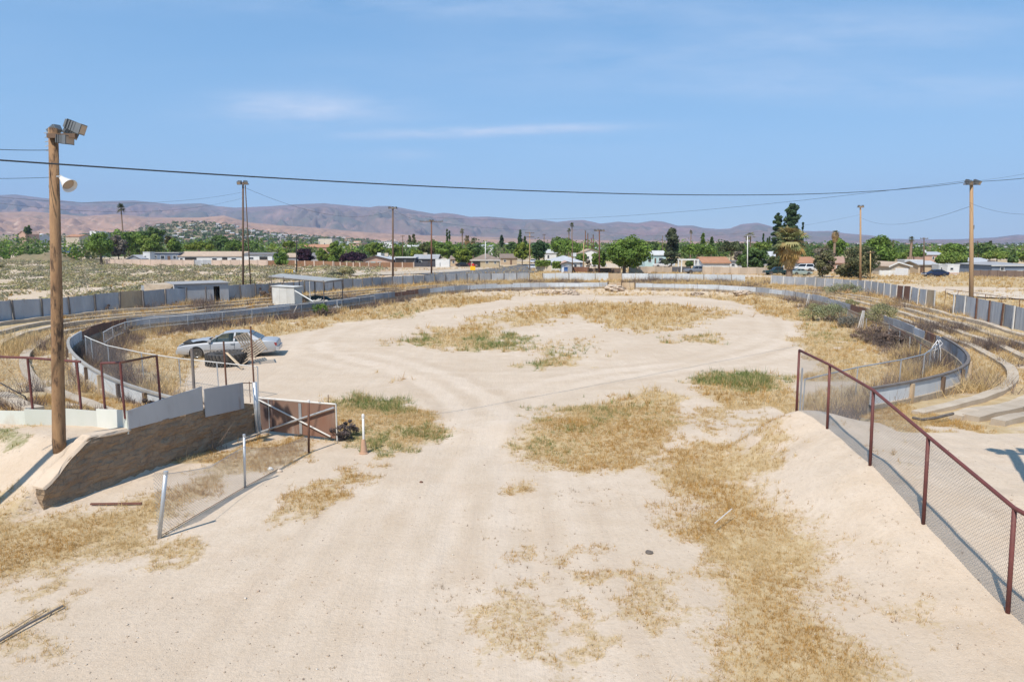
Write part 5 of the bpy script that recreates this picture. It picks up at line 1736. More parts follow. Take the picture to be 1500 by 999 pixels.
# ------------------------------------------------------------------ cone and white post by the drive
cp_ = at(533, 664, 0); cpz = zof(cp_.x, cp_.y)
cn = MB().lathe([(.135, 0), (.135, .02), (.115, .03), (.105, .06), (.072, .34), (.05, .44), (.05, .445), (.0, .445)], 16, None, (cp_.x, cp_.y, cpz)).obj('traffic_cone', worn('faded_cone', (.40, .225, .135), (.48, .31, .21), 3, .8))
tag(cn, 'faded orange traffic cone slipped over the white post by the drive', 'cone')
wp = thing('white_post', 'slim white pipe standing in the faded traffic cone', 'post', tuple(cp_))
zt = atY(533.5, 607, cp_.y).z
MB().tube([(cp_.x, cp_.y, -.1), (cp_.x + .01, cp_.y, zt)], .034, 10).obj('pipe', M_LAMPW, wp, smooth=True)
MB().lathe([(.042, -.10), (.045, -.09), (.045, -.02), (.03, .01), (0, .015)], 10, None, (cp_.x + .01, cp_.y, zt)).obj('cap', M_LAMPW, wp)

# ------------------------------------------------------------------ shed, shade roof, booth on the west terraces
sA = at(216, 449, .95); sB = at(336, 443.5, .9)
du = (sB - sA); du.z = 0; SL = du.length; du.normalize(); dn = Vector((-du.y, du.x, 0))
sz = .75
sh_ = thing('long_shed', 'long low grey shed with two dark doorways built into the west fence', 'shed', tuple(sub(sA, sz)))
zA = atY(256, 415, (sA + du * SL * .35).y).z; zB = atY(334, 414.5, sB.y).z
hA = 2.0


def spt(s, o, z):
    p = sA + du * s + dn * o
    return Vector((p.x, p.y, z))


M_SHED = worn('shed_sheet', (.33, .34, .365), (.42, .43, .45), .9, .65, .1, c=(.30, .24, .20), cscale=1.2, cover=(.6, .8), stretch=(1, 1, .3))
s0 = SL * .33; top = zB
ws = MB()
segs = [(s0, s0 + .25), (s0 + .85, SL - 1.35), (SL - .8, SL)]
for a, b in segs:
    ws.prism([spt(a, 0, sz - .2), spt(b, 0, sz - .2), spt(b, 0, top), spt(a, 0, top)], dn * .06)
for a, b in ((s0 + .25, s0 + .85), (SL - 1.35, SL - .8)):
    ws.prism([spt(a, 0, top - .28), spt(b, 0, top - .28), spt(b, 0, top), spt(a, 0, top)], dn * .06)
ws.prism([spt(s0, 0.06, sz - .2), spt(s0, 2.4, sz - .2), spt(s0, 2.4, top + .1), spt(s0, .06, top)], du * .06)
ws.prism([spt(SL - .06, 0.06, sz - .2), spt(SL - .06, 2.4, sz - .2), spt(SL - .06, 2.4, top + .1), spt(SL - .06, .06, top)], du * .06)
ws.prism([spt(s0, 2.4, sz - .2), spt(SL, 2.4, sz - .2), spt(SL, 2.4, top + .1), spt(s0, 2.4, top + .1)], dn * .06)
ws.obj('wall', M_SHED, sh_)
for a, b in ((s0 + .27, s0 + .83), (SL - 1.33, SL - .82)):
    MB().prism([spt(a, .5, sz - .1), spt(b, .5, sz - .1), spt(b, .5, top - .3), spt(a, .5, top - .3)], dn * .04).obj('door', M_DARKIN, sh_)
MB().prism([spt(s0 - .15, -.15, top + .01), spt(SL + .1, -.15, top + .01), spt(SL + .1, 2.6, top + .12), spt(s0 - .15, 2.6, top + .12)], (0, 0, .05)).obj('roof', worn('shed_roof', (.36, .36, .36), (.28, .26, .25), 1, .7), sh_)
MB().prism([spt(s0 - .05, -.02, top), spt(s0 - .05, 2.3, top + .1), spt(SL * .05, 2.3, top + .05), spt(SL * .05, 2.3, sz + .9), spt(SL * .20, 1.1, sz + .9)], (0, 0, -.04)).obj('lean_to_roof', M_CONC, sh_)
wl = MB().prism([spt(SL * .02, 2.3, sz - .2), spt(s0, 2.3, sz - .2), spt(s0, 2.3, top), spt(SL * .02, 2.3, top - .1)], dn * .05)
wl.obj('end_wall', M_SHEETW, sh_)
MB().tube([spt(s0 - .1, -.1, sz - .2), spt(s0 - .1, -.1, top)], .06, 6).obj('corner_post', M_POSTW, sh_)

# shade roof on posts
cA = atY(393, 404.5, 66); cB = atY(478, 412, 62.5); cC = atY(503, 410.5, 66); cD = atY(412, 402.5, 71)
zr_ = cA.z
sr = thing('shade_roof', 'flat shade roof of pale corrugated sheets on thin poles, over the west terraces', 'canopy', tuple(sub(cB, .7)))
rows = []
nC = 40
for k in range(nC + 1):
    t = k / nC
    a = cA.lerp(cB, t); b = cD.lerp(cC, t)
    dz = .035 * math.sin(t * PI * 2 * 20)
    rows.append([a + Vector((0, 0, dz)), b + Vector((0, 0, dz + .12))])
rows2 = [[v - Vector((0, 0, .04)) for v in r] for r in rows]
rr_ = MB().grid(rows); rr_.grid(rows2)
for k in (0, 1):
    rr_.grid([[r[k] for r in rows], [r[k] for r in rows2]])
rr_.obj('sheet_roof', worn('shade_sheet', (.40, .40, .385), (.33, .32, .30), 1.0, .6, .1, c=(.27, .23, .19), cscale=1.2), sr)
MB().tube([cA - Vector((0, 0, .1)), cB - Vector((0, 0, .1))], .06, 6).obj('beam', M_POSTD, sr)
MB().tube([cB - Vector((0, 0, .1)), cC - Vector((0, 0, .0))], .06, 6).obj('beam', M_POSTD, sr)
for t, e, mt in ((.05, 0, M_POSTD), (.27, 0, M_POSTD), (.72, 0, M_POSTW), (.95, 0, M_POSTD), (.98, 1, M_POSTD), (.55, 1, M_POSTD), (.3, 1, M_POSTD)):
    p = (cA.lerp(cB, t) if e == 0 else cD.lerp(cC, t))
    MB().tube([(p.x, p.y, zof(p.x, p.y) - .1), (p.x, p.y, p.z + .05)], .045, 6).obj('pole', mt, sr)
bA = atY(399, 436, 62.5); bB = atY(431.5, 438.5, 60.5); bz = .75
bt = atY(431.5, 421.5, 60.5).z
bo = thing('white_booth', 'small white ticket booth with an open end under the shade roof', 'booth', tuple(sub(bA, bz)))
bu = (bB - bA); bu.z = 0; bl = bu.length; bu.normalize(); bn = Vector((-bu.y, bu.x, 0))


def bpt(s, o, z):
    p = bA + bu * s + bn * o
    return Vector((p.x, p.y, z))


M_WHITEB = worn('white_board', (.56, .555, .53), (.46, .45, .42), 1.3, .8, c=(.42, .38, .32), cscale=1.6, cover=(.6, .8))
for k in range(3):
    MB().prism([bpt(bl * k / 3 + .01, 0, bz - .2), bpt(bl * (k + 1) / 3 - .01, 0, bz - .2), bpt(bl * (k + 1) / 3 - .01, 0, bt), bpt(bl * k / 3 + .01, 0, bt)], bn * .05).obj('wall_panel', M_WHITEB, bo)
MB().prism([bpt(0, .05, bz - .2), bpt(0, .8, bz - .2), bpt(0, .8, bt), bpt(0, .05, bt)], bu * .05).obj('side_wall', M_WHITEB, bo)
MB().prism([bpt(bl - .05, .06, bz - .2), bpt(bl - .05, .8, bz - .2), bpt(bl - .05, .8, bt), bpt(bl - .05, .06, bt)], bu * .05).obj('side_wall', M_WHITEB, bo)
MB().prism([bpt(-.08, -.08, bt + .01), bpt(bl + .08, -.08, bt + .01), bpt(bl + .08, .9, bt + .05), bpt(-.08, .9, bt + .05)], (0, 0, .05)).obj('roof', M_WHITEB, bo)
pA = atY(432, 426, 60.3); pB = atY(459, 442, 59.0); pB.z = max(pB.z, .8)
tag(MB().tube([pA, pB], .05, 8).obj('fallen_pipe', M_LAMPW), 'white pipe sloping from the booth down to the junk heap', 'pipe')
pC = atY(432, 440, 60); pD = atY(438, 443, 59.4)
# dark tarp heap
tb = at(466, 442, .85)
rows = []
for j in range(9):
    row = []
    for i in range(17):
        u, v = i / 16 * 2 - 1, j / 8 * 2 - 1
        e = max(0, 1 - (abs(u) ** 3 + abs(v) ** 3))
        zz = .62 + .75 * e ** .6 + .16 * (fbm(np.array([u * 3.0]), np.array([v * 3.0]), 9, 3)[0] - .5) * 2 * e
        row.append(Vector((tb.x + u * 1.35, tb.y + .4 + v * .8, zz)))
    rows.append(row)
o = MB().grid(rows).obj('tarp_heap', worn('dark_teal_tarp', (.010, .045, .055), (.022, .07, .08), 2, .6, bump=.4), smooth=True)
tag(o, 'dark teal tarpaulin heaped over something under the shade roof', 'tarp')
jk = thing('junk_heap', 'small heap of pale boards and pipes in front of the dark teal tarp', 'junk', tuple(at(460, 444, .8)))
for k in range(6):
    a = at(456 + 2.3 * k, 443 + .3 * (k % 2), .95); d = Vector((random.uniform(.3, .8), random.uniform(-.2, .2), random.uniform(.05, .3)))
    MB().prism([a, a + d, a + d + Vector((0, 0, .12)), a + Vector((0, 0, .12))], (.0, .05, .02)).obj('board', M_WHITEB, jk)
# small white pipe rack inside the fence below
rk = at(494, 458, 0)
rt_ = thing('white_pipe_rack', 'small white pipe frame at the west fence below the shade roof', 'rack', tuple(rk))
for dx in (-.3, -.1, .1, .3):
    MB().tube([(rk.x + dx, rk.y, -.05), (rk.x + dx, rk.y, .55 + .1 * (abs(dx) < .2))], .03, 6).obj('upright', M_LAMPW, rt_)
MB().tube([(rk.x - .32, rk.y, .52), (rk.x + .32, rk.y, .52)], .03, 6).obj('bar', M_LAMPW, rt_)
MB().tube([(rk.x + .02, rk.y, .5), (rk.x + .02, rk.y, 1.25)], .03, 6).obj('tall_bar', M_LAMPW, rt_)
br0 = at(427, 465, 0); br1 = atY(435, 448, br0.y + .2)
tag(MB().tube([br0, br1], .035, 6).obj('leaning_pipe', M_RAILW), 'pale pipe leaning on the west fence below the white booth', 'pipe')

# yellow barrier and frame out in the scrub, small signs
yb = at(424, 402, 0)
yr = thing('yellow_barrier', 'low yellow pipe barrier with a white marker out in the scrub', 'barrier', tuple(yb))
M_YEL = worn('yellow_paint', (.62, .40, .03), (.52, .36, .05), 2, .6)
for x in (418, 425, 429):
    p = atY(x, 402, yb.y); MB().tube([(p.x, p.y, 0), (p.x, p.y, .95)], .09, 6).obj('post', M_YEL, yr)
for zz in (.9, .5):
    a, b = atY(418, 400, yb.y), atY(429, 400, yb.y); MB().tube([(a.x, a.y, zz), (b.x, b.y, zz)], .09, 6).obj('rail', M_YEL, yr)
p = atY(431, 399, yb.y); MB().lathe([(.0, .3), (.22, .35), (.22, .8), (0, .85)], 10, None, (p.x, p.y, 0)).obj('marker', M_LAMPW, yr)
yf = at(379, 408, 0)
yr2 = thing('pipe_stand', 'pale yellow pipe frame standing in the scrub left of the shade roof', 'stand', tuple(yf))
M_YELP = worn('pale_yellow_paint', (.62, .54, .25), (.52, .47, .24), 2, .6)
a, b = atY(359, 399, yf.y), atY(379.5, 399, yf.y)
MB().tube([a, b, (b.x, b.y, 0)], .06, 6).obj('frame_pipe', M_YELP, yr2); MB().tube([(a.x, a.y, 0), a], .06, 6).obj('post', M_YELP, yr2)
sg = at(692.5, 403, 0)
sgn = thing('yellow_sign', 'yellow warning sign with a red octagon above, where the street meets the dirt', 'sign', tuple(sg))
MB().tube([(sg.x, sg.y, 0), (sg.x, sg.y, 2.7)], .06, 6).obj('post', M_GALV, sgn)
c = atY(692.5, 393, sg.y); MB().prism([c + Vector((-.55, -.1, -.45)), c + Vector((.55, -.1, -.45)), c + Vector((.55, -.1, .42)), c + Vector((-.55, -.1, .42))], (0, .04, 0)).obj('yellow_board', worn('sign_yellow', (.78, .45, .015), (.70, .40, .02), 2, .5), sgn)
c = atY(692.8, 388, sg.y)
MB().prism([c + Vector((.30 * math.cos(PI / 8 + k * PI / 4), -.1, .30 * math.sin(PI / 8 + k * PI / 4))) for k in range(8)], (0, .04, 0)).obj('red_octagon', worn('sign_red', (.55, .045, .03), (.5, .05, .04), 2, .5), sgn)

# ------------------------------------------------------------------ odds and ends on the dirt
def stone(name, label, px, py, r, mat, z=0.0, flat_=.5, cat='rock', group=None, seed=1):
    c = at(px, py, z); zz = zof(c.x, c.y)
    bm = bmesh.new(); bmesh.ops.create_icosphere(bm, subdivisions=4, radius=1)
    for v in bm.verts:
        n = fbm(np.array([v.co.x * 1.6 + seed]), np.array([v.co.y * 1.6 + v.co.z * 1.3]), seed, 3)[0]
        v.co = v.co * ((.72 + .55 * n) if flat_ > .4 else (.45 + 1.0 * fbm(np.array([v.co.x * 4 + seed]), np.array([v.co.y * 4 + v.co.z * 3]), seed, 4)[0]))
        v.co = Vector((v.co.x * r, v.co.y * r * .8, v.co.z * r * flat_))
    me = bpy.data.meshes.new(name); bm.to_mesh(me); bm.free()
    me.materials.append(mat)
    o = bpy.data.objects.new(name, me); COL.objects.link(o); o.location = (c.x, c.y, zz + r * flat_ * .35)
    return tag(o, label, cat, group)


M_ROCKD = worn('dark_rock', (.10, .085, .075), (.16, .135, .115), 6, .9)
M_ROCKP = worn('pale_rubble', (.52, .43, .34), (.42, .33, .25), 2.5, .95, c=(.47, .33, .255), cscale=1.2, bump=.8)
stone('dark_rock', 'single dark flat rock lying on the drive at the front', 951, 810, .085, M_ROCKD, flat_=.5)
stone('small_rock', 'tiny reddish rock on the drive near its middle', 617, 707, .05, M_RUSTP, flat_=.6)
stone('plastic_bag', 'crumpled white bag caught at the foot of the sagging chain link fence', 396, 688, .08, M_LAMPW, flat_=.8, cat='bag')
stone('pale_stone', 'pale stone lying beside the white bag', 409, 691, .09, M_ROCKP, flat_=.6)
for k, (x, y, r, lb) in enumerate(((806, 430.5, 1.3, 'leftmost low heap of pinkish rubble along the far wall'), (831, 431, 1.7, 'broad pale rubble heap along the far wall, left of the plywood gate'), (842, 432, .8, 'small pale lump right of the broad rubble heap'),
                                   (899, 429, 1.9, 'pale rubble heap right below the plywood gate'), (1021, 433.5, 1.1, 'long low rubble heap along the far wall, left of the palm'), (1088, 437, 1.5, 'rightmost pale rubble heap along the far wall, near the leaning slat'),
                                   (787, 431, 1.0, 'reddish lump left of all the rubble heaps'))):
    stone('rubble_heap', lb, x, y, r * .72, M_ROCKP, flat_=.36, cat='rubble', group='rubble heaps along the far wall', seed=k + 3)
lp0, lp1 = at(132, 741.5, 0), at(207, 740.5, 0)
tag(MB().prism([lp0 + Vector((0, 0, .03)), lp1 + Vector((0, 0, .03)), lp1 + Vector((0, 0, .07)), lp0 + Vector((0, 0, .07))], (0, .05, 0)).obj('rusty_beam', worn('rusty_steel', (.22, .10, .07), (.16, .08, .06), 4, .9)), 'rusty beam lying in the dry grass at the foot of the block wall', 'beam')
lp0, lp1 = at(-15, 947, .05), at(92, 887, .05)
tag(MB().tube([lp0, lp0.lerp(lp1, .5) + Vector((0, 0, .02)), lp1], .02, 8).obj('iron_pipe', M_POSTD), 'dark iron pipe lying on the sand at the bottom left corner', 'pipe')
lp0, lp1 = at(-10, 942, .05), at(70, 893, .05)
tag(MB().tube([lp0 + Vector((-.05, .1, 0)), lp1 + Vector((-.08, .05, 0))], .011, 6).obj('wooden_stick', M_PLY), 'thin pale stick lying beside the dark iron pipe', 'stick')
lp0, lp1 = at(1047, 766, .25), at(1072, 745, .3)
tag(MB().tube([lp0, lp1], .012, 5).obj('dry_stick', M_RAILW), 'short pale stick lying in the golden grass on the right', 'stick')
cr0 = [at(x, y, .95) for x, y in ((1337, 613), (1350, 616), (1372, 613), (1396, 607))]
tag(MB().tube([p + Vector((0, 0, .03)) for p in cr0], .045, 6).obj('root_branch', M_ROCKD), 'dark crooked branch on the pale dirt below the east steps', 'branch')
# ------------------------------------------------------------------ trees and shrubs
M_LEAF = leafy('leaves', .30, .6)
M_STRAW = leafy('dry_blades', .30, .85)
M_BARK = worn('bark', (.15, .115, .085), (.10, .08, .06), 3, .95, bump=.5)
M_BARKP = worn('palm_bark', (.27, .19, .13), (.20, .14, .10), 3, .95, bump=.5, stretch=(1, 1, 3))


def rand_dirs(n, rng):
    v = rng.normal(size=(n, 3)); return v / np.linalg.norm(v, axis=1)[:, None]


def leaf_quads(cent, nrm, size, rng, narrow=.55):
    """one small leaf-shaped quad at each centre"""
    n = len(cent)
    t = rand_dirs(n, rng); t -= nrm * (t * nrm).sum(1)[:, None]; t /= np.linalg.norm(t, axis=1)[:, None] + 1e-9
    b = np.cross(nrm, t)
    s = size * rng.uniform(.65, 1.35, n)
    a = t * s[:, None]; c = b * (s * narrow)[:, None]
    bend = nrm * (s * .18)[:, None]
    v = np.stack([cent - a - bend, cent + c + bend, cent + a - bend, cent - c + bend], 1).reshape(-1, 3)
    f = np.arange(4 * n).reshape(-1, 4)
    return v, f


def tint_of(n_each, k, cols, rng, amp=.22):
    """colour per clump with a little change per leaf"""
    cols = np.array(cols)
    base = cols[rng.integers(0, len(cols), k)] * rng.uniform(1 - amp, 1 + amp, k)[:, None]
    c = np.repeat(base, n_each, 0) * rng.uniform(.85, 1.15, (n_each * k, 1))
    return np.clip(np.repeat(c, 4, 0), 0, 1)


def crown_mesh(w, h, shape, cols, rng, clumps=46, per=56, leaf=.30, gap=.0):
    """leaves gathered in clumps; centre of crown at 0, half-sizes w/2, h/2"""
    k = clumps
    d = rand_dirs(k, rng)
    if shape == 'round':
        r = rng.uniform(.3, 1.12, k) ** .7
        pos = d * r[:, None] * np.array([w * .41, w * .41, h * .41]) + rng.normal(0, .05, 3) * w; pos[:, 2] *= np.where(pos[:, 2] < 0, .85, 1)
        cr = np.minimum(w, h) * rng.uniform(.08, .25, k)
    elif shape == 'wide':
        r = rng.uniform(.4, 1.0, k) ** .5
        pos = d * r[:, None] * np.array([w * .42, w * .42, h * .38]); pos[:, 2] = np.abs(pos[:, 2]) * 1.1 - h * .12
        cr = np.minimum(w, h) * rng.uniform(.14, .26, k)
    elif shape == 'cone':
        t = rng.uniform(0, 1, k) ** 1.1
        ang = rng.uniform(0, 2 * PI, k); rr = (1 - t) * w * .42 * rng.uniform(.5, 1, k)
        pos = np.stack([rr * np.cos(ang), rr * np.sin(ang), (t - .5) * h * .92], 1)
        cr = w * (.10 + .14 * (1 - t)) * rng.uniform(.8, 1.3, k)
    elif shape == 'column':
        t = rng.uniform(0, 1, k); ang = rng.uniform(0, 2 * PI, k)
        rr = w * .26 * rng.uniform(.3, 1, k) * np.sqrt(np.clip(1 - t ** 3, .05, 1))
        pos = np.stack([rr * np.cos(ang), rr * np.sin(ang), (t - .5) * h * .94], 1)
        cr = w * rng.uniform(.18, .30, k) * np.clip(1.15 - t, .3, 1)
    elif shape == 'pine':
        lev = rng.uniform(0, 1, k)
        ang = rng.uniform(0, 2 * PI, k); rr = w * .46 * rng.uniform(.25, 1, k) * (1.0 - .62 * lev) * (.7 + .6 * vnoise(lev * 7, np.floor(ang * 1.3), 5))
        pos = np.stack([rr * np.cos(ang), rr * np.sin(ang), (lev - .5) * h * .95 + rng.uniform(-.03, .03, k) * h], 1)
        cr = w * rng.uniform(.09, .17, k)
    else:  # 'loose': open, ragged
        r = rng.uniform(.2, 1.0, k) ** .6
        pos = d * r[:, None] * np.array([w * .44, w * .44, h * .44])
        cr = np.minimum(w, h) * rng.uniform(.09, .18, k)
    n = k * per
    dd = rand_dirs(n, rng)
    rad = rng.uniform(.35, 1, n) ** .5
    flat_z = .75 if shape not in ('pine',) else .68
    c = np.repeat(pos, per, 0) + dd * (rad * np.repeat(cr, per))[:, None] * np.array([1, 1, flat_z])
    nrm = dd * .75 + rand_dirs(n, rng) * .55 + np.array([0, 0, .25]); nrm /= np.linalg.norm(nrm, axis=1)[:, None]
    v, f = leaf_quads(c, nrm, leaf, rng)
    return v, f, tint_of(per, k, cols, rng), pos


GRN = [(0.151, 0.235, 0.043), (0.193, 0.285, 0.059), (0.122, 0.196, 0.041)]
GRND = [(0.107, 0.172, 0.049), (0.139, 0.206, 0.06), (0.086, 0.141, 0.046)]
GRNY = [(0.187, 0.239, 0.035), (0.226, 0.261, 0.044), (0.15, 0.202, 0.033)]
GRNB = [(0.194, 0.275, 0.051), (0.162, 0.239, 0.048), (0.227, 0.29, 0.067)]
OLIVE = [(0.195, 0.197, 0.091), (0.158, 0.169, 0.084), (0.232, 0.213, 0.113)]
SAGE = [(0.357, 0.335, 0.158), (0.29, 0.291, 0.145), (0.426, 0.371, 0.193)]
PURP = [(0.046, 0.023, 0.039), (0.065, 0.029, 0.047), (0.036, 0.019, 0.034)]
GREY = [(0.237, 0.206, 0.163), (0.188, 0.163, 0.131), (0.275, 0.237, 0.194)]
PINE = [(0.074, 0.12, 0.052), (0.097, 0.145, 0.061), (0.055, 0.097, 0.046)]
TAN = [(.42, .29, .155), (.50, .35, .19), (.34, .225, .12)]
FROND = [(0.215, 0.24, 0.086), (0.163, 0.202, 0.069), (0.273, 0.28, 0.115)]
STRAWC = [(0.608, 0.442, 0.219), (0.528, 0.366, 0.162), (0.687, 0.525, 0.294)]
GOLDC = [(0.491, 0.292, 0.092), (0.574, 0.354, 0.122), (0.409, 0.237, 0.076)]
GREENC = [(0.156, 0.215, 0.055), (0.2, 0.247, 0.077), (0.125, 0.182, 0.05), (0.263, 0.26, 0.094)]
BRUSHC = [(0.258, 0.184, 0.145), (0.199, 0.145, 0.12), (0.321, 0.234, 0.177)]
BRUSHD = [(0.163, 0.123, 0.105), (0.132, 0.102, 0.091), (0.202, 0.152, 0.126)]

tree_n = 0


def tree(name, label, px, y_top, y_bot, w_px, Y, shape='round', cols=GRN, y_base=None, leaf=None, clumps=46, per=56, trunk_r=.2, group=None, cat='tree', limbs=5, name_kind=None, lean=0.0):
    """crown between y_top and y_bot, w_px wide, at distance Y; trunk down to the ground"""
    global tree_n
    tree_n += 1
    rng = np.random.default_rng(1000 + tree_n)
    top = atY(px, y_top, Y); bot = atY(px, y_bot, Y)
    w = w_px / 1000 * Y / 1.0; h = top.z - bot.z
    z0 = zof(top.x, Y)
    root = thing(name, label, cat, (top.x, Y, z0), 0, group)
    cz = (top.z + bot.z) / 2
    leaf = leaf or max(.16, Y * .0016)
    v, f, c, pos = crown_mesh(w * 1.0, h * 1.0, shape, cols, rng, clumps, per, leaf)
    v = v + np.array([0, 0, cz - z0])
    np_mesh('crown', v, f, M_LEAF, c, root)
    t = MB()
    hh = max(cz - z0, .3)
    t.tube([(0, 0, -.2), (lean * .3, 0, hh * .45), (lean * .6, 0, hh * .95), (lean * .6, 0, hh + h * .25)], [trunk_r, trunk_r * .75, trunk_r * .5, trunk_r * .2], 8)
    for k in range(limbs):
        q = pos[rng.integers(0, len(pos))]
        zs = hh * rng.uniform(.45, .85)
        mid = Vector((q[0] * .45, q[1] * .45, (zs + cz - z0 + q[2]) / 2))
        t.tube([(lean * .4, 0, zs), mid, (q[0] * .92, q[1] * .92, cz - z0 + q[2] * .92)], [trunk_r * .45, trunk_r * .3, trunk_r * .1], 6)
    t.obj('trunk', M_BARK, root, local=True)
    return root


def frond_mesh(rng, n_fr, length, droop, cols, up=(.2, 1.2), leaflets=9, width=.07, z0=0.0, spread=1.0):
    """fan palm fronds: stalk and a pleated fan of narrow blades"""
    V, F, Cc = [], [], []
    cols = np.array(cols)
    for i in range(n_fr):
        az = rng.uniform(0, 2 * PI); el = rng.uniform(*up)
        d = np.array([math.cos(az) * math.cos(el), math.sin(az) * math.cos(el), math.sin(el)])
        side = np.array([-math.sin(az), math.cos(az), 0]); upv = np.cross(d, side) * -1
        L = length * rng.uniform(.55, 1.15)
        base = np.array([0, 0, z0 + rng.uniform(-.15, .15)])
        st = base + d * L * .45
        col = cols[rng.integers(0, len(cols))] * rng.uniform(.8, 1.2)
        b = len(V)
        V += [base - side * .03, base + side * .03, st + side * .03, st - side * .03]; F.append((b, b + 1, b + 2, b + 3)); Cc += [col] * 4
        for k in range(leaflets):
            a = (k / (leaflets - 1) - .5) * 2.3 * spread
            ld = d * math.cos(a) + side * math.sin(a)
            l2 = L * .58 * (1 - .28 * abs(a))
            e1 = st + ld * l2 * .6; e2 = st + ld * l2 + np.array([0, 0, -droop * l2 * rng.uniform(.5, 1.2)])
            wv = np.cross(ld, upv); wv = wv / (np.linalg.norm(wv) + 1e-9) * width * L * .5
            b = len(V)
            V += [st - wv * .3, st + wv * .3, e1 + wv, e1 - wv]; F.append((b, b + 1, b + 2, b + 3)); Cc += [col] * 4
            b = len(V)
            V += [e1 - wv, e1 + wv, e2 + wv * .15, e2 - wv * .15]; F.append((b, b + 1, b + 2, b + 3)); Cc += [col * .95] * 4
    return np.array(V), np.array(F), np.clip(np.array(Cc), 0, 1)


def palm(name, label, px, y_top, y_crown_bot, y_base, w_px, Y, skirt=None, trunk_r=.22, cols=FROND, n_fr=34, group=None, leaflets=8):
    global tree_n
    tree_n += 1
    rng = np.random.default_rng(3000 + tree_n)
    top = atY(px, y_top, Y); bot = atY(px, y_crown_bot, Y); z0 = zof(top.x, Y)
    root = thing(name, label, 'palm', (top.x, Y, z0), 0, group)
    R_ = w_px / 2000 * Y; zc = (top.z + bot.z) / 2 - z0
    v, f, c = frond_mesh(rng, n_fr, R_ * 1.05, .35, cols, up=(-.75, 1.35), leaflets=leaflets, width=.085, z0=zc)
    sz_ = (top.z - bot.z) / (2 * R_)
    v[:, 2] = (v[:, 2] - zc) * sz_ + zc
    if skirt:
        v2, f2, c2 = frond_mesh(rng, 46, R_ * 1.0, .5, [(.50, .33, .11), (.56, .40, .18), (.44, .29, .11)], up=(-1.35, -.35), leaflets=leaflets, width=.08, z0=zc - .5)
        f = np.concatenate([f, f2 + len(v)]); v = np.concatenate([v, v2]); c = np.concatenate([c, c2])
    np_mesh('crown', v, f, M_LEAF, c, root)
    if skirt:
        ys0, ys1, wpx = skirt
        zt = atY(px, ys0, Y).z - z0; zb = atY(px, ys1, Y).z - z0; rs = wpx / 2000 * Y
        n = 900
        ang = rng.uniform(0, 2 * PI, n); t = rng.uniform(0, 1, n)
        z = zb + (zt - zb) * t + .3
        r = rs * (.62 + .55 * t ** 1.6) * rng.uniform(.75, 1.12, n)
        L = rng.uniform(.5, 1.3, n)
        ca, sa = np.cos(ang), np.sin(ang)
        wd = rng.uniform(.05, .14, n)
        a = np.stack([r * ca * .8, r * sa * .8, z + L * .5], 1); b = np.stack([r * ca * 1.1, r * sa * 1.1, z - L * .5], 1)
        sd = np.stack([-sa, ca, np.zeros(n)], 1) * wd[:, None]
        vv = np.stack([a - sd, a + sd, b + sd * .6, b - sd * .6], 1).reshape(-1, 3)
        cc = np.array(TAN)[rng.integers(0, 3, n)] * rng.uniform(.75, 1.2, n)[:, None]
        np_mesh('dead_frond_skirt', vv, np.arange(4 * n).reshape(-1, 4), M_STRAW, np.repeat(cc, 4, 0), root)
    hgt = zc
    MB().tube([(0, 0, -.2), (.05, 0, .5), (.02, 0, hgt * .5), (0, 0, hgt)], [trunk_r * 1.25, trunk_r, trunk_r * .85, trunk_r * .8], 10).obj('trunk', M_BARKP, root, local=True)
    return root


def bush(label, px, py, w, h, cols, z=0.0, leaf=.05, clumps=22, per=60, shape='wide', name='bush', group='bushes round the arena', Y=None, cat='bush'):
    global tree_n
    tree_n += 1
    rng = np.random.default_rng(5000 + tree_n)
    c = at(px, py, z) if Y is None else atY(px, py, Y)
    zz = zof(c.x, c.y)
    root = thing(name, label, cat, (c.x, c.y, zz), 0, group)
    v, f, cc, pos = crown_mesh(w, h, shape, cols, rng, clumps, per, leaf)
    v[:, 2] += h * .38
    v[:, 2] = np.maximum(v[:, 2], -.02)
    np_mesh('foliage', v, f, M_LEAF, cc, root)
    t = MB()
    for k in range(7):
        q = pos[rng.integers(0, len(pos))]
        t.tube([(0, 0, -.05), (q[0] * .5, q[1] * .5, h * .2), (q[0] * .9, q[1] * .9, h * .38 + q[2] * .8)], [.03, .02, .008], 5)
    t.obj('stems', M_BARK, root, local=True)
    return root


# bushes in and round the arena
bush('low grey green bush at the left end of the row by the east wall', 1190, 470, 2.7, 1.9, SAGE, leaf=.05, clumps=26, per=80)
bush('full green sage bush right of the low grey green one', 1217, 472, 3.0, 2.2, [(.29, .31, .17), (.33, .34, .20), (.25, .275, .15)], leaf=.05, clumps=30, per=80)
bush('dusty dark bush in front of the tall leaning slats', 1243, 482, 1.8, 1.4, [(.24, .235, .20), (.19, .19, .165), (.28, .27, .22)], leaf=.045, clumps=20, per=70)
bush('tall green sage bush right of the tall leaning slats', 1286, 482, 2.8, 2.4, SAGE, leaf=.05, clumps=30, per=80)
bush('olive bush growing over the low wall behind the tall leaning slats', 1292, 464, 2.2, 1.4, [(.29, .29, .16), (.32, .32, .18), (.25, .26, .14)], z=.6, leaf=.055, clumps=22, per=70)
bush('wide green bush on the east terraces before the white posts', 1234, 433, 4.6, 1.9, [(.31, .32, .19), (.27, .29, .165), (.35, .34, .21)], z=.75, leaf=.065, clumps=28, per=70)
bush('small olive bush on the top of the east wall, beyond the green sage', 1247, 449, 1.6, .9, SAGE, z=.6, leaf=.05)
bush('brown dead brush spread below the tall green sage bush', 1285, 502, 4.2, 1.3, BRUSHC, leaf=.05, clumps=30, per=80, shape='loose')
bush('large dark dead tumbleweed heap against the dark leaning rails', 1310, 511, 3.0, 1.1, BRUSHD, leaf=.05, clumps=24, per=80, shape='loose')
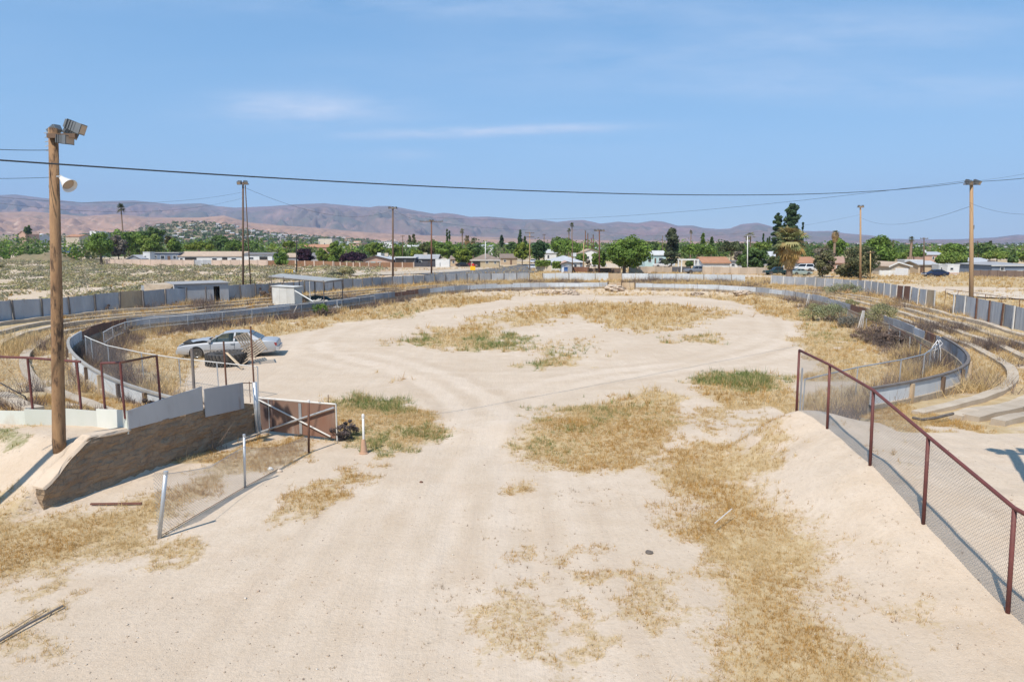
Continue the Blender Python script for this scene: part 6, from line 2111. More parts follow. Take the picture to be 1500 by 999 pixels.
bush('low purple grey brush near the right end of the dead brush', 1333, 519, 2.0, .7, BRUSHD, leaf=.045, clumps=18, per=70, shape='loose')
bush('dark tumbleweed at the edge of the sheet barrier on the left', 226, 585, 1.1, .6, BRUSHD, z=1.1, leaf=.035, clumps=20, per=80, shape='loose')
bush('brown tumbleweed on the west terraces at the fence bend', 158, 458, 2.2, .9, BRUSHC, z=.9, leaf=.055, clumps=20, per=70, shape='loose')
bush('reddish tumbleweed against the fence right of the long shed', 394, 439, 2.6, 1.4, BRUSHC, z=.8, leaf=.06, clumps=24, per=70, shape='loose')
bush('dark brush inside the rusty bend of the west wall', 176, 498, 2.2, 1.1, BRUSHD, leaf=.05, clumps=24, per=80, shape='loose')
bush('green leafy bush at the west fence below the dark tarp', 470, 462, 1.7, 1.3, GRN, leaf=.06, clumps=20, per=70)
bush('dark brush right of the green leafy bush on the west fence', 478, 464, 1.8, 1.0, BRUSHD, leaf=.05, clumps=18, per=70, shape='loose')
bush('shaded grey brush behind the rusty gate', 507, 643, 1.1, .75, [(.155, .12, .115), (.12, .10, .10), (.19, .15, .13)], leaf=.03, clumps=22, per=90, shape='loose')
bush('small grey tumbleweed beside the near end of the long shed', 256, 449, 1.2, .6, BRUSHC, z=.9, leaf=.05, shape='loose')
bush('large round grey green bush alone in the far scrub', 508, 404, 3.6, 2.7, SAGE, leaf=.13, clumps=30, per=60, group='bushes in the far scrub')
bush('low dark shrub left of the large round bush in the far scrub', 490, 405, 4.0, 1.2, [(.12, .13, .095), (.15, .15, .11), (.10, .11, .08)], leaf=.12, clumps=24, per=50, group='bushes in the far scrub')
bush('dark green shrub in the scrub at the far left edge', 4, 395, 3.6, 1.6, OLIVE, leaf=.13, clumps=24, per=50, group='bushes in the far scrub')

# ------------------------------------------------------------------ dry grass, green weeds, brush: uncounted ground cover
def scatter(name, region, per_m2, blade_n, length, width, colf, seed, want=0, lean=.55, zoff=0.0, limit=None, mask=None):
    """tufts of thin blades over a box, kept where cover() says so"""
    rng = np.random.default_rng(seed)
    x0, x1, y0, y1 = region
    n = int((x1 - x0) * (y1 - y0) * per_m2)
    x = rng.uniform(x0, x1, n); y = rng.uniform(y0, y1, n)
    a = np.abs(x / (y + 1e-6)) < .86 if y0 > 4 else np.ones(n, bool)
    x, y = x[a], y[a]
    d, g, s, b = cover(x, y)
    m = (d, g, s, b)[want] if mask is None else mask(x, y)
    keep = rng.uniform(0, 1, len(x)) < np.clip((m - .22) * 1.5, 0, 1)
    x, y = x[keep], y[keep]; g = g[keep]; b = b[keep]; d = d[keep]
    if limit and len(x) > limit:
        q = rng.choice(len(x), limit, replace=False); x, y, g, b, d = x[q], y[q], g[q], b[q], d[q]
    n = len(x)
    if n == 0:
        return None
    z = height(x, y) + zoff
    col = colf(rng, n, x, y, g, b)
    k = blade_n
    X = np.repeat(x, k); Yv = np.repeat(y, k); Z = np.repeat(z, k)
    sp = np.repeat(rng.uniform(.5, 1.2, n), k) * length * .45
    an = rng.uniform(0, 2 * PI, n * k)
    rr = np.sqrt(rng.uniform(0, 1, n * k)) * sp
    bx = X + rr * np.cos(an); by = Yv + rr * np.sin(an)
    L = length * np.repeat(rng.uniform(.55, 1.3, n) * (.35 + 1.35 * fbm(x * .8, y * .8, 205, 3)) * np.where(rng.uniform(0, 1, n) < .05, 1.9, 1), k) * rng.uniform(.6, 1.2, n * k)
    az = rng.uniform(0, 2 * PI, n * k); el = rng.uniform(lean * .35, 1.45, n * k)
    dx = np.cos(az) * np.cos(el) * L; dy = np.sin(az) * np.cos(el) * L; dz = np.sin(el) * L
    pa = rng.uniform(0, 2 * PI, n * k)
    wx = np.cos(pa) * width; wy = np.sin(pa) * width
    v = np.stack([np.stack([bx - wx, by - wy, Z - .01], 1), np.stack([bx + wx, by + wy, Z - .01], 1), np.stack([bx + dx, by + dy, Z + dz], 1)], 1).reshape(-1, 3)
    c = np.repeat(np.repeat(col, k, 0) * rng.uniform(.8, 1.2, (n * k, 1)), 3, 0)
    return v, np.clip(c, 0, 1)


def col_dry(rng, n, x, y, g, b):
    nn = fbm(x * .6, y * .6, 91, 3)[:, None]
    a = np.array(STRAWC)[rng.integers(0, 3, n)]; o = np.array(GOLDC)[rng.integers(0, 3, n)]
    c = np.where(rng.uniform(.3, .7, (n, 1)) < nn + .16 * (y > 24)[:, None], a, o)
    gr = np.array(GREENC)[rng.integers(0, 4, n)]
    c = np.where((rng.uniform(0, 1, n) < g * .9)[:, None], gr, c)
    br = np.array(BRUSHC)[rng.integers(0, 3, n)]
    return np.where((rng.uniform(0, 1, n) < b * .35)[:, None], br, c)


def col_green(rng, n, x, y, g, b):
    c = np.array(GREENC)[rng.integers(0, 4, n)]; st = np.array(STRAWC)[rng.integers(0, 3, n)]
    return np.where((rng.uniform(0, 1, n) < .38)[:, None], st, c)


def col_brush(rng, n, x, y, g, b):
    c = np.array(BRUSHC)[rng.integers(0, 3, n)]; dk = np.array(BRUSHD)[rng.integers(0, 3, n)]; st = np.array(STRAWC)[rng.integers(0, 3, n)]
    q = (fbm(x * .35, y * .35, 97, 3) + rng.uniform(-.12, .12, n))[:, None]
    return np.where(q > .56, dk, np.where(q < .42, st, c))


def build_cover(name, parts):
    vs = [p[0] for p in parts if p is not None]; cs = [p[1] for p in parts if p is not None]
    v = np.concatenate(vs); c = np.concatenate(cs)
    o = np_mesh(name, v, np.arange(len(v)).reshape(-1, 3), M_STRAW, c)
    return tag(o, kind='stuff')


def sprigs(x, y):
    return sstep(.50, .66, fbm(x * .55, y * .55, 131, 4)) * .55 + .23 * sstep(.45, .6, fbm(x * 2.2, y * 2.2, 137, 2))


build_cover('dry_grass', [
    scatter('s', (-1.5, 8, 7.5, 17), 26, 6, .055, .0042, lambda rng, n, x, y, g, b: np.array([(.30, .18, .075), (.38, .25, .11), (.24, .15, .075), (.20, .145, .10)])[rng.integers(0, 4, n)], 8, mask=sprigs),
    scatter('t', (-9, -1.5, 7.5, 15), 6, 6, .05, .004, lambda rng, n, x, y, g, b: np.array([(.34, .22, .10), (.42, .30, .15), (.26, .17, .09)])[rng.integers(0, 3, n)], 9, mask=sprigs),
    scatter('a', (-14, 12, 7.5, 15), 420, 7, .080, .0036, col_dry, 1),
    scatter('b', (-16, 14, 15, 26), 200, 7, .13, .0048, col_dry, 2),
    scatter('c', (-30, 30, 26, 48), 22, 8, .26, .011, col_dry, 3),
    scatter('d', (-34, 42, 48, 108), 7, 9, .34, .018, col_dry, 4),
    scatter('e', (-80, 110, 60, 190), 1.0, 9, .45, .04, col_dry, 6, limit=16000),
])
build_cover('green_weeds', [
    scatter('a', (-9, 13, 17, 32), 130, 7, .20, .0075, col_green, 11, want=1),
    scatter('b', (-16, 18, 32, 60), 10, 8, .26, .014, col_green, 12, want=1),
])
build_cover('dry_brush', [
    scatter('a', (-30, 30, 20, 50), 16, 16, .62, .011, col_brush, 21, want=3, lean=.9),
    scatter('b', (-34, 44, 50, 108), 7, 16, .66, .018, col_brush, 22, want=3, lean=.9),
])

# low sage scrub of the west field
rng = np.random.default_rng(77)
n = 9500
yy = 62 + (300 - 62) * rng.uniform(0, 1, n) ** 1.25
xx = -rng.uniform(0.02, .92, n) * yy - 6
_, _, s_, _ = cover(xx, yy)
kp = rng.uniform(0, 1, n) < s_ * .85
xx, yy = xx[kp], yy[kp]; n = len(xx)
zz_ = height(xx, yy)
per = 24
sc1 = rng.uniform(.32, 1.0, n) * (1 + yy / 260)
dd = rand_dirs(n * per, rng); dd[:, 2] = np.abs(dd[:, 2])
rad = rng.uniform(.4, 1, n * per) ** .5
cent = np.stack([np.repeat(xx, per), np.repeat(yy, per), np.repeat(zz_, per)], 1) + dd * (rad * np.repeat(sc1, per))[:, None] * np.array([1.15, 1.15, .62])
nr = dd * .8 + rand_dirs(n * per, rng) * .5; nr /= np.linalg.norm(nr, axis=1)[:, None]
v, f = leaf_quads(cent, nr, .12 * (1 + np.repeat(yy, per) / 160), rng, .5)
base = np.array(SAGE + [(.30, .285, .20), (.25, .25, .17), (.42, .36, .24), (.38, .33, .22)])[rng.integers(0, 7, n)] * rng.uniform(.8, 1.1, n)[:, None]
o = np_mesh('sage_scrub', v, f, M_LEAF, np.clip(np.repeat(np.repeat(base, per, 0) * rng.uniform(.85, 1.15, (n * per, 1)), 4, 0), 0, 1))
tag(o, kind='stuff')

# pebbles and clods
rng = np.random.default_rng(5)
n = 10000
py_ = 7.5 + 22 * rng.uniform(0, 1, n) ** 1.6; pxx = rng.uniform(-.8, .8, n) * py_
kk = fbm(pxx * .5, py_ * .5, 55, 3) + .14 * (pxx > 4.5) > .46
pxx, py_ = pxx[kk], py_[kk]; n = len(pxx)
pz_ = height(pxx, py_)
r = np.clip(rng.lognormal(-4.72, .46, n), .004, .04)
oc = np.array([(1, 0, 0), (-1, 0, 0), (0, 1, 0), (0, -1, 0), (0, 0, 1), (0, 0, -1)], float)
of = np.array([(0, 2, 4), (2, 1, 4), (1, 3, 4), (3, 0, 4), (2, 0, 5), (1, 2, 5), (3, 1, 5), (0, 3, 5)])
v = oc[None] * (r[:, None, None] * rng.uniform(.6, 1.3, (n, 6, 1))) * np.array([1, 1, .7])
ang = rng.uniform(0, PI, n); ca, sa = np.cos(ang)[:, None], np.sin(ang)[:, None]
v = np.stack([v[..., 0] * ca - v[..., 1] * sa, v[..., 0] * sa + v[..., 1] * ca, v[..., 2]], -1) + np.stack([pxx, py_, pz_ + r * .25], 1)[:, None]
f = (of[None] + (np.arange(n) * 6)[:, None, None]).reshape(-1, 3)
pc = np.array([(.50, .42, .34), (.38, .30, .23), (.60, .53, .45), (.26, .20, .16), (.44, .33, .25)])[rng.choice(5, n, p=[.3, .25, .2, .1, .15])]
o = np_mesh('pebbles', v.reshape(-1, 3), f, leafy('pebble_surface', 0.0, .95), np.repeat(pc, 6, 0)); tag(o, kind='stuff')
# ------------------------------------------------------------------ street and paths beyond the arena
def sheet(name, pts, mat, z=.03, th=None):
    me = bpy.data.meshes.new(name); vs = []
    for p in pts:
        vs.append((p[0], p[1], z))
    me.from_pydata(vs, [], [tuple(range(len(vs)))]); me.materials.append(mat); fix_normals(me)
    o = bpy.data.objects.new(name, me); COL.objects.link(o)
    return tag(o, kind='structure')


M_ASPH = worn('asphalt', (.135, .135, .14), (.10, .10, .105), .6, .9, c=(.20, .185, .165), cscale=.5, cover=(.5, .75))
M_PATHD = worn('pale_track', (.55, .46, .36), (.47, .39, .30), .4, .95)
# the street comes from between the houses and bends along the fence
street = [at(772, 388.5, 0), at(786, 388.5, 0), at(770, 394, 0), at(790, 399.5, 0), at(760, 402.5, 0), at(640, 404.5, 0), at(610, 402.0, 0), at(660, 399.5, 0), at(735, 393.5, 0)]
sheet('street', [(p.x, p.y) for p in street], M_ASPH, .20)
curb = MB()
ln = [at(735, 393.2, 0), at(772, 388.4, 0)]
cu = MB().tube([Vector((p.x, p.y, .26)) for p in ln], .12, 6).obj('kerb', M_CONC); tag(cu, kind='structure')
pt = [at(520, 405, 0), at(480, 401, 0), at(560, 399.5, 0), at(640, 397.0, 0), at(690, 393.5, 0), at(735, 392.6, 0), at(700, 396.5, 0), at(655, 400, 0), at(606, 402.5, 0)]
sheet('dirt_path', [(p.x, p.y) for p in pt], M_PATHD, .18)
rt2 = [at(1385, 430, 0), at(1470, 428.5, 0), at(1640, 428, 0), at(1640, 446, 0), at(1500, 440, 0), at(1440, 437, 0), at(1395, 433.5, 0)]
sheet('dirt_lot', [(p.x, p.y) for p in rt2], M_PATHD, .16)
lr = [at(-100, 383.5, 0), at(30, 381.5, 0), at(34, 384, 0), at(-100, 386.5, 0)]
sheet('far_road', [(p.x, p.y) for p in lr], worn('far_road_grey', (.42, .42, .42), (.36, .36, .36), .3, .9), .22)

# rail fence beyond the sheet fence at right
fr_pts = [at(x, y, .25) for x, y in ((1384, 441), (1402, 443.5), (1421, 447), (1442, 450.5), (1466, 455), (1492, 460), (1530, 467), (1570, 475))]
frr = thing('pipe_fence', 'thin rusty rail fence beyond the bluish sheets, beside the pale dirt lot', 'fence', tuple(fr_pts[3]), 0, 'pipe fences inside the arena')
for p in fr_pts:
    MB().tube([(p.x, p.y, zof(p.x, p.y) - .1), (p.x, p.y, 1.55)], .03, 6).obj('post', M_RUSTP, frr)
MB().tube([(p.x, p.y, 1.53) for p in fr_pts], .026, 6).obj('top_rail', M_RUSTP, frr)

# ------------------------------------------------------------------ garden walls and fences of the houses
M_BLKW = worn('tan_block', (.50, .405, .315), (.43, .345, .265), .7, .9, c=(.36, .29, .23), cscale=.8, cover=(.6, .8))
M_BLKP = worn('pinkish_block', (.54, .425, .345), (.47, .37, .30), .7, .9, c=(.40, .32, .26), cscale=.6, cover=(.58, .8))
M_WOODF = worn('brown_board_fence', (.27, .150, .085), (.21, .115, .068), 1.2, .9, stretch=(1, 1, .2))
M_WOODG = worn('grey_brown_fence', (.19, .135, .105), (.15, .11, .09), 1.2, .9, stretch=(1, 1, .2))
M_DKFEN = worn('dark_slat_fence', (.075, .075, .085), (.055, .055, .065), 1.2, .8)


def yard_wall(name, label, pts, mat, bays, post_mat=None, cat='wall', group=None, th=.22):
    """pts: (px, y_top, y_bottom) along the foot; bays between piers are parts"""
    G = [(at(x, yb, 0), yt) for x, yt, yb in pts]
    root = thing(name, label, cat, tuple(G[0][0]), 0, group)
    path = []
    for k in range(bays + 1):
        f = k / bays * (len(G) - 1); i = min(int(f), len(G) - 2); t = f - i
        p = G[i][0].lerp(G[i + 1][0], t)
        h = atY(0, G[i][1], G[i][0].y).z * (1 - t) + atY(0, G[i + 1][1], G[i + 1][0].y).z * t
        path.append((p, h))
    for (a, ha), (b, hb) in zip(path, path[1:]):
        n = Vector((b.y - a.y, a.x - b.x, 0)).normalized(); u = (b - a).normalized() * .03
        j = random.uniform(-.06, .06)
        MB().prism([(a.x + u.x, a.y + u.y, -.3), (b.x - u.x, b.y - u.y, -.3), (b.x - u.x, b.y - u.y, hb + j), (a.x + u.x, a.y + u.y, ha + j)], n * -th).obj('panel', mat, root)
    for (a, ha) in path:
        MB().box((a.x, a.y + .06, ha / 2 - .1), (.34, .34, ha + .32)).obj('pier', post_mat or mat, root)
    return root


yard_wall('block_wall', 'long pinkish block wall with piers, behind the west scrub', [(156, 380, 388.5), (212, 380.5, 389), (284, 381, 389.5)], M_BLKP, 9, group='walls behind the houses')
yard_wall('sheet_gate', 'grey sheet gate between two stretches of the pinkish wall', [(285, 381, 389.3), (311, 381, 389.4)], M_SHEET, 2, cat='gate')
yard_wall('block_wall', 'shorter pinkish block wall by the white low houses, right of the grey sheet gate', [(311, 381, 390), (391, 381, 390.5)], M_BLKP, 6, group='walls behind the houses')
yard_wall('board_fence', 'brown board fence behind the round bush, below the first purple tree', [(392, 381.5, 391), (440, 382, 391), (488, 383, 391.5)], M_WOODF, 7, M_BLKP, 'fence', 'board fences')
yard_wall('board_fence', 'brown board fence below the wide purple tree and the orange gabled house', [(489, 384, 391.5), (532, 385, 391.5), (606, 384.5, 391.5)], M_WOODF, 9, M_BLKP, 'fence', 'board fences')
yard_wall('slat_fence', 'nearly black slat fence beside the long white trailer', [(607, 385, 391), (647, 385, 391)], M_DKFEN, 4, None, 'fence')
yard_wall('block_wall', 'low cream block wall topped by a clipped hedge at the street corner', [(785, 389.5, 398), (806.5, 389.5, 398.5)], worn('cream_block', (.56, .49, .39), (.49, .42, .33), .7, .9), 3, group='walls behind the houses')
yard_wall('board_fence', 'rusty brown fence right of the white gabled garage', [(839, 391, 398), (862, 391.5, 398.5)], worn('rust_brown_fence', (.22, .115, .075), (.17, .09, .06), 1.5, .9), 3, None, 'fence', 'board fences')
yard_wall('board_fence', 'old leaning grey brown fence under the big round tree', [(863, 393, 399.5), (908, 393, 400)], M_WOODG, 5, None, 'fence', 'board fences')
yard_wall('block_wall', 'plain tan block wall between the big round tree and the dark gate', [(922, 390.5, 400.2), (983, 391, 400.2)], M_BLKW, 5, group='walls behind the houses')
yard_wall('dark_gate', 'dark grey solid gate behind the grey pickup truck', [(983.5, 391, 399.6), (1009, 391, 399.6)], worn('slate_panel', (.085, .085, .095), (.11, .11, .12), 1, .7), 2, None, 'gate')
yard_wall('block_wall', 'tan block wall below the orange roofed shed, running behind the wide dark tree', [(1030, 391, 402), (1122, 392, 402.5)], M_BLKW, 7, group='walls behind the houses')
yard_wall('board_fence', 'weathered brown fence at the far right, below the blue grey houses', [(1424, 396, 405.3), (1500, 397, 405.6), (1580, 397, 406)], M_WOODG, 12, None, 'fence', 'board fences')
yard_wall('board_fence', 'white board fence left of the cream gabled garage', [(1289, 396.5, 404.5), (1309, 396.5, 404.5)], M_LAMPW, 3, None, 'fence', 'board fences')

# ------------------------------------------------------------------ houses
def wallm(name, c, d=.86):
    return worn(name, c, tuple(x * d for x in c), .5, .9, c=tuple(x * .8 for x in c), cscale=.6, cover=(.62, .85), bump=0)


M_WWHITE = wallm('white_wall', (.66, .66, .65)); M_WCREAM = wallm('cream_wall', (.56, .47, .36)); M_WPEACH = wallm('peach_wall', (.56, .37, .28))
M_WBEIGE = wallm('beige_brick', (.47, .385, .26)); M_WBLUE = wallm('blue_grey_wall', (.20, .24, .31)); M_WGREY = wallm('grey_wall', (.34, .34, .35))
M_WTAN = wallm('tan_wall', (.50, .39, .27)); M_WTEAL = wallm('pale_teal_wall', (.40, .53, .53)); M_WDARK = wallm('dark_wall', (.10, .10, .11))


def roofm(name, c):
    return worn(name, c, tuple(x * .82 for x in c), .9, .9, c=tuple(x * 1.15 for x in c), cscale=.5, cover=(.55, .8), bump=.2)


M_RWHITE = roofm('white_roof', (.60, .60, .585)); M_RGREY = roofm('grey_roof', (.36, .36, .37)); M_RDKG = roofm('dark_grey_roof', (.20, .19, .19)); M_RTERR = roofm('terracotta_roof', (.42, .215, .125))
M_RTAN = roofm('tan_roof', (.42, .32, .24)); M_RBRN = roofm('brown_roof', (.25, .19, .15)); M_RPALE = roofm('pale_grey_roof', (.47, .48, .50)); M_RPINK = roofm('pinkish_roof', (.45, .29, .22))
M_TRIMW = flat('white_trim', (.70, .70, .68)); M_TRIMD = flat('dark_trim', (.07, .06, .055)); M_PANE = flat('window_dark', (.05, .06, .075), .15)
M_GARD = flat('garage_door_white', (.68, .68, .68)); M_DOORB = flat('door_brown', (.14, .085, .06))


def house(label, px0, px1, y_ridge, y_eave, y_base, wm, rm, roof='gable', openings=(), D=9.0, Y=None, name='house', cat='house', over=.35, ac=(), group='houses beyond the arena', trim=None, gx=.5, kind2=None):
    Y = Y or at(0, y_base, 0).y
    a = atY(px0, y_base, Y); b = atY(px1, y_base, Y)
    x0, x1 = a.x, b.x; W = x1 - x0
    ze = max(atY(0, y_eave, Y).z, 2.0); zr = max(atY(0, y_ridge, Y + D * .5).z, ze + .3)
    root = thing(name, label, cat, ((x0 + x1) / 2, Y, 0), 0, group)
    cx = (x0 + x1) / 2
    mb = MB()
    pts = [(x0, Y, -.3), (x1, Y, -.3), (x1, Y, ze), (x0, Y, ze)]
    if roof == 'front':
        pts = [(x0, Y, -.3), (x1, Y, -.3), (x1, Y, ze), (x0 + W * gx, Y, zr - .12), (x0, Y, ze)]
    mb.prism(pts, (0, D, 0)); mb.obj('wall', wm, root)
    o = over; t = .16
    if roof == 'gable':
        r = MB()
        for s in (0, 1):
            ya = Y - o if s == 0 else Y + D + o
            yr = Y + D / 2
            q = [(x0 - o, ya, ze - .05), (x1 + o, ya, ze - .05), (x1 + o, yr, zr), (x0 - o, yr, zr)]
            r.prism(q, (0, 0, t))
        r.obj('roof', rm, root)
        g = MB().prism([(x0 + .02, Y + .1, ze - .05), (x0 + .02, Y + D - .1, ze - .05), (x0 + .02, Y + D / 2, zr)], (.15, 0, 0)); g.prism([(x1 - .17, Y + .1, ze - .05), (x1 - .17, Y + D - .1, ze - .05), (x1 - .17, Y + D / 2, zr)], (.15, 0, 0)); g.obj('gable_end', wm, root)
    elif roof == 'front':
        r = MB(); xm = x0 + W * gx
        sl = (zr - ze) / (W * gx)
        r.prism([(x0 - o, Y - o, ze - o * sl), (xm, Y - o, zr), (xm, Y + D + o, zr), (x0 - o, Y + D + o, ze - o * sl)], (0, 0, t))
        sl2 = (zr - ze) / (W * (1 - gx))
        r.prism([(x1 + o, Y - o, ze - o * sl2), (xm, Y - o, zr), (xm, Y + D + o, zr), (x1 + o, Y + D + o, ze - o * sl2)], (0, 0, t))
        r.obj('roof', rm, root)
        if trim:
            f = MB()
            f.prism([(x0 - o, Y - o - .02, ze - o * sl - .1), (xm, Y - o - .02, zr - .1), (xm, Y - o - .02, zr + t), (x0 - o, Y - o - .02, ze - o * sl + t)], (0, -.06, 0))
            f.prism([(x1 + o, Y - o - .02, ze - o * sl2 - .1), (xm, Y - o - .02, zr - .1), (xm, Y - o - .02, zr + t), (x1 + o, Y - o - .02, ze - o * sl2 + t)], (0, -.06, 0))
            f.obj('barge_board', trim, root)
    elif roof == 'hip':
        h = min(D / 2, W / 2) * .95
        v = [(x0 - o, Y - o, ze), (x1 + o, Y - o, ze), (x1 + o, Y + D + o, ze), (x0 - o, Y + D + o, ze), (x0 + h, Y + D / 2, zr), (x1 - h, Y + D / 2, zr)]
        r = MB().add(v, [(0, 1, 5, 4), (2, 3, 4, 5), (1, 2, 5), (3, 0, 4), (3, 2, 1, 0)]); r.obj('roof', rm, root)
        MB().box((cx, Y - o + .02, ze - .10), (W + 2 * o, .08, .18)).obj('fascia', trim or M_TRIMW, root)
    else:
        MB().box((cx, Y + D / 2, ze + .12), (W + 2 * o, D + 2 * o, .24)).obj('roof', rm, root)
        if zr > ze + .6:
            MB().box((cx, Y + D * .6, (ze + zr) / 2 + .1), (W * .6, D * .5, zr - ze)).obj('upper_storey', wm, root)
    for op in openings:
        k, fa, fb, za, zb = op[:5]
        xa, xb = x0 + W * fa, x0 + W * fb; z0, z1 = ze * za, ze * zb
        if k == 'window':
            fr = MB().prism([(xa, Y - .001, z0), (xb, Y - .001, z0), (xb, Y - .001, z1), (xa, Y - .001, z1)], (0, -.07, 0)).obj('window', M_TRIMW, root)
            i = .10
            MB().prism([(xa + i, Y - .072, z0 + i), (xb - i, Y - .072, z0 + i), (xb - i, Y - .072, z1 - i), (xa + i, Y - .072, z1 - i)], (0, -.02, 0)).obj('pane', M_PANE, fr)
        else:
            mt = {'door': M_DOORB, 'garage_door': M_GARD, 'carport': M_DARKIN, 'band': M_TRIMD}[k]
            if len(op) > 5:
                mt = op[5]
            nm = {'door': 'door', 'garage_door': 'garage_door', 'carport': 'open_bay', 'band': 'wall_band'}[k]  # carport bays are flat dark panels, their shade put into the colour
            m = MB()
            if k == 'garage_door':
                n = 4
                for r_ in range(n):
                    zz0 = z0 + (z1 - z0) * r_ / n; zz1 = z0 + (z1 - z0) * (r_ + .94) / n
                    m.prism([(xa, Y - .002, zz0), (xb, Y - .002, zz0), (xb, Y - .002, zz1), (xa, Y - .002, zz1)], (0, -.06, 0))
            else:
                m.prism([(xa, Y - .002, z0), (xb, Y - .002, z0), (xb, Y - .002, z1), (xa, Y - .002, z1)], (0, -.05, 0))
            m.obj(nm, mt, root)
    for f, hh, mt in ac:
        x = x0 + W * f; zq = zr - .25 if roof in ('gable', 'hip', 'front') else ze + .24
        MB().box((x, Y + D * .5, zq + hh / 2), (1.1, 1.1, hh)).obj('roof_cooler', mt, root)
    return root


W_, Dr, Gd, Cp, Bd = 'window', 'door', 'garage_door', 'carport', 'band'
# far left: the long pale store
st_ = house('long pale commercial building with a dark blue panel at the far left', -160, 124, 360.0, 360.6, 377.5, wallm('store_wall', (.60, .55, .47)), M_RWHITE, 'flat', D=40, name='store_building', cat='building', over=.1,
            openings=[(Bd, .868, .972, .42, .92, flat('blue_panel', (.045, .085, .16))), (Bd, .895, .998, .0, .36, wallm('terracotta_band', (.50, .31, .21)))])
# its far-off lettering is only coloured smudges: built as rows of small plaques
for nm, x0, x1, y0, y1, nn, mt in (('sign_letters', 1, 21.5, 362, 366.3, 9, flat('ochre_letters', (.62, .36, .08))), ('sign_letters', 8, 15.2, 367.5, 371.8, 2, flat('red_letters', (.60, .10, .10))), ('sign_letters', -6, 1, 370.5, 374.5, 2, flat('red_letters_two', (.60, .10, .10)))):
    Ys = st_.location.y - .06
    m = MB()
    for k in range(nn):
        a = atY(x0 + (x1 - x0) * k / nn, y1, Ys); b = atY(x0 + (x1 - x0) * (k + .8) / nn, y0, Ys)
        m.prism([(a.x, Ys, a.z), (b.x, Ys, a.z), (b.x, Ys, b.z), (a.x, Ys, b.z)], (0, -.1, 0))
    m.obj(nm, mt, st_)
house('small grey shed roof behind the pinkish wall under the grey tree', 186, 207, 374, 379.5, 388, M_WGREY, M_RGREY, 'front', Y=222)
house('white camper trailer end and blue grey mobile home behind the pinkish wall', 222, 262, 369.5, 371, 386, M_WBLUE, M_RGREY, 'flat', [(W_, .1, .22, .45, .8), (W_, .35, .5, .45, .8), (Dr, .6, .7, 0, .75), (W_, .8, .92, .45, .8)], Y=232, D=5, name='mobile_home', cat='house')
house('white boxy camper trailer above the middle of the pinkish wall', 210.5, 220.5, 368.8, 370.2, 386, M_WWHITE, M_RWHITE, 'flat', [(W_, .15, .45, .45, .75)], Y=226, D=3, name='camper_trailer', cat='trailer', over=.05)
house('long low white house with a tan roof, its left end above the grey sheet gate', 262, 356, 369.0, 375.6, 387, M_WWHITE, M_RTAN, 'gable', [(W_, .02, .07, .45, .8), (Cp, .1, .28, .0, .85), (W_, .52, .6, .45, .8), (Cp, .68, .76, .0, .85), (W_, .82, .9, .45, .8)], Y=232, D=11)
house('white low house with a dark open carport, left of the green bush tree', 357, 399, 370.5, 373.2, 387, M_WWHITE, M_RDKG, 'gable', [(W_, .18, .36, .5, .75), (Cp, .56, .84, .0, .8)], Y=232, D=9)
house('dull tan house seen between the green bush tree and the first purple tree', 418, 437, 371.5, 377, 389, M_WGREY, M_RTAN, 'gable', Y=236, D=9)
house('grey roofed house half hidden by green trees, between the purple trees', 455, 478, 371, 377.5, 389, M_WGREY, M_RDKG, 'gable', Y=236, D=9)
house('peach gabled house with dark eaves and white coolers on the roof', 532, 574, 374.5, 382, 391, M_WPEACH, M_RPALE, 'front', [(W_, .1, .22, .35, .75), (Bd, .26, .44, .3, .75, M_WTEAL), (W_, .50, .64, .35, .75)], Y=203, D=14, trim=M_TRIMD, gx=.42, ac=((.42, 1.1, M_LAMPW), (.55, .9, M_LAMPG), (.68, 1.0, M_WCREAM)))
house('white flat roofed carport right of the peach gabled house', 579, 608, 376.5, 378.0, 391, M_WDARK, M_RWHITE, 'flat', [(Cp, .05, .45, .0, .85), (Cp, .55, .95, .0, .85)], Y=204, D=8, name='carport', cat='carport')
house('dark house with a grey gable behind the reddish crossarm pole', 606, 641, 373.5, 379.5, 391, M_WDARK, M_RGREY, 'gable', [(W_, .2, .35, .4, .8), (Bd, .6, .75, .0, .8)], Y=208, D=10, ac=((.42, .9, M_WCREAM),))
house('long white box trailer at the end of the black slat fence', 638, 658.5, 383.5, 384.5, 390.8, M_WWHITE, M_RWHITE, 'flat', [(Bd, .3, .36, .1, .6, M_WGREY)], Y=202, D=2.6, name='box_trailer', cat='trailer', over=.03)
house('tan house front left of the yellow green tree', 660, 684, 375, 380.5, 390.5, M_WTAN, M_RBRN, 'gable', [(W_, .1, .25, .4, .8), (Dr, .55, .65, 0, .75)], Y=212, D=9)
house('beige brick house with a wide grey brown hip roof on the street', 690, 731, 371.5, 381, 391, M_WBEIGE, M_RBRN, 'hip', [(Cp, .05, .33, .0, .82), (W_, .52, .62, .5, .85), (W_, .82, .9, .45, .85)], Y=200, D=12, trim=M_TRIMW)
house('low tan house right of the beige brick house, with shrubs in front', 733, 757, 372.5, 378.5, 388, M_WTAN, M_RBRN, 'gable', [(W_, .2, .35, .4, .8), (Dr, .6, .7, 0, .75)], Y=226, D=10)
house('white hip roofed house with pale grey roof above the clipped hedge', 804, 853, 374.5, 383.5, 397.5, M_WWHITE, M_RPALE, 'hip', [(W_, .05, .16, .5, .8), (W_, .74, .84, .35, .75), (Bd, .93, 1.0, .0, .9, M_WBLUE)], Y=170, D=14, ac=((.82, .9, M_WWHITE),))
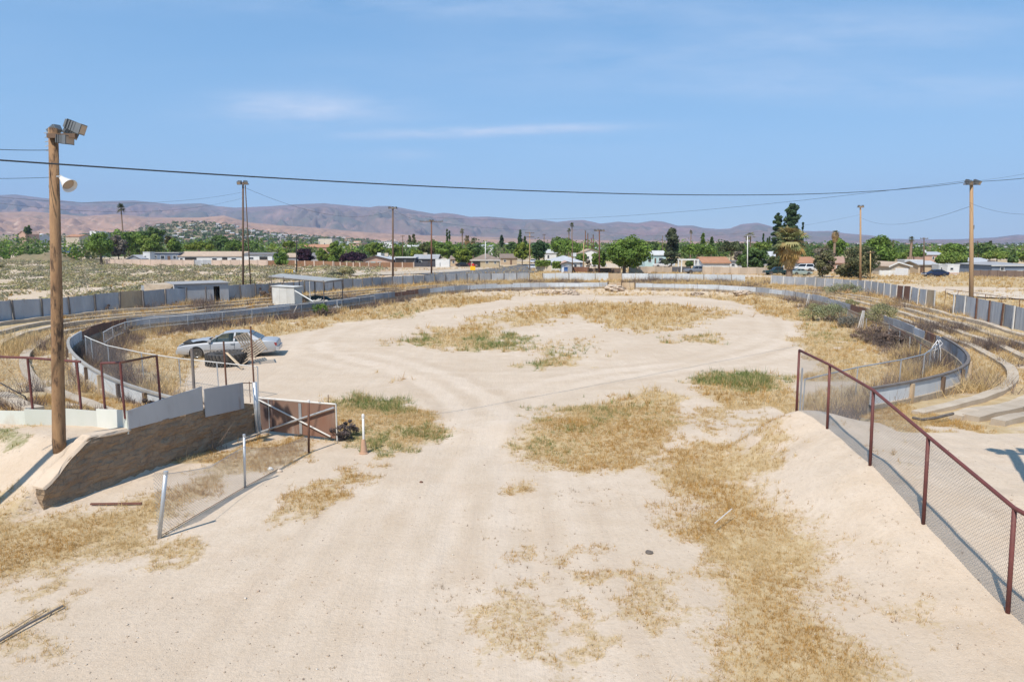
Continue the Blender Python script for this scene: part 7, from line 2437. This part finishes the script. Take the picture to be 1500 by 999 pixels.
house('narrow white gabled garage facing the camera, with a blue bin beside it', 823, 839, 383.2, 388.2, 399, wallm('pale_blue_trim_wall', (.58, .63, .70)), M_RPINK, 'front', [(Gd, .18, .92, .0, .82, M_WGREY)], Y=160, D=8, name='garage', cat='garage', trim=M_TRIMD)
house('tan roofed house behind, left of the big round tree', 846, 884, 365.5, 372, 384, M_WWHITE, M_RTAN, 'front', [(W_, .3, .45, .4, .75)], Y=250, D=14)
house('pale teal house glimpsed right of the big round tree', 945, 975, 368, 374, 390, M_WTEAL, M_RWHITE, 'gable', [(W_, .15, .3, .4, .8), (Dr, .45, .53, 0, .75), (W_, .65, .85, .4, .8)], Y=200, D=10)
house('shed with a big orange shingled roof and white wall beside the pergola', 1029.5, 1068, 377.2, 386.5, 400, M_WWHITE, M_RTERR, 'gable', Y=166, D=8, name='shed', cat='shed')
house('low white house with small windows right of the orange shed roof', 1068.5, 1090, 382.8, 383.8, 400, M_WWHITE, M_RDKG, 'flat', [(W_, .1, .35, .5, .8), (W_, .5, .8, .5, .8)], Y=172, D=7)
house('grey house roof glimpsed between the wide dark tree and the fan palm', 1120, 1146, 369, 376.5, 392, M_WGREY, M_RPALE, 'gable', [(W_, .3, .5, .5, .8)], Y=215, D=10)
house('white house with a terracotta roof just right of the fan palm', 1168, 1197, 377.2, 386, 398.5, M_WWHITE, M_RTERR, 'gable', [(W_, .18, .34, .4, .75), (Gd, .45, .62, 0, .75), (W_, .75, .9, .4, .75)], Y=168, D=10)
house('house with a pinkish roof between the two grey green shrubs', 1219, 1246, 377, 388, 400, M_WPEACH, M_RPINK, 'gable', [(W_, .2, .35, .4, .75), (W_, .6, .75, .4, .75)], Y=166, D=10)
house('cream gabled garage with a white roller door on the dry field', 1302, 1332, 384.0, 391.5, 404.5, M_WCREAM, M_RTAN, 'front', [(Gd, .28, .92, .0, .80)], Y=142, D=8, name='garage', cat='garage', trim=M_TRIMW, gx=.38)
house('long white motorhome behind the cream garage and tan shed', 1324, 1352, 381.2, 382.2, 398, M_WWHITE, M_RWHITE, 'flat', [(W_, .08, .32, .55, .85), (W_, .5, .75, .55, .85)], Y=160, D=3, name='motorhome', cat='motorhome', over=.05)
house('tan shed with a grey gable roof behind the blue hatchback', 1344.5, 1371, 383, 391, 403, M_WTAN, M_RPALE, 'gable', [(Dr, .1, .25, 0, .85)], Y=152, D=6, name='shed', cat='shed')
house('white caravan parked right of the blue hatchback', 1387, 1404.5, 389.5, 390.5, 403.5, M_WWHITE, M_RWHITE, 'flat', [(Bd, .02, .98, .12, .22, M_WPEACH), (W_, .2, .5, .5, .8)], Y=147, D=2.5, name='caravan', cat='caravan', over=.03)
house('small white caravan end left of the bigger one, behind the blue hatchback', 1374, 1385, 390, 391, 403.5, wallm('dirty_white', (.50, .52, .54)), M_RWHITE, 'flat', [(W_, .2, .7, .5, .8)], Y=149, D=2.5, name='caravan', cat='caravan', over=.03)
house('house with a big pale roof right of the tall tan pole, lower part hidden', 1424, 1456, 378.5, 385, 399, M_WWHITE, M_RPALE, 'gable', [(W_, .3, .5, .3, .7), (Bd, .7, .8, 0, .8, M_WBLUE)], Y=172, D=12)
house('blue grey house with a wide grey hip roof at the far right', 1452, 1512, 383, 390.5, 402, M_WBLUE, M_RGREY, 'hip', [(W_, .2, .3, .4, .8), (Bd, .27, 1.0, .22, .42, M_TRIMW)], Y=150, D=13, ac=((.48, .5, M_RBRN),))
house('reddish house with a pale roof far behind the tan shed', 1352, 1384, 369.5, 373.5, 385, M_WPEACH, M_RPALE, 'gable', [(W_, .4, .5, .4, .8)], Y=250, D=12, ac=((.45, 1.0, M_WWHITE),))
# larger town buildings farther back
house('tall blocky cream building rising over the trees left of the wide purple tree', 467, 487, 349.5, 350.3, 372, wallm('cream_block_wall', (.58, .52, .42)), M_RWHITE, 'flat', [(Bd, .02, .12, .3, .85, M_WGREY), (W_, .4, .5, .6, .75)], Y=480, D=20, name='block_building', cat='building', over=.1)
house('long building with a terracotta roof in the trees, before the cream block', 420, 486, 358.5, 362.5, 375, M_WPEACH, M_RTERR, 'gable', [(Bd, .05, .15, .4, .8), (Bd, .4, .5, .4, .8)], Y=330, D=16, name='long_building', cat='building')
house('pinkish two storey building over the top of the wide purple tree', 512, 530, 353.5, 356.0, 374, M_WPEACH, M_RWHITE, 'flat', [(W_, .15, .3, .5, .8), (W_, .6, .8, .5, .8)], Y=360, D=14, name='block_building', cat='building')
house('long low white building on the skyline left of the dark brown pole', 549, 577, 353.0, 354.0, 368, M_WWHITE, M_RWHITE, 'flat', [(Bd, .1, .3, .2, .6, M_WGREY), (Bd, .5, .7, .2, .6, M_WGREY)], Y=520, D=20, name='long_building', cat='building')
house('pair of white metal buildings behind the pale green trees, right of the dark brown pole', 582, 611, 359.5, 361.5, 378, M_WWHITE, M_RWHITE, 'gable', [(Bd, .2, .35, .2, .7, M_WGREY), (Bd, .6, .75, .2, .7, M_WGREY)], Y=330, D=16, name='metal_building', cat='building')
house('pale flat building above the grey hip roof, right of the shaggy palms', 703, 722, 359.3, 361.0, 376, M_WWHITE, M_RPALE, 'gable', [(Bd, .3, .7, .3, .7, M_WGREY)], Y=300, D=14, name='block_building', cat='building')
house('small white tower block in the trees at far left, right of the near pole', 134, 143.5, 338.3, 339.0, 372, M_WWHITE, M_RWHITE, 'flat', [(W_, .2, .4, .7, .8)], Y=560, D=14, name='block_building', cat='building', over=.05)
house('low orange roofed building in the trees left of the small white tower block', 98, 118, 344, 347, 372, M_WCREAM, M_RTERR, 'gable', Y=520, D=16, name='long_building', cat='building')
house('white pitched building in the trees left of the near pole', 41, 56, 343, 345.5, 372, M_WWHITE, M_RWHITE, 'gable', Y=500, D=16, name='long_building', cat='building')
house('pinkish steep roofed building in the trees at far left', 30, 40, 339, 343.0, 372, M_WPEACH, M_RPINK, 'front', Y=480, D=14, name='long_building', cat='building')
house('white house roof under the trees behind the white hip roofed house', 798, 815, 366, 371, 388, M_WWHITE, M_RPALE, 'gable', [(W_, .2, .4, .4, .8)], Y=260, D=10)

# pergola
pg = at(999.5, 400, 0); pg2 = at(1023.5, 400, 0)
pr = thing('pergola', 'white square pergola frame behind the grey pickup truck', 'pergola', tuple(pg))
zt = atY(1010, 381, pg.y + 1).z
for x in (pg.x, pg2.x):
    for dy in (1.0, 4.0):
        MB().box((x, pg.y + dy, zt / 2 - .1), (.26, .26, zt + .2)).obj('post', M_TRIMW, pr)
for dy in (1.0, 4.0):
    MB().box(((pg.x + pg2.x) / 2, pg.y + dy, zt + .05), (pg2.x - pg.x + .5, .28, .28)).obj('beam', M_TRIMW, pr)
# hedges
def hedge(label, px0, px1, y_t, y_b, Y, cols, d=1.6):
    a = atY(px0, y_b, Y); b = atY(px1, y_t, Y)
    rng = np.random.default_rng(int(px0))
    n = int((b.x - a.x) * (b.z - a.z) * d * 26) + 500
    p = np.stack([rng.uniform(a.x, b.x, n), rng.uniform(Y, Y + d, n), rng.uniform(a.z, b.z, n)], 1)
    nr = rand_dirs(n, rng) + np.array([0, -.4, .5]); nr /= np.linalg.norm(nr, axis=1)[:, None]
    v, f = leaf_quads(p, nr, .26, rng)
    c = np.array(cols)[rng.integers(0, len(cols), n)] * rng.uniform(.8, 1.2, (n, 1))
    r = thing('hedge', label, 'hedge', ((a.x + b.x) / 2, Y, 0), 0, 'clipped hedges')
    v[:, 0] -= r.location.x; v[:, 1] -= Y
    np_mesh('foliage', v, f, M_LEAF, np.repeat(c, 4, 0), r)
    return r


hedge('clipped bright green hedge on top of the cream corner wall', 784.5, 806.5, 382, 390, 163.5, GRNB)
hedge('smaller clipped green hedge right of the first, beside the gabled garage', 810, 821.5, 383.5, 393, 162, GRNB)
hd = at(827, 399, 0)
tag(MB().box((hd.x, 157.5, .62), (.8, .8, 1.2)).box((hd.x, 157.4, 1.28), (.86, .92, .12)).obj('blue_bin', flat('bin_blue', (.05, .14, .38))), 'blue wheelie bin before the narrow gabled garage', 'bin')

# ------------------------------------------------------------------ trees one by one
G1 = 'trees among the houses'
T = tree
T('round_tree', 'rounded green tree with a bare trunk at the left end of the pinkish wall', 145, 342, 379, 40, 222, 'round', GRN, clumps=60, per=60, trunk_r=.45, group=G1)
T('bare_tree', 'greyish half bare tree between green trees above the pinkish wall', 171, 342, 378, 26, 228, 'loose', GREY, clumps=50, per=40, group=G1)
T('leafy_tree', 'tall green tree behind the grey half bare tree', 186, 334, 372, 44, 245, 'round', GRN, clumps=56, group=G1)
T('leafy_tree', 'bright green tree just left of the white camper trailer', 218, 343, 374, 36, 240, 'round', GRNB, clumps=52, group=G1)
T('dark_tree', 'dark rounded tree behind the bright green tree, near the camper trailer', 226, 333, 360, 30, 300, 'round', GRND, clumps=40, group=G1)
T('dark_tree', 'dark tree under the tall single palm', 202, 336, 372, 30, 262, 'round', GRND, clumps=40, group=G1)
T('leafy_tree', 'green tree over the left end of the long low white house', 255, 350, 372, 22, 246, 'round', GRNB, clumps=40, group=G1)
T('small_tree', 'olive brown narrow tree behind the blue grey mobile home', 247, 344, 366, 12, 262, 'loose', [(.16, .13, .05), (.12, .12, .05)], group=G1)
T('leafy_tree', 'yellow green spreading tree over the tan roof of the long low house', 292, 352, 371, 46, 250, 'wide', GRNY, clumps=50, group=G1)
T('dark_tree', 'dark green broad tree behind the yellow green spreading tree', 322, 342, 366, 40, 290, 'round', GRND, clumps=44, group=G1)
T('leafy_tree', 'green tree behind the double pole', 345, 350, 370, 34, 270, 'wide', GRN, clumps=40, group=G1)
T('dark_tree', 'dark small round tree right of the double pole', 371, 352, 366, 14, 300, 'round', GRND, clumps=30, group=G1)
T('bush_tree', 'green bushy tree growing before the brown board fence', 412, 369, 390.5, 26, 197, 'round', GRN, clumps=50, per=60, leaf=.28, group=G1)
T('leafy_tree', 'yellowish green tree over the house right of the shade roof', 423, 351, 366, 20, 275, 'wide', GRNY, clumps=34, group=G1)
T('purple_tree', 'smaller dark purple tree right of the thin black pole', 446, 365, 389, 25, 205, 'round', PURP, clumps=50, per=70, leaf=.26, group='purple trees')
T('purple_tree', 'wide dark purple tree left of the peach gabled house', 518, 366.5, 389.5, 46, 207, 'wide', PURP, clumps=70, per=80, leaf=.26, group='purple trees')
T('leafy_tree', 'fresh green tree behind the board fence, left of the wide purple tree', 489, 352, 388, 28, 218, 'loose', GRNB, clumps=56, group=G1)
T('leafy_tree', 'low fresh green tree by the grey roofed house between the purple trees', 472, 362, 386, 18, 222, 'round', GRNB, clumps=40, group=G1)
T('leafy_tree', 'bright green tree behind the roof coolers of the peach house', 548, 354, 376, 30, 232, 'loose', GRNB, clumps=50, group=G1)
T('leafy_tree', 'bright green tree behind the dark brown floodlight pole', 577, 357, 377, 26, 236, 'loose', GRNB, clumps=46, group=G1)
T('hazy_tree', 'tall blue green ragged tree right of the thin brown pole', 606, 343, 366, 9, 340, 'column', OLIVE, clumps=30, group=G1)
T('hazy_tree', 'tall olive ragged tree left of the blue green ragged one', 600, 344, 366, 8, 340, 'column', OLIVE, clumps=30, group=G1)
T('leafy_tree', 'yellow green low tree left of the reddish crossarm pole', 611, 365, 380, 20, 226, 'round', GRNY, clumps=36, group=G1)
T('leafy_tree', 'rusty green tree right behind the reddish crossarm pole', 627, 356, 381, 26, 230, 'round', [(.12, .13, .04), (.10, .115, .035), (.14, .12, .05)], clumps=44, group=G1)
T('leafy_tree', 'broad green tree in front of the twin cypresses', 657, 354, 380, 44, 240, 'round', GRN, clumps=60, group=G1)
T('leafy_tree', 'large mid green tree between the reddish pole and the cypresses', 638, 352, 372, 34, 262, 'round', GRN, clumps=50, group=G1)
T('cypress', 'taller of two thin dark cypresses against the hills', 654.8, 335.5, 366, 4.6, 300, 'column', GRND, clumps=44, per=50, leaf=.35, group='cypresses')
T('cypress', 'shorter of two thin dark cypresses against the hills', 658.2, 337.5, 366, 4.2, 306, 'column', GRND, clumps=40, per=50, leaf=.35, group='cypresses')
T('leafy_tree', 'yellow green tree over the black and red cars', 679, 362, 386, 27, 206, 'round', GRNY, clumps=60, per=60, group=G1)
T('dark_tree', 'dark green tree below the shaggy palms', 694, 352, 374, 26, 250, 'round', GRND, clumps=44, group=G1)
T('dark_tree', 'dark thin conifer above the low tan house', 735, 344, 364, 8, 360, 'column', PINE, clumps=30, group=G1)
T('dark_tree', 'dark green tree left of the two small conifers', 750, 354, 372, 18, 290, 'round', GRND, clumps=34, group=G1)
T('conifer', 'taller pointed dark conifer above the street end', 762, 336, 363, 9, 330, 'cone', PINE, clumps=40, leaf=.45, group='conifers')
T('conifer', 'shorter dark conifer right of the taller pointed one', 769, 346, 366, 8, 330, 'cone', PINE, clumps=34, leaf=.45, group='conifers')
T('leafy_tree', 'rounded yellow green street tree behind the tan double crossarm pole', 765, 356, 381, 27, 212, 'round', GRNY, clumps=56, per=60, group=G1)
T('leafy_tree', 'rounded deep green street tree right of the tan double crossarm pole', 790, 353.5, 382, 26, 215, 'round', [(.060, .115, .045), (.075, .135, .05)], clumps=56, per=60, group=G1)
T('leafy_tree', 'wide green tree behind the pale grey hip roof', 828, 347, 378, 50, 235, 'wide', GRN, clumps=66, per=56, group=G1)
T('dark_tree', 'dark green tree under the twin palm crowns', 818, 347, 370, 30, 262, 'round', GRND, clumps=40, group=G1)
T('leafy_tree', 'low green tree between the pale roof and the pale weathered pole', 853, 368, 385, 20, 190, 'round', GRN, clumps=36, group=G1)
T('big_round_tree', 'big round deep green tree with a short forked trunk, tallest of the middle row', 915.5, 343, 391, 66, 150, 'round', GRN, clumps=120, per=85, leaf=.30, trunk_r=.42, limbs=9, group=G1)
T('leafy_tree', 'lower green boughs joining the left side of the big round tree', 877, 367, 392, 24, 156, 'round', GRN, clumps=40, per=60, leaf=.28, group=G1)
T('sapling', 'thin pale bare sapling beside the pale weathered pole', 861, 376, 394, 9, 158, 'loose', GREY, clumps=16, per=18, leaf=.2, trunk_r=.08, group=G1)
T('conifer', 'tall feathery grey green conifer behind the long white van', 985, 336, 386, 30, 190, 'pine', [(.085, .105, .055), (.07, .09, .05), (.11, .125, .07)], clumps=80, per=60, leaf=.30, group='conifers')
T('dark_tree', 'dark slim tree at the left of the feathery conifer', 957, 353, 372, 18, 260, 'loose', GRND, clumps=34, group=G1)
T('dark_tree', 'dusky tree between the big round tree and the dark slim tree', 946, 351, 368, 16, 280, 'loose', OLIVE, clumps=34, group=G1)
T('leafy_tree', 'long green tree mass behind the white pergola', 1024, 354, 379, 54, 215, 'wide', GRN, clumps=76, per=56, group=G1)
T('dark_tree', 'dark shrub tree framed inside the white pergola', 1012, 377, 394, 20, 176, 'round', GRND, clumps=30, group=G1)
T('column_tree', 'thin column tree beside the small high palm, behind the pergola', 1030, 341, 362, 8, 250, 'column', GRN, clumps=34, group=G1)
T('column_tree', 'short dark spire tree between the thin column tree and the mound tree', 1043, 347, 362, 8, 250, 'cone', GRND, clumps=28, group=G1)
T('leafy_tree', 'olive mound shaped tree above the orange shed roof', 1072, 351, 375, 40, 232, 'wide', [(.10, .12, .05), (.085, .11, .045), (.12, .135, .06)], clumps=60, group=G1)
T('bare_tree', 'pale bare brush tree right of the orange shed roof', 1086, 366, 385, 22, 190, 'loose', GREY, clumps=36, per=40, group=G1)
T('wide_tree', 'wide dark green tree leaning over the tan block wall behind the white pole', 1104, 361, 397, 46, 162, 'loose', GRND, clumps=90, per=70, leaf=.30, trunk_r=.4, limbs=8, group=G1)
T('leafy_tree', 'yellow green shrub tree behind the dark green pickup truck', 1134, 374, 396, 28, 168, 'round', [(.115, .14, .05), (.095, .125, .045)], clumps=50, leaf=.28, group=G1)
T('leafy_tree', 'green tree right of the slim white flagpole, below the far cypresses', 1120, 355, 374, 34, 225, 'round', GRNB, clumps=46, group=G1)
T('cypress', 'left one of three small far cypresses, left of the fan palm', 1118.5, 342, 360, 3.6, 330, 'cone', GRND, clumps=28, per=40, leaf=.4, group='cypresses')
T('cypress', 'middle one of three small far cypresses, the shortest', 1124.5, 349, 361, 2.6, 330, 'cone', GRND, clumps=22, per=40, leaf=.4, group='cypresses')
T('cypress', 'right one of three small far cypresses, next to the fan palm', 1127.5, 347, 361, 3, 330, 'cone', GRND, clumps=24, per=40, leaf=.4, group='cypresses')
T('tall_pine', 'left spire of the tall dark pine behind the fan palm', 1141, 312, 380, 22, 200, 'pine', PINE, clumps=80, per=60, leaf=.34, trunk_r=.35, group='tall pines')
T('tall_pine', 'tallest dark pine behind the fan palm, its top over everything', 1161, 301, 384, 36, 198, 'pine', PINE, clumps=150, per=70, leaf=.34, trunk_r=.45, group='tall pines')
T('cypress', 'thin dark spire right of the tallest pine, behind the fan palm', 1176.5, 325, 380, 4.5, 210, 'column', PINE, clumps=44, per=40, leaf=.3, group='cypresses')
T('grey_shrub', 'large grey green shrub with bare twigs, right of the fan palm', 1208, 356, 405, 34, 135, 'loose', OLIVE + GREY[:1], clumps=90, per=60, leaf=.20, trunk_r=.14, group=G1)
T('grey_shrub', 'grey green shrub around the foot of the tan floodlight pole', 1262, 358, 408, 50, 133, 'loose', OLIVE + [(.09, .115, .05)], clumps=110, per=60, leaf=.20, trunk_r=.14, group=G1)
T('grey_shrub', 'low olive shrub between the two large grey green ones', 1238, 387, 408, 26, 136, 'loose', OLIVE + GRN[:1], clumps=50, per=50, leaf=.2, trunk_r=.1, group=G1)
T('leafy_tree', 'green tree below the shaggy palm behind the pinkish roof', 1228, 350, 377, 32, 200, 'round', GRN, clumps=56, group=G1)
T('big_leafy_tree', 'large green tree right of the stub pole, over the white board fence', 1288, 345, 396, 42, 158, 'round', GRN, clumps=90, per=64, leaf=.30, trunk_r=.35, group=G1)
T('bare_tree', 'greyish tree top behind the large green tree', 1292, 346, 366, 30, 200, 'wide', OLIVE, clumps=36, group=G1)
T('leafy_tree', 'bright green low tree above the cream garage', 1318, 367, 384, 26, 178, 'wide', GRNB, clumps=40, group=G1)
T('leafy_tree', 'broad green tree behind the two white caravans', 1395, 366, 394, 42, 165, 'wide', GRNB, clumps=76, per=60, leaf=.28, group=G1)
T('leafy_tree', 'tall rounded tree left of the tall tan pole', 1399, 353, 378, 32, 205, 'wide', GRN, clumps=56, group=G1)
T('leafy_tree', 'rounded tree right behind the tall tan pole', 1442, 356, 376, 28, 230, 'round', GRND, clumps=46, group=G1)
T('leafy_tree', 'green tree mass above the big pale roof at right', 1462, 364, 384, 44, 205, 'wide', GRNB, clumps=60, group=G1)
T('dark_tree', 'dark pointed tree above the blue grey house at right', 1485, 366, 384, 14, 200, 'cone', GRND, clumps=34, group=G1)
T('leafy_tree', 'green tree at the right edge of the photo behind the blue grey house', 1504, 364, 386, 34, 205, 'round', GRNB, clumps=46, group=G1)
T('leafy_tree', 'green tree between the dark utility pole and the pale roofed reddish house', 1340, 362, 380, 30, 235, 'wide', GRN, clumps=46, group=G1)
T('lone_tree', 'dark round lone tree on the skyline left of the near pole', 39.5, 331, 345, 10, 480, 'round', GRND, clumps=30, leaf=.7, group='lone far trees')

# palms
GP = 'palms'
palm('fan_palm', 'stout fan palm with a tan skirt of dead fronds, in front of the tall pines', 1160, 327, 379, 406, 54, 128, skirt=(366, 394, 19), trunk_r=.6, n_fr=84, group=GP, leaflets=12, cols=[(.27, .29, .12), (.22, .255, .10), (.36, .33, .15), (.46, .34, .14)])
palm('tall_palm', 'very tall single palm with a round dark crown at far left', 176.5, 296.5, 315, 345, 15, 300, trunk_r=.30, n_fr=60, cols=[(.10, .11, .05), (.075, .085, .04), (.13, .125, .06)], group=GP)
palm('tall_palm', 'dark crowned palm right of the twin cypresses', 677, 334, 344, 380, 8.5, 290, trunk_r=.3, n_fr=40, cols=OLIVE, group=GP)
palm('shaggy_palm', 'left shaggy brown palm under the dark crowned palm', 684, 343, 357, 385, 11, 262, skirt=(354, 366, 6), trunk_r=.4, n_fr=40, cols=[(.17, .13, .07), (.13, .12, .06)], group=GP)
palm('shaggy_palm', 'right shaggy green palm beside the shaggy brown one', 693, 347, 360, 385, 12, 258, skirt=(357, 366, 6), trunk_r=.4, n_fr=40, cols=OLIVE, group=GP)
palm('tall_palm', 'higher crown of the twin palms above the white hip roofed house', 838, 325.5, 335, 376, 8, 250, trunk_r=.22, n_fr=44, cols=[(.13, .145, .065), (.10, .115, .05)], group=GP)
palm('tall_palm', 'lower crown of the twin palms above the white hip roofed house', 833.5, 333.5, 342, 376, 7.5, 252, trunk_r=.22, n_fr=44, cols=[(.13, .145, .065), (.10, .115, .05)], group=GP)
palm('tall_palm', 'small high palm on a thin trunk above the white pergola', 1012.5, 336.5, 344.5, 380, 6.5, 260, trunk_r=.2, n_fr=40, cols=OLIVE, group=GP)
palm('young_palm', 'thin spreading palm behind the top of the slim white flagpole', 1100, 338, 354, 385, 22, 180, trunk_r=.2, n_fr=18, cols=OLIVE, group=GP)
palm('shaggy_palm', 'shaggy palm top above the pinkish roof', 1224, 336.5, 348, 385, 14, 190, skirt=(345, 354, 8), trunk_r=.4, n_fr=36, cols=[(.15, .16, .08), (.20, .17, .09)], group=GP)
palm('tall_palm', 'round palm crown on a thick pale trunk, left of the dark utility pole', 1336, 345.5, 356, 385, 10, 230, trunk_r=.45, n_fr=44, cols=[(.14, .15, .07), (.11, .12, .06)], group=GP)
palm('tall_palm', 'small round palm right of the tall tan pole', 1451.5, 352, 361, 385, 8, 230, trunk_r=.35, n_fr=40, cols=[(.14, .15, .07), (.11, .12, .06)], group=GP)
palm('tall_palm', 'small dark palm left of the round palm crown, low over the trees', 1309, 351, 359, 385, 7, 240, trunk_r=.3, n_fr=36, cols=OLIVE, group=GP)

# scrub covered spoil mound before the store
mc = atY(62, 382, 270)
rows = []
for j in range(14):
    row = []
    for i in range(40):
        u, v = i / 39 * 2 - 1, j / 13 * 2 - 1
        e = max(0, 1 - u * u) * max(0, 1 - v * v)
        n_ = fbm(np.array([u * 4.0]), np.array([v * 2.0]), 19, 4)[0]
        row.append(Vector((mc.x + u * 13.5, mc.y + v * 7, -.2 + 3.6 * e ** .8 * (.45 + 1.0 * n_))))
    rows.append(row)
mo = MB().grid(rows).obj('dirt_mound', worn('scrubby_soil', (.26, .195, .125), (.20, .17, .10), .5, .95, c=(.17, .16, .085), cscale=.35, cover=(.45, .65)), smooth=True)
tag(mo, kind='structure')

# ------------------------------------------------------------------ the wooded town behind, as one mass
rng = np.random.default_rng(404)
n = 2300
Yd = 270 + 1100 * rng.uniform(0, 1, n) ** 1.9
Xd = rng.uniform(-.95, .95, n) * Yd
hN = np.clip(rng.lognormal(1.93, .24, n), 4, 11) * np.interp(Xd / Yd, [-.5, -.28, -.1, .3, .5], [1.0, .9, .82, .9, .72])
per = 60
dd = rand_dirs(n * per, rng)
rw_ = hN * rng.uniform(.45, .8, n)
cent = np.stack([np.repeat(Xd, per), np.repeat(Yd, per), np.repeat(hN * .58, per)], 1) + dd * (rng.uniform(.3, 1, n * per) ** .5)[:, None] * np.stack([np.repeat(rw_, per), np.repeat(rw_, per), np.repeat(hN * .45, per)], 1)


def town_h(x, y):
    u = np.clip(x / y, TU[0], TU[-1]); ui = np.interp(u, TU, np.arange(len(TU)))
    ri = np.interp(y, TR, np.arange(len(TR)))
    a = np.clip(ri.astype(int), 0, len(TR) - 1); b = np.clip(ui.astype(int), 0, len(TU) - 1)
    return np.where(y > TR[0], np.maximum(TZ[a, b], 0), 0)


cent[:, 2] += np.repeat(town_h(Xd, Yd), per)
nr = dd * .8 + rand_dirs(n * per, rng) * .5; nr /= np.linalg.norm(nr, axis=1)[:, None]
v, f = leaf_quads(cent, nr, .55 * np.repeat(.6 + Yd / 600, per), rng, .6)
base = np.array(GRN + GRND + GRND + OLIVE[:2] + GRNY[:1])[rng.integers(0, 12, n)] * rng.uniform(.8, 1.2, n)[:, None]
o = np_mesh('distant_treeline', v, f, M_LEAF, np.clip(np.repeat(np.repeat(base, per, 0) * rng.uniform(.85, 1.15, (n * per, 1)), 4, 0), 0, 1))
tag(o, kind='stuff')
# trees on the town hill and far town
n = 3800
Yd = rng.uniform(920, 2100, n); Ud = np.where(rng.uniform(0, 1, n) < .62, rng.uniform(-.62, -.2, n), rng.uniform(-.95, .9, n)); Xd = Ud * Yd
hN = rng.uniform(3.5, 8, n); per = 14
dd = rand_dirs(n * per, rng)
zz_ = town_h(Xd, Yd)
cent = np.stack([np.repeat(Xd, per), np.repeat(Yd, per), np.repeat(zz_ + hN * .5, per)], 1) + dd * np.stack([np.repeat(hN * .62, per)] * 2 + [np.repeat(hN * .5, per)], 1) * rng.uniform(.4, 1, (n * per, 1))
nr = dd * .8 + rand_dirs(n * per, rng) * .4; nr /= np.linalg.norm(nr, axis=1)[:, None]
v, f = leaf_quads(cent, nr, 1.7, rng, .7)
base = np.array(GRND + OLIVE)[rng.integers(0, 6, n)] * rng.uniform(.7, 1.1, n)[:, None]
o = np_mesh('hillside_woods', v, f, M_LEAF, np.clip(np.repeat(np.repeat(base, per, 0), 4, 0), 0, 1)); tag(o, kind='stuff')
# far town houses: white and pale specks beyond counting
n = 360
Yd = np.where(rng.uniform(0, 1, n) < .55, rng.uniform(950, 1900, n), rng.uniform(420, 950, n)); Ud = np.where(rng.uniform(0, 1, n) < .6, rng.uniform(-.60, -.22, n), rng.uniform(-.9, .85, n)); Xd = Ud * Yd
zz_ = town_h(Xd, Yd)
V, F, Cc = [], [], []
for i in range(n):
    w_, d_, h_ = rng.uniform(7, 14), rng.uniform(7, 11), rng.uniform(3.0, 4.6)
    if Yd[i] < 950:
        h_ *= .9
    x, y, z = Xd[i], Yd[i], zz_[i]
    b = len(V)
    V += [(x - w_ / 2, y, z - 2), (x + w_ / 2, y, z - 2), (x + w_ / 2, y, z + h_), (x - w_ / 2, y, z + h_), (x - w_ / 2, y + d_, z - 2), (x + w_ / 2, y + d_, z - 2), (x + w_ / 2, y + d_, z + h_), (x - w_ / 2, y + d_, z + h_)]
    F += [(b, b + 1, b + 2, b + 3), (b + 1, b + 5, b + 6, b + 2), (b + 4, b, b + 3, b + 7), (b + 5, b + 4, b + 7, b + 6)]
    wc = [(.50, .48, .45), (.46, .39, .32), (.42, .33, .27), (.56, .56, .55)][rng.integers(0, 4)]
    Cc += [wc] * 8
    b = len(V); hr = h_ + 1.6
    V += [(x - w_ / 2 - .5, y - .5, z + h_ - .05), (x + w_ / 2 + .5, y - .5, z + h_ - .05), (x + w_ / 2 + .5, y + d_ / 2, z + hr), (x - w_ / 2 - .5, y + d_ / 2, z + hr), (x + w_ / 2 + .5, y + d_ + .5, z + h_ - .05), (x - w_ / 2 - .5, y + d_ + .5, z + h_ - .05)]
    F += [(b, b + 1, b + 2, b + 3), (b + 3, b + 2, b + 4, b + 5)]
    Cc += [[(.44, .44, .45), (.30, .28, .27), (.36, .22, .15), (.50, .49, .47)][rng.integers(0, 4)]] * 6
o = np_mesh('distant_town', np.array(V), np.array(F), leafy('house_paint', 0.0, .9), np.array(Cc)); tag(o, kind='stuff')
